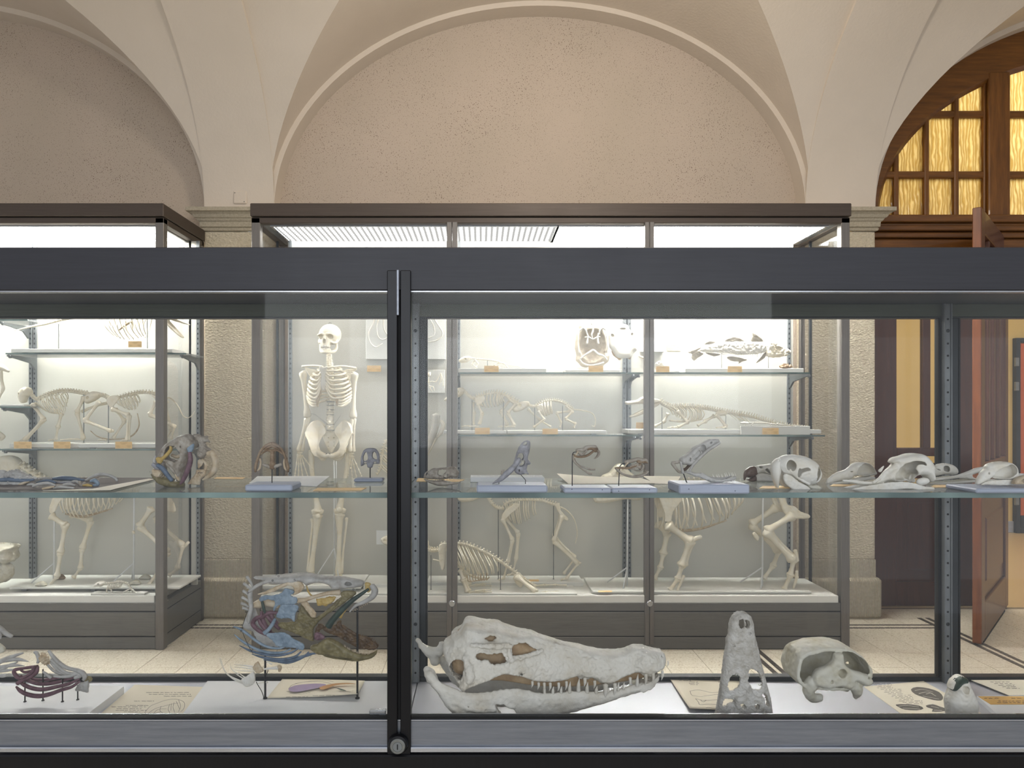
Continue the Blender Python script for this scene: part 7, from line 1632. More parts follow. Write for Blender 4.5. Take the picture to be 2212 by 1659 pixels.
m = MB(); c = Q((712, 698.5, 4)); m.tube([(c[0]+.008*math.cos(t), c[1], c[2]+.006*math.sin(t)) for t in np.linspace(0, math.pi, 9)], .0012, 6); mk('hook', m, M_ROD, hs)
# small things behind the black upright
sm = thing('monkey_skeleton', 'seated monkey skeleton half hidden by the black upright', 'skeleton', (XY(850, 4.2), 4.2, zfl+.03))
spine(Q, sm, [(836, 950), (828, 970), (824, 995), (822, 1012), (814, 1026)], 12, [3.4, 3.4, 2.4], 2.5, back=.2)
ribs(Q, sm, [(832, 965), (824, 1010)], [(856, 985), (846, 1026)], 7, 12, 1.1)
strand('pelvis', Q, sm, [(850, 1030), (866, 1090), (868, 1140)], [5, 4, 4], B_IV); strand('support_rod', Q, sm, [(860, 1030), (860, 1150), (860, 1262)], [1.6, 1.6, 1.6], M_WHITEROD)
# card and skull behind
hk = thing('hanging_skull', 'small skull with clear card between human skeleton and black upright', 'skull', (XY(838, 4.3), 4.3, zfl+.03))
Qh = Plane(4.30); skull_small(Qh, hk, [(823, 1165), (832, 1158), (846, 1156), (858, 1165), (856, 1180), (840, 1178), (828, 1174)], 8, [((832, 1166), 3)], seed=82)
strand('rod', Qh, hk, [(846, 1178), (846, 1215), (846, 1252)], [1, 1, 1], M_GREYROD)
m = MB(); m.box(XY(813, 4.32), XY(850, 4.32), 4.32, 4.323, ZY(1176, 4.32), ZY(1146, 4.32)); mk('card', m, M_PAPERW, hk)
# ---------------- wall boards on the back panel of the right case
def board(px0, px1, py0, py1, Y0_, Y1_, label):
    m = MB(); m.cbox(XY(px0, Y0_), XY(px1, Y0_), Y0_, Y1_, ZY(py1, Y0_), ZY(py0, Y0_), .002); return mk('wall_board', m, M_WHITE, None, label, 'panel')
YBk = 4.399
b1 = board(790, 962, 640, 776, 4.36, YBk, 'white wall board with mounted wing bones beside the human skeleton')
Qw = Plane(4.352)
for c in ([(812, 680), (806, 700), (796, 720), (800, 740), (812, 750), (826, 742)], [(820, 680), (814, 705), (816, 725), (826, 734), (840, 728)], [(829, 680), (830, 712), (850, 736), (880, 748), (915, 740)], [(932, 680), (945, 700), (956, 720), (946, 734), (922, 740)], [(922, 680), (936, 702), (938, 722), (924, 730), (900, 726)]): strand('wing_bone', Qw, b1, c, [1.8, 1.3, 1.5, 1.2, 1.4, .8], B_BIRD)
b2 = board(918, 961, 799, 849, 4.385, YBk, 'small white wall board with a bat skeleton')
Qw = Plane(4.378)
for c in ([(926, 812), (926, 825), (929, 838), (934, 846)], [(926, 826), (934, 824), (942, 824), (952, 806)], [(952, 806), (958, 822), (957, 834)], [(952, 806), (952, 820), (948, 832)], [(952, 806), (954, 825)], [(926, 826), (917, 820)], [(928, 834), (936, 836), (938, 844)]): strand('bat_bone', Qw, b2, c, [.9, .7, .7, .5], B_IV)
skull_small(Qw, b2, [(922, 806), (930, 804), (930, 812), (923, 813)], 2.4, h=.4, seed=3, name='bat_skull')
b3 = board(1385, 1436, 660, 760, 4.36, YBk, 'white wall board with a looped bone beside the second upright'); Qw = Plane(4.352)
strand('loop_bone', Qw, b3, [(1418, 692), (1428, 704), (1426, 716), (1414, 724)], [1.4, 1.6, 1.6, 1.2], B_BIRD); strand('loop_bone', Qw, b3, [(1416, 698), (1421, 706), (1420, 714)], [1, 1, 1], B_BIRD)
card(793, 823, 789.5, 803, 4.397, 'orange wall label under the wing bone board')
card(1441, 1471, 743.5, 758, 4.397, 'orange wall label left of the fish skeleton')
# bone shaft on the left
Q = Plane(4.22); bs = thing('limb_bone', 'pale upright limb bone cut by the rear upright of the low case', 'bone', (XY(925, 4.22), 4.22, zfl+.02))
strand('shaft', Q, bs, [(942, 896), (940, 920), (930, 950), (916, 984)], [9, 8.5, 8.5, 7], B_BIRD); strand('side_piece', Q, bs, [(952, 908), (957, 918), (952, 935), (944, 945)], [3, 5, 4, 2], B_IV); strand('side_piece', Q, bs, [(942, 946), (934, 962), (922, 984), (916, 1000)], [3, 2.4, 2, 1.4], B_IV)
strand('support_rod', Q, bs, [(918, 985), (917, 1120), (916, 1268)], [2, 2, 2], M_WHITEROD)
# ---------------- upper shelf: lizard, turtle, plastron, fish
z = plinth(990, 1180, 4.13, ZS1, .026, .16, 'long grey-white plinth under the small lizard skeleton', False)
Q = Plane(4.20); lz = thing('lizard_skeleton', 'small low lizard skeleton with trailing tail on the upper shelf', 'skeleton', (XY(1050, 4.2), 4.2, z))
skull_small(Q, lz, [(991, 778), (1000, 771), (1012, 769), (1019, 774), (1010, 782), (996, 784)], 5, [((1005, 776), 2.4)], h=.5, seed=4)
spine(Q, lz, [(1016, 774), (1035, 776), (1060, 778), (1080, 782)], 16, 1.6, 1.2); spine(Q, lz, [(1080, 782), (1100, 788), (1130, 794), (1150, 794.5)], 22, [1.4, .6], .6, name='tail')
limb(Q, lz, [(1026, 778, -4), (1033, 786, -7), (1028, 794, -8)], [1.4, 1.1], ['humerus', 'forearm']); limb(Q, lz, [(1026, 778, 4), (1020, 786, 7), (1030, 794, 8)], [1.4, 1.1], ['humerus', 'forearm']); limb(Q, lz, [(1078, 783, -3), (1090, 786, -7), (1096, 794, -8)], [1.4, 1.1], ['femur', 'shin'])
limb(Q, lz, [(1078, 783, 3), (1068, 788, 7), (1080, 794, 8)], [1.4, 1.1], ['femur', 'shin']); rod(lz, Q, 1053, 779, z, .002, M_GREYROD)
card(1046, 1077, 790, 803.5, 4.118, 'orange label on the upper shelf in front of the lizard skeleton')
z = plinth(1222, 1340, 4.16, ZS1, .02, .14, 'white plinth behind the open turtle shell', False)
Q = Plane(4.27); ts = thing('turtle_shell', 'open tan turtle shell standing upright with its skeleton inside', 'shell', (XY(1279, 4.27), 4.27, z))
v = Vol(1236, 1322, 696, 800, -14, 16, .8)
o = [(1252, 703), (1262, 702), (1266, 700), (1272, 702), (1278, 705), (1284, 701), (1292, 702), (1302, 704), (1306, 712), (1312, 728), (1314, 745), (1312, 762), (1316, 768), (1315, 780), (1308, 786), (1300, 792), (1292, 795), (1280, 790), (1268, 794), (1258, 792), (1250, 784), (1244, 778), (1245, 766), (1242, 752), (1243, 735), (1246, 720), (1250, 712)]
v.add(v.infl(o, 12, 9, 2)); v.cut(v.ell((1279, 748, -14), (29, 38, 22)), 2); v.noise(1.0, 6, 90); Q.vol('carapace', v, B_SHELLI, ts)
for c, r in (([(1279, 702), (1279, 716), (1276, 724), (1278, 732)], [2, 1.8, 1.8, 1]), ([(1250, 716), (1258, 710), (1264, 716), (1266, 724)], [2, 2.4, 2, 1]), ([(1306, 714), (1300, 710), (1294, 716), (1293, 724)], [2, 2.4, 2, 1]), ([(1262, 730), (1270, 730), (1279, 734), (1288, 730), (1294, 729)], [1.6, 2, 1.6, 2, 1.4]), ([(1266, 721), (1268, 730), (1266, 744)], [1.4, 2, 2.6]), ([(1291, 721), (1289, 730), (1290, 744)], [1.4, 2, 2.6]), ([(1252, 776), (1262, 768), (1272, 762), (1280, 758), (1290, 766), (1302, 770), (1309, 778)], [1.4, 2, 2.6, 2.6, 2.6, 2, 1.4]), ([(1251, 778), (1258, 786), (1272, 790), (1288, 788), (1302, 784)], [1.6, 2, 1.6, 1.6, 2]), ([(1250, 714), (1247, 740), (1249, 764)], [1.2, 1.2, 1.2]), ([(1306, 716), (1309, 740), (1308, 760)], [1.2, 1.2, 1.2])): strand('shell_bone', Q, ts, c, r, B_BIRD, -12)
m = MB(); c = Q((1278, 693, 0)); m.tube([(c[0]+.012*math.sin(t), c[1], c[2]+.014*math.cos(t)) for t in np.linspace(0, 6.28, 15)], .0014, 6); Q.tube(m, [(1278, 698, 0), (1278, 703, 0)], 1, 6); mk('wire_loop', m, M_GREYROD, ts)
card(1271.5, 1303, 790, 803.5, 4.118, 'orange label on the upper shelf in front of the open turtle shell')
ps = thing('turtle_plastron', 'bright white turtle underside hanging right of the open turtle shell', 'shell', (XY(1345, 4.27), 4.27, z))
v = Vol(1308, 1384, 688, 786, -14, 14, .8)
v.add(v.infl([(1334, 704), (1345, 700), (1356, 704), (1362, 716), (1374, 718), (1372, 728), (1376, 740), (1376, 756), (1368, 762), (1362, 772), (1350, 774), (1340, 774), (1330, 770), (1322, 758), (1316, 750), (1315, 735), (1314, 722), (1324, 716)], 8, 10, -2)); v.cut(v.ell((1321, 726, -10), (3.4, 4.6, 6), 30), 1); v.cut(v.ell((1364, 723, -10), (3.2, 4, 6), -20), 1); v.cut(v.ell((1343, 712, -12), (7, 2.6, 6)), 1); Q.vol('plastron', v, B_BIRD, ps)
v = Vol(1318, 1378, 690, 786, 0, 12, .8); v.add(v.infl([(1325, 716), (1328, 706), (1336, 704), (1340, 694), (1345, 704), (1354, 706), (1358, 716), (1372, 758), (1368, 762), (1362, 776), (1354, 770), (1346, 772), (1340, 778), (1334, 774), (1322, 760)], 4, 6, 5)); Q.vol('carapace_rim', v, B_SHELLB, ps)
m = MB(); Q.tube(m, [(1345, 694, 4), (1345, 690, 6), (1346, 686, 14)], .7, 5); mk('hanging_wire', m, M_GREYROD, ps)
Q = Plane(4.2); z = plinth(1412, 1468, 4.14, ZS1, .012, .1, 'low white plinth with tiny bones right of the second upright', False)
tb = thing('tiny_skeleton', 'tiny bird-like skeleton just right of the second case upright', 'skeleton', (XY(1425, 4.2), 4.2, z))
skull_small(Q, tb, [(1416, 786), (1424, 780), (1432, 782), (1434, 790), (1424, 792)], 5, [((1422, 785), 2)], h=.5, seed=6, mat=B_BIRD); strand('leg', Q, tb, [(1428, 791), (1430, 795), (1429, 798)], [1, 1, 1], B_BIRD)
hb = thing('small_beak', 'small tan beak-shaped bone on the wall board left of the second upright', 'bone', (XY(1386, 4.33), 4.33, ZY(776, 4.33))); Qx_ = Plane(4.34); strand('beak', Qx_, hb, [(1380, 769), (1386, 772), (1392, 774), (1400, 774)], [1.2, 2.4, 2.6, 2], B_TAN); strand('pin', Qx_, hb, [(1394, 775), (1394, 790), (1394, 806)], [.7, .7, .7], M_GREYROD)
card(1417, 1446, 791, 804, 4.118, 'pale orange label on the upper shelf right of the second upright')
z = plinth(1480, 1736, 4.13, ZS1, .026, .16, 'long white plinth under the mounted fish skeleton', False)
Q = Plane(4.21); fk = thing('fish_skeleton', 'mounted fish skeleton with brown dried fins on two pins', 'skeleton', (XY(1600, 4.21), 4.21, z)); Zh = lambda pts: zz(pts, 1340, 640, 3.95)
spine(Q, fk, Zh([(660, 470), (760, 445), (900, 440), (1050, 450), (1240, 440)]), 40, 2.0, 4.5)
v = Vol(1505, 1660, 732, 768, -9, 9, .8); v.add(v.infl(Zh([(670, 460), (760, 415), (870, 392), (1100, 388), (1230, 400), (1260, 440), (1230, 480), (1050, 500), (880, 480), (760, 480)]), 6, 8)); v.noise(1.4, 3, 92); Q.vol('fish_body', v, B_BIRD, fk)
ribs(Q, fk, Zh([(760, 450), (1220, 450)]), Zh([(900, 500), (1200, 520)]), 16, 5, .6, mat=B_BIRD)
v = Vol(1648, 1710, 734, 775, -14, 14, .7); v.add(v.infl(Zh([(1240, 400), (1320, 390), (1380, 430), (1448, 465), (1440, 500), (1380, 515), (1280, 520), (1240, 490)]), 9, 7)); v.cut(v.ell(Zh([(1340, 450)])[0]+(-10,), (7, 5, 8)), 1); v.cut(v.slab(Zh([(1380, 490), (1450, 478), (1450, 490), (1390, 505)]), -20, 20, 1), .5); v.noise(1.6, 3, 93); Q.vol('fish_head', v, B_IV, fk)
for nm, pts in (('tail_fin', [(575, 475), (640, 450), (700, 430), (665, 465), (715, 490), (670, 520), (630, 550), (605, 520), (612, 495)]), ('back_fin', [(712, 415), (760, 378), (830, 395), (830, 402)]), ('back_fin', [(885, 385), (940, 350), (990, 346), (1070, 390)]), ('back_fin', [(1112, 388), (1128, 340), (1126, 306), (1180, 340), (1222, 385)]), ('belly_fin', [(720, 480), (800, 485), (860, 495), (800, 516)]), ('belly_fin', [(905, 520), (960, 512), (1085, 540), (1040, 560), (1000, 580), (1010, 560), (940, 550)]), ('side_fin', [(1250, 470), (1230, 530), (1150, 576), (1200, 520), (1230, 480)])): plate(nm, Q, fk, Zh(pts), B_FIN, 0, 1.2, 2, h=.8, nz=.5)
rod(fk, Q, 1559, 748, z, .002, M_GREYROD); rod(fk, Q, 1660, 770, z, .002, M_GREYROD)
card(1572, 1603, 791, 804, 4.118, 'orange label on the upper shelf below the fish skeleton')
Q = Plane(4.17); cb = thing('crab_shell', 'small brown spiky dried crab at the right end of the upper shelf', 'shell', (XY(1698, 4.17), 4.17, z)); v = Vol(1682, 1716, 784, 796, -10, 10, .6); v.add(v.ell((1698, 792, 0), (13, 4.5, 8))); v.noise(3.4, 2.6, 94); Q.vol('body', v, B_BROWN, cb)
# ---------------- middle shelf: two cats, crocodile
def beast(name, label, Y, z, d): return thing(name, label, 'skeleton', (XY(d, Y), Y, z))
Zc2 = lambda pts: zz(pts, 900, 640, 3.95)
z = plinth(958, 1094, 4.10, ZS2, .024, .2, 'white plinth under the larger cat-like skeleton'); z = plinth(1096, 1310, 4.10, ZS2, .024, .2, 'white plinth under the curled-tail cat-like skeleton')
def J(Zf_, pts): return [tuple(Zf_([(p[0], p[1])])[0])+((p[2],) if len(p) > 2 else (0,)) for p in pts]
Q = Plane(4.20); ct = beast('cat_skeleton', 'larger long-bodied skeleton stepping left behind the first upright', 4.2, z, 1040)
skull_small(Q, ct, Zc2([(232, 880), (270, 850), (320, 810), (360, 780), (400, 785), (410, 815), (380, 850), (330, 870), (250, 895)]), 8, [(Zc2([(345, 815)])[0], 3.6)], h=.55, seed=11)
spine(Q, ct, Zc2([(400, 805), (440, 850), (490, 880)]), 7, 3, 2); spine(Q, ct, Zc2([(490, 880), (540, 850), (640, 828), (720, 830), (780, 860), (830, 890), (870, 915), (905, 960)]), 22, 3.0, 4.6, back=.3)
ribs(Q, ct, Zc2([(500, 875), (560, 845), (680, 830), (740, 845)]), Zc2([(525, 925), (580, 945), (680, 940), (750, 905)]), 14, 10, 1.3, bow=(-3, 0))
plate('scapula', Q, ct, Zc2([(500, 870), (570, 850), (585, 880), (560, 910), (525, 930), (505, 905)]), B_IV, -12, 1.6, 2, h=.6, nz=.3)
limb(Q, ct, J(Zc2, [(520, 920, -12), (560, 1000, -14), (535, 1090, -12)]), [2.4, 2.2], ['humerus', 'forearm'], dbl=(1,)); limb(Q, ct, J(Zc2, [(480, 905, 10), (490, 995, 12), (480, 1095, 12)]), [2.4, 2.2], ['humerus', 'forearm'], dbl=(1,))
limb(Q, ct, J(Zc2, [(850, 910, -8), (775, 995, -12), (830, 1100, -10)]), [2.6, 2.2], ['femur', 'shin'], dbl=(1,)); limb(Q, ct, J(Zc2, [(800, 880, 8), (720, 985, 12), (775, 1100, 10)]), [2.6, 2.2], ['femur', 'shin'], dbl=(1,))
strand('pelvis', Q, ct, Zc2([(770, 850), (800, 890), (860, 925)]), [3.4, 2.6, 3.6], B_IV, -6)
for c in ((530, 1110, -12), (470, 1110, 12), (835, 1112, -10), (780, 1112, 10)): toes(Q, ct, J(Zc2, [c])[0], [(-1, .02, -.3), (-1, .02, 0), (-1, .02, .3)], 22, 1.3)
rod(ct, Q, *Zc2([(473, 885)])[0], z, .0022, M_GREYROD); rod(ct, Q, *Zc2([(740, 860)])[0], z, .0022, M_GREYROD)
Q = Plane(4.20); c2 = beast('small_cat_skeleton', 'smaller cat-like skeleton with a long hooked tail on the middle shelf', 4.2, z, 1190)
skull_small(Q, c2, Zc2([(815, 955), (850, 925), (900, 900), (950, 895), (965, 920), (930, 955), (880, 980), (830, 985)]), 8, [(Zc2([(880, 930)])[0], 3.6)], h=.55, seed=12)
spine(Q, c2, Zc2([(945, 930), (985, 940), (1020, 940)]), 6, 2.6, 1.6); spine(Q, c2, Zc2([(1020, 940), (1080, 900), (1160, 890), (1240, 905), (1290, 935), (1330, 965)]), 20, 2.6, 3.2, back=.3)
spine(Q, c2, Zc2([(1330, 965), (1420, 975), (1500, 1000), (1525, 1060), (1515, 1110), (1490, 1100)]), 26, [1.7, 1.2, .9], .3, name='tail')
ribs(Q, c2, Zc2([(1030, 935), (1080, 905), (1150, 895)]), Zc2([(1050, 990), (1100, 1020), (1160, 1000)]), 12, 9, 1.1, bow=(-2, 0))
plate('scapula', Q, c2, Zc2([(1020, 935), (1060, 920), (1080, 950), (1050, 985), (1025, 965)]), B_IV, -10, 1.4, 2, h=.6, nz=.3)
limb(Q, c2, J(Zc2, [(1035, 980, -10), (1085, 1050, -12), (995, 1115, -12)]), [2.0, 1.8], ['humerus', 'forearm'], dbl=(1,)); limb(Q, c2, J(Zc2, [(950, 960, 8), (1060, 1060, 10), (1150, 1115, 10)]), [2.0, 1.6], ['humerus', 'forearm'])
limb(Q, c2, J(Zc2, [(1325, 985, -8), (1265, 1045, -10), (1350, 1085, -10), (1335, 1120, -10)]), [2.2, 1.9, 1.6], ['femur', 'shin', 'foot'], dbl=(1,)); limb(Q, c2, J(Zc2, [(1310, 980, 8), (1200, 995, 10), (1240, 1080, 10), (1225, 1120, 10)]), [2.2, 1.9, 1.6], ['femur', 'shin', 'foot'])
strand('pelvis', Q, c2, Zc2([(1270, 935), (1300, 960), (1335, 990)]), [2.6, 2.2, 3], B_IV, -5)
rod(c2, Q, *Zc2([(1007, 950)])[0], z, .0022, M_GREYROD); rod(c2, Q, *Zc2([(1246, 935)])[0], z, .0022, M_GREYROD)
card(1026, 1058, 924, 938, 4.085, 'orange label on the middle shelf under the larger cat-like skeleton'); card(1172, 1205, 926, 938, 4.085, 'orange label on the middle shelf under the curled-tail skeleton')
zc_ = plinth(1358, 1774, 4.11, ZS2, .030, .2, 'long white plinth under the crocodile skeleton'); plinth(1601, 1750, 4.088, ZS2, .052, .018, 'small white plinth with a lizard skeleton in front of the crocodile tail', False)
Q = Plane(4.21); cc = beast('crocodile_skeleton', 'long low crocodile skeleton with open jaws and tapering tail', 4.21, zc_, 1560)
skull_small(Q, cc, Zh([(40, 905), (60, 895), (140, 885), (190, 855), (260, 865), (330, 880), (330, 910), (250, 915), (150, 918), (60, 925)]), 9, [(Zh([(215, 880)])[0], 3)], h=.6, seed=13, rim=4)
skull_small(Q, cc, Zh([(75, 1025), (140, 990), (230, 945), (320, 905), (330, 925), (260, 970), (180, 1010), (110, 1032)]), 8, h=.6, seed=14, rim=3, name='mandible')
small_teeth(cc, Q, Zh([(50, 920), (120, 920), (200, 915)]), 9, 3.5, .8, (0, 1), B_BIRD, -6)
spine(Q, cc, Zh([(325, 895), (380, 930), (440, 950), (560, 945), (700, 955), (820, 975), (900, 990), (1000, 1010), (1120, 1030), (1250, 1065), (1350, 1090), (1450, 1105), (1600, 1118)]), 62, [3.8, 3.6, 3.4, 2.6, 1.2], [5, 4.4, 4, 6.4, 5, 2.4], back=.25, tr=1.4)
ribs(Q, cc, Zh([(400, 945), (560, 950), (680, 960)]), Zh([(450, 1010), (560, 1060), (690, 1045)]), 11, 12, 1.3, bow=(5, 0))
ribs(Q, cc, Zh([(930, 1005), (1060, 1035)]), Zh([(990, 1055), (1100, 1075)]), 6, 2, .8, sides=(-1,), bow=(0, 0))
strand('sternum', Q, cc, Zh([(420, 1060), (500, 1068), (600, 1065), (700, 1050)]), [2, 2.6, 2.4, 1.4], B_IV, 0)
limb(Q, cc, J(Zh, [(470, 980, -14), (555, 1075, -18), (470, 1115, -18)]), [2.8, 2.4], ['humerus', 'forearm'], dbl=(1,)); limb(Q, cc, J(Zh, [(420, 1000, 12), (390, 1070, 16), (310, 1110, 16)]), [2.8, 2.4], ['humerus', 'forearm'], dbl=(1,))
limb(Q, cc, J(Zh, [(880, 1000, -12), (800, 1010, -14), (880, 1110, -16)]), [3.0, 2.6], ['femur', 'shin'], dbl=(1,)); limb(Q, cc, J(Zh, [(820, 1020, 12), (740, 1070, 16), (680, 1105, 16)]), [3.0, 2.4], ['femur', 'shin'])
plate('pelvis', Q, cc, Zh([(800, 990), (860, 975), (910, 985), (880, 1020), (820, 1015)]), B_IV, -8, 2, 2, h=.6, nz=.3)
for c in ((470, 1118, -18), (320, 1112, 16), (885, 1118, -16)): toes(Q, cc, J(Zh, [c])[0], [(-1, .03, -.35), (-1, .03, 0), (-1, .02, .3), (-.6, .03, -.7)], 22, 1.2)
rod(cc, Q, *Zh([(355, 950)])[0], zc_, .0022, M_GREYROD); rod(cc, Q, *Zh([(900, 1000)])[0], zc_, .0022, M_GREYROD)
Q = Plane(4.096); ll = beast('lizard_skeleton', 'small lizard skeleton lying on the plinth in front of the crocodile tail', 4.096, ZS2+.052, 1660)
spine(Q, ll, Zh([(1080, 1080), (1200, 1080), (1300, 1090), (1420, 1098), (1560, 1104)]), 40, [1.6, 1.6, 1, .5], .8, mat=B_BIRD); skull_small(Q, ll, Zh([(1020, 1078), (1050, 1070), (1090, 1074), (1090, 1090), (1040, 1090)]), 4, h=.5, seed=15, mat=B_BIRD)
for x in (1080, 1130, 1290, 1340): strand('leg', Q, ll, Zh([(x, 1084), (x-15, 1096), (x-5, 1106)]), [1, .9, .8], B_BIRD, -2)
card(1374, 1404, 912.5, 926, 4.085, 'orange label on the crocodile plinth beside the second upright'); card(1647, 1682, 924.5, 938.5, 4.075, 'orange label in front of the crocodile tail plinth')
# ---------------- floor of the right case
ZP = zfl+.018
m = MB(); m.cbox(XY(925, 4.3), XY(1255, 4.3), 4.20, 4.375, zfl+.001, zfl+.026, .002); m = mk('display_plinth', m, M_WHITE, None, 'rear white board under the standing dog skeleton', 'plinth')
m = MB(); m.cbox(XY(800, 4.02)-.04, XY(1246, 4.02), 4.005, 4.19, zfl+.001, zfl+.010, .002); mk('display_plinth', m, M_WHITE, None, 'front white board under the crouching sea lion skeleton', 'plinth')
m = MB(); m.cbox(XY(1278, 4.05), XY(1748, 4.05), 4.02, 4.36, zfl+.004, ZP, .002); pg = mk('display_plinth', m, M_WHITE, None, 'large white board under the pig skeleton', 'plinth')
m = MB(); m.box(XY(1310, 4.1), XY(1720, 4.1), 4.05, 4.33, zfl+.0005, zfl+.004); mk('riser', m, M_WHITE, pg)
for lab, c, zz_ in (('small orange label lying behind the crouching skeleton', (1142, 1164, 1252, 1256), zfl+.0265), ('small orange label lying at the left of the pig skeleton board', (1292, 1322, 1276, 1279), ZP+.0003)):
    pts = [(XY(px, (H-zz_)*F/(py-CY)), (H-zz_)*F/(py-CY), zz_) for px, py in ((c[0], c[2]), (c[1], c[2]), (c[1], c[3]), (c[0], c[3]))]; m = MB(); m.ext(pts, (0, 0, .001)); mk('name_label', m, M_ORANGE, None, lab, 'label')
# dog
Zd = lambda pts: zz(pts, 900, 1050, 3.95); zd = zfl+.026
Q = Plane(4.28); dg = beast('dog_skeleton', 'standing dog skeleton with long legs behind the crouching skeleton', 4.28, zd, 1160)
skull_small(Q, dg, [(988, 1070), (1000, 1062), (1022, 1052), (1046, 1044), (1062, 1050), (1058, 1066), (1040, 1074), (1020, 1082), (1000, 1084), (990, 1080)], 11, [((1034, 1056), 5)], seed=16)
spine(Q, dg, Zd([(600, 80), (640, 150), (690, 185), (745, 190)]), 8, 3.6, 2); spine(Q, dg, Zd([(745, 165), (800, 130), (900, 118), (1050, 120), (1150, 150), (1190, 160)]), 20, 3.2, 3.8, back=.2); spine(Q, dg, Zd([(1200, 170), (1270, 200), (1330, 260), (1360, 330), (1370, 410), (1355, 490)]), 22, [2.2, 1.4, 1], .5, name='tail')
ribs(Q, dg, Zd([(760, 160), (860, 130), (1010, 130)]), Zd([(800, 290), (880, 320), (1020, 240)]), 13, 13, 1.0, bow=(-2, 0))
plate('scapula', Q, dg, Zd([(720, 260), (750, 200), (840, 140), (880, 160), (800, 230), (745, 280)]), B_IV, -15, 1.8, 2, h=.7, nz=.3); plate('scapula', Q, dg, Zd([(740, 260), (765, 200), (840, 150), (860, 180), (800, 230), (765, 280)]), B_IV, 15, 1.8, 2, h=.7, nz=.3)
limb(Q, dg, J(Zd, [(730, 270, -14), (815, 450, -14), (775, 640, -14), (740, 780, -14)]), [3.2, 2.4, 2.0], ['humerus', 'forearm', 'foot'], dbl=(1,)); limb(Q, dg, J(Zd, [(760, 280, 14), (870, 410, 14), (850, 640, 14), (820, 770, 14)]), [3.2, 2.4, 2.0], ['humerus', 'forearm', 'foot'], dbl=(1,))
limb(Q, dg, J(Zd, [(1240, 250, -10), (1165, 460, -12), (1370, 650, -12), (1270, 780, -12)]), [3.4, 3.0, 2.4], ['femur', 'shin', 'foot'], dbl=(1,)); limb(Q, dg, J(Zd, [(1240, 240, 10), (1180, 440, 12), (1360, 620, 12), (1260, 760, 12)]), [3.4, 2.8, 2.2], ['femur', 'shin', 'foot'])
plate('pelvis', Q, dg, Zd([(1170, 150), (1215, 140), (1225, 200), (1290, 270), (1275, 290), (1220, 245), (1185, 180)]), B_IV, -8, 2.6, 3, h=.7, nz=.4); strand('heel', Q, dg, Zd([(1360, 650), (1395, 645)]), [3, 2.4], B_IV, -12)
for c in ((745, 780, -14), (820, 770, 14), (1270, 785, -12)): toes(Q, dg, J(Zd, [c])[0], [(-1, .12, -.3), (-1, .12, 0), (-1, .12, .3)], 12, 1.5)
rod(dg, Q, *Zd([(697, 190)])[0], zd, .0028, M_GREYROD); rod(dg, Q, *Zd([(1168, 170)])[0], zd, .0028, M_GREYROD)
# sea lion
zs_ = zfl+.010
Q = Plane(4.09); sl_ = beast('sea_lion_skeleton', 'low crouching sea lion skeleton with long hind flippers on the case floor', 4.09, zs_, 1060)
spine(Q, sl_, Zd([(85, 530), (130, 550), (190, 545)]), 5, 4.5, 3); spine(Q, sl_, Zd([(200, 510), (300, 490), (420, 500), (560, 555), (680, 620), (780, 690), (850, 745)]), 24, [4.2, 4, 3.6], 3.2, back=.3); spine(Q, sl_, Zd([(850, 745), (930, 800), (1000, 850)]), 8, [3.4, 2.2], 1, name='tail')
ribs(Q, sl_, Zd([(230, 505), (330, 495), (450, 520), (650, 610)]), Zd([(330, 640), (420, 720), (560, 770), (690, 720)]), 15, 26, 1.3, bow=(4, 0))
strand('sternum', Q, sl_, Zd([(330, 640), (400, 720), (480, 770), (560, 790)]), [3, 3, 3, 2.4], B_IV); plate('scapula', Q, sl_, Zd([(195, 490), (255, 470), (255, 600), (240, 690), (215, 690), (195, 590)]), B_IV, -22, 2, 3, h=.8, nz=.5)
for s_ in (-22, 22): limb(Q, sl_, J(Zd, [(370, 700, s_), (400, 770, s_*1.2), (440, 870, s_*1.2)]), [4.2, 3.8], ['humerus', 'forearm'], dbl=(1,)); toes(Q, sl_, J(Zd, [(445, 880, s_*1.2)])[0], [(1, -.15, -.1), (1, -.02, 0), (1, .08, .1), (1, .2, .1)], 50, 1.7, 'flipper')
for s_ in (-14, 14): limb(Q, sl_, J(Zd, [(850, 760, s_), (1010, 880, s_*1.4)]), [3.8], ['shin'], dbl=(0,)); toes(Q, sl_, J(Zd, [(1010, 890 if s_ < 0 else 870, s_*1.4)])[0], [(1, .10 if s_ < 0 else -.04, -.1), (1, .13 if s_ < 0 else 0, 0), (1, .02, .15)], 72, 1.9, 'flipper')
plate('pelvis', Q, sl_, Zd([(820, 780), (850, 740), (910, 770), (900, 850), (870, 850)]), B_IV, -8, 2, 3, h=.8, nz=.5); strand('collar', Q, sl_, Zd([(145, 615), (200, 630), (230, 680)]), [1.6, 1.4, 2.4], B_IV, -14)
for k in range(8): strand('rib_cartilage', Q, sl_, Zd([(430+k*24, 745-k*2), (440+k*22, 790), (480+k*20, 800-k*5)]), [1.2, 1.2, 1], B_TAN, -18+k)
rod(sl_, Q, *Zd([(122, 590)])[0], zs_, .0025, M_GREYROD); rod(sl_, Q, *Zd([(716, 660)])[0], zs_, .0025, M_GREYROD)
skull_small(Q, sl_, [(866, 1170), (880, 1158), (905, 1156), (924, 1166), (924, 1184), (900, 1192), (878, 1190)], 16, [((885, 1170), 5)], seed=17)
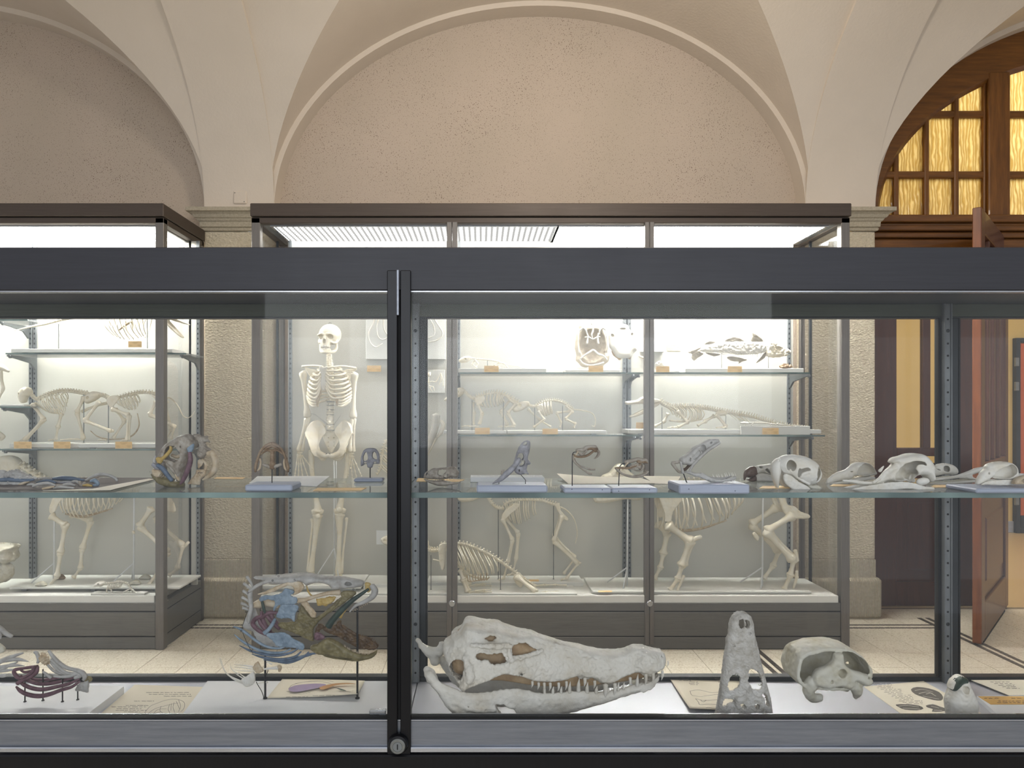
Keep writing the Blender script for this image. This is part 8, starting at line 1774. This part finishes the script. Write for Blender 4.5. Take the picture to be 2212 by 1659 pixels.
# pig
Ze = lambda pts: zz(pts, 1340, 1040, 3.95)
Q = Plane(4.15); pig = beast('pig_skeleton', 'heavy pig skeleton with barrel rib cage and thick legs', 4.15, ZP, 1570)
skull_small(Q, pig, [(1282, 1078), (1296, 1032), (1316, 1020), (1330, 1004), (1345, 1003), (1362, 1020), (1385, 1040), (1392, 1066), (1380, 1080), (1350, 1078), (1320, 1084), (1295, 1086)], 15, [((1332, 1020), 5)], seed=18, rim=9)
spine(Q, pig, [(1385, 1056), (1400, 1050), (1420, 1046), (1500, 1041), (1580, 1043), (1640, 1048), (1680, 1054)], 27, 5, 4.5, back=.1); spine(Q, pig, [(1680, 1054), (1710, 1060), (1728, 1072)], 7, [3, 1.6], .6, name='tail')
ribs(Q, pig, [(1425, 1052), (1500, 1046), (1592, 1048)], Ze([(330, 400), (560, 405), (850, 330), (990, 210)]), 14, 34, 2.1, bow=(4, 0), tw=lambda t: .75+.3*math.sin(math.pi*t))
strand('sternum', Q, pig, Ze([(420, 400), (560, 415), (700, 395), (900, 330)]), [3, 3.6, 2.6, 1.6], B_TAN, -4)
for s_ in (-34, 30): plate('scapula', Q, pig, Ze([(290, 60), (400, 30), (520, 60), (480, 150), (410, 240), (395, 320), (345, 320), (345, 260), (305, 150)]), B_IV, s_, 2.4, 3, h=1.0, nz=.6)
o_ = dict(zip('ab', (0, 0)))
limb(Q, pig, J(Ze, [(370, 350, -30), (560, 490, -32), (490, 690, -32), (455, 800, -32), (390, 895, -32)]), [7.2, 6.4, 5, 4.2], ['humerus', 'forearm', 'metacarpal', 'foot'], dbl=(1,)); limb(Q, pig, J(Ze, [(345, 380, 28), (430, 460, 28), (395, 640, 28), (370, 760, 28), (320, 860, 28)]), [6.8, 6, 4.6, 4], ['humerus', 'forearm', 'metacarpal', 'foot'])
strand('elbow', Q, pig, Ze([(545, 500), (600, 465), (650, 450)]), [6.5, 5, 4.6], B_IV, -32)
limb(Q, pig, J(Ze, [(1440, 280, -16), (1210, 410, -22), (1440, 650, -22), (1410, 780, -22), (1360, 900, -22)]), [6.8, 6.8, 5, 4.2], ['femur', 'shin', 'metatarsal', 'foot'], dbl=(1,)); limb(Q, pig, J(Ze, [(1360, 230, 16), (1150, 380, 22), (1390, 610, 22), (1340, 740, 22), (1260, 850, 22)]), [6.4, 6.2, 4.6, 4], ['femur', 'shin', 'metatarsal', 'foot'])
strand('heel', Q, pig, Ze([(1465, 660), (1462, 610), (1450, 568)]), [5, 4, 4.4], B_IV, -22); strand('side_toe', Q, pig, Ze([(1460, 740), (1455, 800), (1430, 885)]), [3.4, 3, 2.4], B_IV, -26); strand('side_toe', Q, pig, Ze([(500, 770), (470, 840), (440, 905)]), [3.4, 3, 2.4], B_IV, -36)
plate('kneecap', Q, pig, Ze([(1085, 430), (1110, 415), (1145, 460), (1130, 490), (1105, 465)]), B_IV, -24, 4, 3, h=.8, nz=.3)
plate('pelvis', Q, pig, Ze([(1290, 60), (1350, 50), (1400, 190), (1460, 200), (1510, 250), (1585, 275), (1580, 305), (1480, 310), (1420, 300), (1370, 260), (1340, 180)]), B_IV, -14, 4.4, 4, h=1.0, nz=.7); plate('pelvis', Q, pig, Ze([(1290, 60), (1330, 60), (1370, 190), (1430, 210), (1480, 260), (1400, 270), (1340, 230)]), B_IV, 14, 4, 4, h=1.0, nz=.7)
for px, top, legs_ in ((1356, 1040, ((-24, 1256), (-14, 1270))), (1648, 1050, ((-38, 1258), (-14, 1270)))):
    m = MB(); x, y, _ = Q((px, 1100, 0)); m.tube([(x, y, ZY(top, 4.15)), (x-.004, y, ZP)], .0055, 10); 
    for dx, dy in ((-.11, .07), (-.045, -.08)): m.tube([(x-.002, y, ZY(1225, 4.15)), (x+dx, y+dy, ZP+.004)], .0042, 8)
    mk('support_stand', m, M_WHITEROD, pig, smooth=True)
# ---------------- left case
Zm = lambda pts: zz(pts, 0, 640, 3.95)
z = plinth(24, 372, 4.13, ZS3, .028, .17, 'long grey-white plinth on the upper left shelf')
Q = Plane(4.2); pp = beast('porpoise_skeleton', 'long-tailed porpoise skeleton on pins, cut by the top rail', 4.2, z, 200)
spine(Q, pp, Zm([(100, 300), (250, 265), (400, 235), (520, 205), (660, 180), (900, 150), (1100, 130)]), 46, [.8, 2.2, 3, 4, 4.4], [.5, 2, 3, 8, 10], tr=2.2)
ribs(Q, pp, Zm([(905, 165), (1300, 150)]), Zm([(990, 340), (1080, 370), (1200, 360), (1260, 330)]), 10, 18, 1.3, bow=(-6, 0))
skull_small(Q, pp, Zm([(1300, 120), (1380, 110), (1500, 170), (1610, 235), (1600, 242), (1500, 215), (1440, 200), (1480, 250), (1560, 340), (1545, 350), (1460, 280), (1400, 215), (1320, 200)]), 12, h=.8, seed=20, rim=6, mat=B_IV)
strand('flipper_bone', Q, pp, Zm([(1050, 295), (1110, 250), (1150, 225)]), [2, 2.4, 3.6], B_TAN, -16); rod(pp, Q, *Zm([(500, 235)])[0], z, .003, M_GREYROD); rod(pp, Q, *Zm([(1258, 190)])[0], z, .003, M_GREYROD)
card(277, 306, 737, 750.5, 4.118, 'orange label on the upper left shelf below the porpoise ribs')
z = plinth(20, 168, 4.12, ZS4, .030, .2, 'white plinth under the left monkey skeleton'); plinth(170, 372, 4.10, ZS4, .030, .22, 'white plinth under the right monkey skeleton')
def monkey(Qm, nm, lab, off, parts):
    return beast(nm, lab, Qm.Y, z, off)
Q = Plane(4.22); m1 = beast('monkey_skeleton', 'left of two walking monkey skeletons on the lower left shelf', 4.22, z, 110)
skull_small(Q, m1, Zm([(165, 830), (180, 795), (215, 775), (255, 780), (272, 815), (262, 845), (235, 860), (215, 905), (190, 910), (170, 880)]), 12, [(Zm([(180, 835)])[0], 3.4)], seed=21, rim=10)
spine(Q, m1, Zm([(262, 835), (290, 870), (325, 885)]), 6, 3.4, 1.6); spine(Q, m1, Zm([(325, 880), (400, 840), (500, 812), (600, 810), (700, 825), (750, 830)]), 19, [3, 3.8, 4.2], 2.6, back=.1)
ribs(Q, m1, Zm([(340, 880), (430, 830), (560, 820)]), Zm([(380, 960), (470, 1000), (540, 990), (570, 880)]), 12, 12, 1.0, bow=(-2, 0))
limb(Q, m1, J(Zm, [(305, 920, -12), (410, 1050, -14), (245, 1225, -14)]), [3.4, 2.8], ['humerus', 'forearm'], dbl=(1,)); limb(Q, m1, J(Zm, [(500, 1000, 10), (465, 1120, 12), (445, 1225, 12)]), [3.2, 2.4], ['humerus', 'forearm'])
limb(Q, m1, J(Zm, [(740, 860, -10), (685, 990, -12), (740, 1215, -12)]), [3.4, 3.0], ['femur', 'shin']); toes(Q, m1, J(Zm, [(740, 1222, -12)])[0], [(-1, 0, -.2), (-1, 0, 0), (-1, 0, .2)], 46, 1.5); strand('collar_bone', Q, m1, Zm([(300, 905), (400, 980), (500, 1000)]), [2, 1.6, 1.6], B_IV, 0)
toes(Q, m1, J(Zm, [(245, 1228, -14)])[0], [(-1, .1, -.2), (-1, .1, .2)], 12, 1.4); toes(Q, m1, J(Zm, [(440, 1228, 12)])[0], [(-1, .1, -.2), (-1, .1, .2)], 14, 1.4); strand('thigh', Q, m1, Zm([(680, 985), (780, 940), (900, 910)]), [3.6, 2.4, 3.4], B_IV, 8)
rod(m1, Q, *Zm([(715, 835)])[0], z, .003, M_GREYROD)
Q = Plane(4.19); m2 = beast('monkey_skeleton', 'right of two walking monkey skeletons, its tail curling past the case corner', 4.19, z, 280)
skull_small(Q, m2, Zm([(728, 880), (745, 840), (790, 812), (845, 820), (855, 855), (820, 885), (780, 905), (740, 915)]), 12, [(Zm([(770, 865)])[0], 3.4)], seed=22, rim=10)
spine(Q, m2, Zm([(850, 845), (890, 850), (940, 880)]), 6, 4, 1.6); spine(Q, m2, Zm([(950, 880), (1030, 860), (1120, 835), (1230, 820), (1310, 830), (1400, 860)]), 19, [2.8, 3.4, 3.6], 3, back=-.2)
spine(Q, m2, Zm([(1400, 860), (1460, 875), (1520, 940), (1560, 1015), (1600, 1038), (1640, 1015), (1660, 980)]), 34, [1.8, 1.2, .7], .2, name='tail')
ribs(Q, m2, Zm([(1000, 870), (1080, 845), (1170, 840)]), Zm([(1030, 930), (1130, 970), (1190, 900)]), 12, 12, .9, bow=(-2, 0)); plate('scapula', Q, m2, Zm([(940, 870), (1000, 845), (1040, 870), (1000, 930), (975, 955), (945, 920)]), B_IV, -12, 1.8, 2, h=.7, nz=.3)
limb(Q, m2, J(Zm, [(875, 900, -12), (755, 1060, -14), (985, 1150, -14)]), [3.4, 2.8], ['humerus', 'forearm'], dbl=(1,)); limb(Q, m2, J(Zm, [(975, 960, -10), (1120, 1015, -10), (1108, 1228, -10)]), [3.4, 2.6], ['humerus', 'forearm'], dbl=(1,)); limb(Q, m2, J(Zm, [(960, 960, 10), (1040, 1065, 12), (940, 1215, 12)]), [3.2, 2.4], ['humerus', 'forearm'])
limb(Q, m2, J(Zm, [(1350, 900, -10), (1300, 1010, -12), (1510, 1110, -12), (1480, 1215, -12)]), [3.4, 2.8, 2.4], ['femur', 'shin', 'foot'], dbl=(1,)); limb(Q, m2, J(Zm, [(1380, 880, 10), (1440, 1140, 12), (1390, 1225, 12)]), [3.2, 2.4], ['femur', 'shin'])
toes(Q, m2, J(Zm, [(930, 1226, -12)])[0], [(-1, 0, -.2), (-1, 0, .2)], 16, 1.5); toes(Q, m2, J(Zm, [(1108, 1230, -10)])[0], [(-1, .05, -.2), (-1, .05, .2)], 14, 1.5); plate('pelvis', Q, m2, Zm([(1300, 840), (1400, 870), (1450, 890), (1450, 915), (1380, 900)]), B_IV, -8, 2, 3, h=.7, nz=.3)
strand('hanging_tail', Q, m2, Zm([(735, 1150), (800, 1200), (900, 1222), (1030, 1215), (1110, 1180), (1155, 1100), (1140, 1000)]), [.8, 1.2, 1.2, 1.2, 1.6, 1.4, 1.0], B_TAN, 16); rod(m2, Q, *Zm([(925, 900)])[0], z, .003, M_GREYROD)
for a, b, l_ in ((30, 68, 'leftmost orange label on the lower left shelf'), (116, 152, 'middle orange label on the lower left shelf'), (249, 285, 'orange label under the right monkey skeleton')): card(a, b, 954, 969, 4.075, l_)
# partial skeletons at the left edge
Q = Plane(4.2); pe = beast('primate_skeleton', 'skeleton cut by the left edge on the highest shelf', 4.2, ZS5+.01, 0)
strand('skull_piece', Q, pe, Zm([(-60, 600), (0, 600), (40, 620), (75, 640)]), [8, 8, 6, 3], B_IV); strand('arm', Q, pe, Zm([(10, 640), (15, 720), (25, 790), (5, 840), (-30, 930)]), [3, 3, 4, 2, 2], B_IV); z5 = plinth(-120, 50, 4.13, ZS5, .012, .15, 'white plinth on the shelf at the far left edge', False)
q2 = beast('bone_knob', 'pale bone end cut by the left edge above the lower left shelf', 4.2, ZS4, 0); strand('bone_end', Q, q2, Zm([(-60, 1130), (0, 1180), (25, 1200), (5, 1225)]), [6, 6, 5, 3], B_IV); strand('stem', Q, q2, Zm([(-50, 1140), (-50, 1250), (-50, 1302)]), [2, 2, 2], B_IV)
# ungulate on the white board
Zu = lambda pts: zz(pts, 0, 1040, 3.95)
m = MB(); zb_ = zfl+.032; m.cbox(XY(20, 4.06), XY(388, 4.06), 4.06, 4.37, zb_-.012, zb_, .002); ub = mk('display_plinth', m, M_WHITE, None, 'large white board on grey feet under the ungulate skeleton', 'plinth')
for px in (46, 195, 330):
    m = MB(); m.cbox(XY(px, 4.09), XY(px+11, 4.09), 4.09, 4.14, zfl+.0005, zb_-.012, .002); mk('foot', m, M_GREY, ub)
Q = Plane(4.2); un = beast('deer_skeleton', 'tall slender-legged ungulate skeleton with white support stands', 4.2, zb_, 230)
skull_small(Q, un, [(-30, 1000), (-10, 990), (10, 984), (30, 985), (44, 994), (46, 1006), (36, 1018), (18, 1024), (0, 1030), (-30, 1030)], 14, [((2, 1001), 5.5)], seed=23, rim=11)
spine(Q, un, [(42, 1002), (60, 1014), (80, 1026), (100, 1038), (125, 1046)], 7, [7, 6], 3); spine(Q, un, [(125, 1046), (160, 1040), (240, 1042), (310, 1048), (350, 1056)], 24, 4.5, 5)
ribs(Q, un, [(140, 1046), (190, 1042), (262, 1046)], Zu([(560, 260), (700, 300), (860, 260), (1000, 180)]), 13, 26, 1.7, bow=(2, 0), tw=lambda t: .8+.3*math.sin(math.pi*t)); strand('sternum', Q, un, Zu([(560, 275), (700, 300), (850, 265), (960, 230)]), [2.4, 3, 2.4, 1.4], B_TAN)
for s_ in (-24, 24): plate('scapula', Q, un, Zu([(480, 240), (500, 150), (560, 60), (640, 60), (560, 180), (530, 240), (500, 262)]), B_IV, s_, 2.2, 3, h=.9, nz=.5)
limb(Q, un, J(Zu, [(490, 280, -22), (610, 360, -22), (570, 590, -22), (540, 790, -22), (470, 880, -22)]), [5.4, 4.6, 4, 3.2], ['humerus', 'forearm', 'metacarpal', 'foot']); limb(Q, un, J(Zu, [(560, 290, 20), (730, 350, 20), (655, 590, 20), (640, 760, 20), (580, 840, 20)]), [5.2, 4.4, 3.8, 3], ['humerus', 'forearm', 'metacarpal', 'foot'])
strand('elbow', Q, un, Zu([(600, 380), (640, 350)]), [4, 4], B_IV, -22)
limb(Q, un, J(Zu, [(1320, 220, -14), (1225, 370, -18), (1470, 590, -18), (1390, 740, -18), (1300, 870, -18)]), [5.6, 4.8, 4, 3], ['femur', 'shin', 'metatarsal', 'foot']); limb(Q, un, J(Zu, [(1400, 200, 14), (1300, 340, 18), (1530, 560, 18), (1480, 760, 18), (1410, 820, 18)]), [5.2, 4.6, 3.8, 3], ['femur', 'shin', 'metatarsal', 'foot'])
strand('heel', Q, un, Zu([(1545, 570), (1580, 530)]), [4, 3.4], B_IV, 18); strand('kneecap', Q, un, Zu([(1175, 410), (1185, 430)]), [3.4, 3], B_IV, -20); plate('pelvis', Q, un, Zu([(1330, 60), (1400, 60), (1480, 140), (1515, 220), (1505, 260), (1440, 240), (1400, 200)]), B_IV, -10, 3.6, 3, h=.9, nz=.6)
for px, top in ((118, 1060), (290, 1056)):
    m = MB(); x, y, _ = Q((px, 1100, 0)); m.tube([(x, y, ZY(top, 4.2)), (x-.003, y, zb_)], .0055, 10)
    for dx, dy in ((-.11, -.05), (-.045, .06)): m.tube([(x-.002, y, ZY(1216, 4.2)), (x+dx, y+dy, zb_+.004)], .0042, 8)
    mk('support_stand', m, M_WHITEROD, un, smooth=True)
for c, l_ in (((88, 1261), 'tan hoof-shaped stone on the white board by the front hoof'), ((291, 1258), 'tan hoof-shaped stone right of the second support stand'), ((313, 1246), 'darker tan hoof-shaped stone furthest right on the white board'), ((128, 1246), 'brown hoof-shaped stone behind the front legs')):
    Yh = (H-zb_)*F/(c[1]+5-CY); Qh = Plane(min(Yh, 4.33)); o = thing('hoof', l_, 'hoof', (XY(c[0], Qh.Y), Qh.Y, zb_)); yb_ = CY+(H-zb_)*F/Qh.Y
    v = Vol(c[0]-15, c[0]+15, yb_-14, yb_+2, -12, 12, .7); v.add(v.infl([(c[0]-12, yb_-1), (c[0]-6, yb_-8), (c[0]+2, yb_-11), (c[0]+8, yb_-8), (c[0]+12, yb_-3), (c[0]+9, yb_)], 8, 6)); v.noise(1.2, 5, c[0]); Qh.vol('hoof_body', v, B_TURT if c[0] != 128 else B_BROWN, o)
Q = Plane(4.02); zf_ = zfl+.012; m = MB(); m.cbox(XY(196, 4.0), XY(312, 4.0), 3.998, 4.045, zfl+.0005, zf_, .001); mk('display_plinth', m, M_WHITE, None, 'small white plinth under the tiny skeleton at the case front', 'plinth')
ty = beast('tiny_mammal_skeleton', 'tiny bright mammal skeleton in front of the ungulate board', 4.02, zf_, 245)
skull_small(Q, ty, Zu([(800, 885), (840, 855), (885, 850), (900, 870), (860, 895), (815, 897)]), 6, [(Zu([(850, 872)])[0], 2.4)], h=.5, seed=24, mat=B_BIRD); spine(Q, ty, Zu([(895, 870), (950, 870), (1020, 855), (1080, 870), (1110, 905), (1130, 940)]), 26, 2.0, 1.4, mat=B_BIRD)
ribs(Q, ty, Zu([(930, 875), (1040, 862)]), Zu([(930, 925), (1020, 905)]), 9, 6, .7, mat=B_BIRD)
for c in ([(940, 900), (960, 940), (890, 962)], [(930, 890), (920, 935), (960, 962)], [(1120, 910), (1060, 945), (1080, 965)], [(1110, 900), (1160, 940), (1130, 968), (1070, 968)]): strand('leg', Q, ty, Zu(c), [1.4, 1.6, 1.2], B_BIRD, -4)
# big skull at the left edge
Q = Plane(4.1); bsk = thing('large_skull', 'big pale mammal skull cut by the left edge on the case floor', 'skull', (XY(0, 4.1), 4.1, zfl))
v = Vol(-60, 40, 1165, 1275, -34, 34, 1.0); v.add(v.infl(Zu([(-200, 540), (0, 525), (145, 545), (120, 600), (130, 660), (60, 700), (30, 670), (0, 690), (-200, 700)]), 26, 12)); v.add(v.infl(Zu([(-200, 700), (0, 700), (60, 690), (105, 740), (90, 830), (0, 870), (-200, 900)]), 14, 10), 3); v.noise(2, 8, 96).noise(1.6, 3, 97); Q.vol('skull_bone', v, B_TURT, bsk)
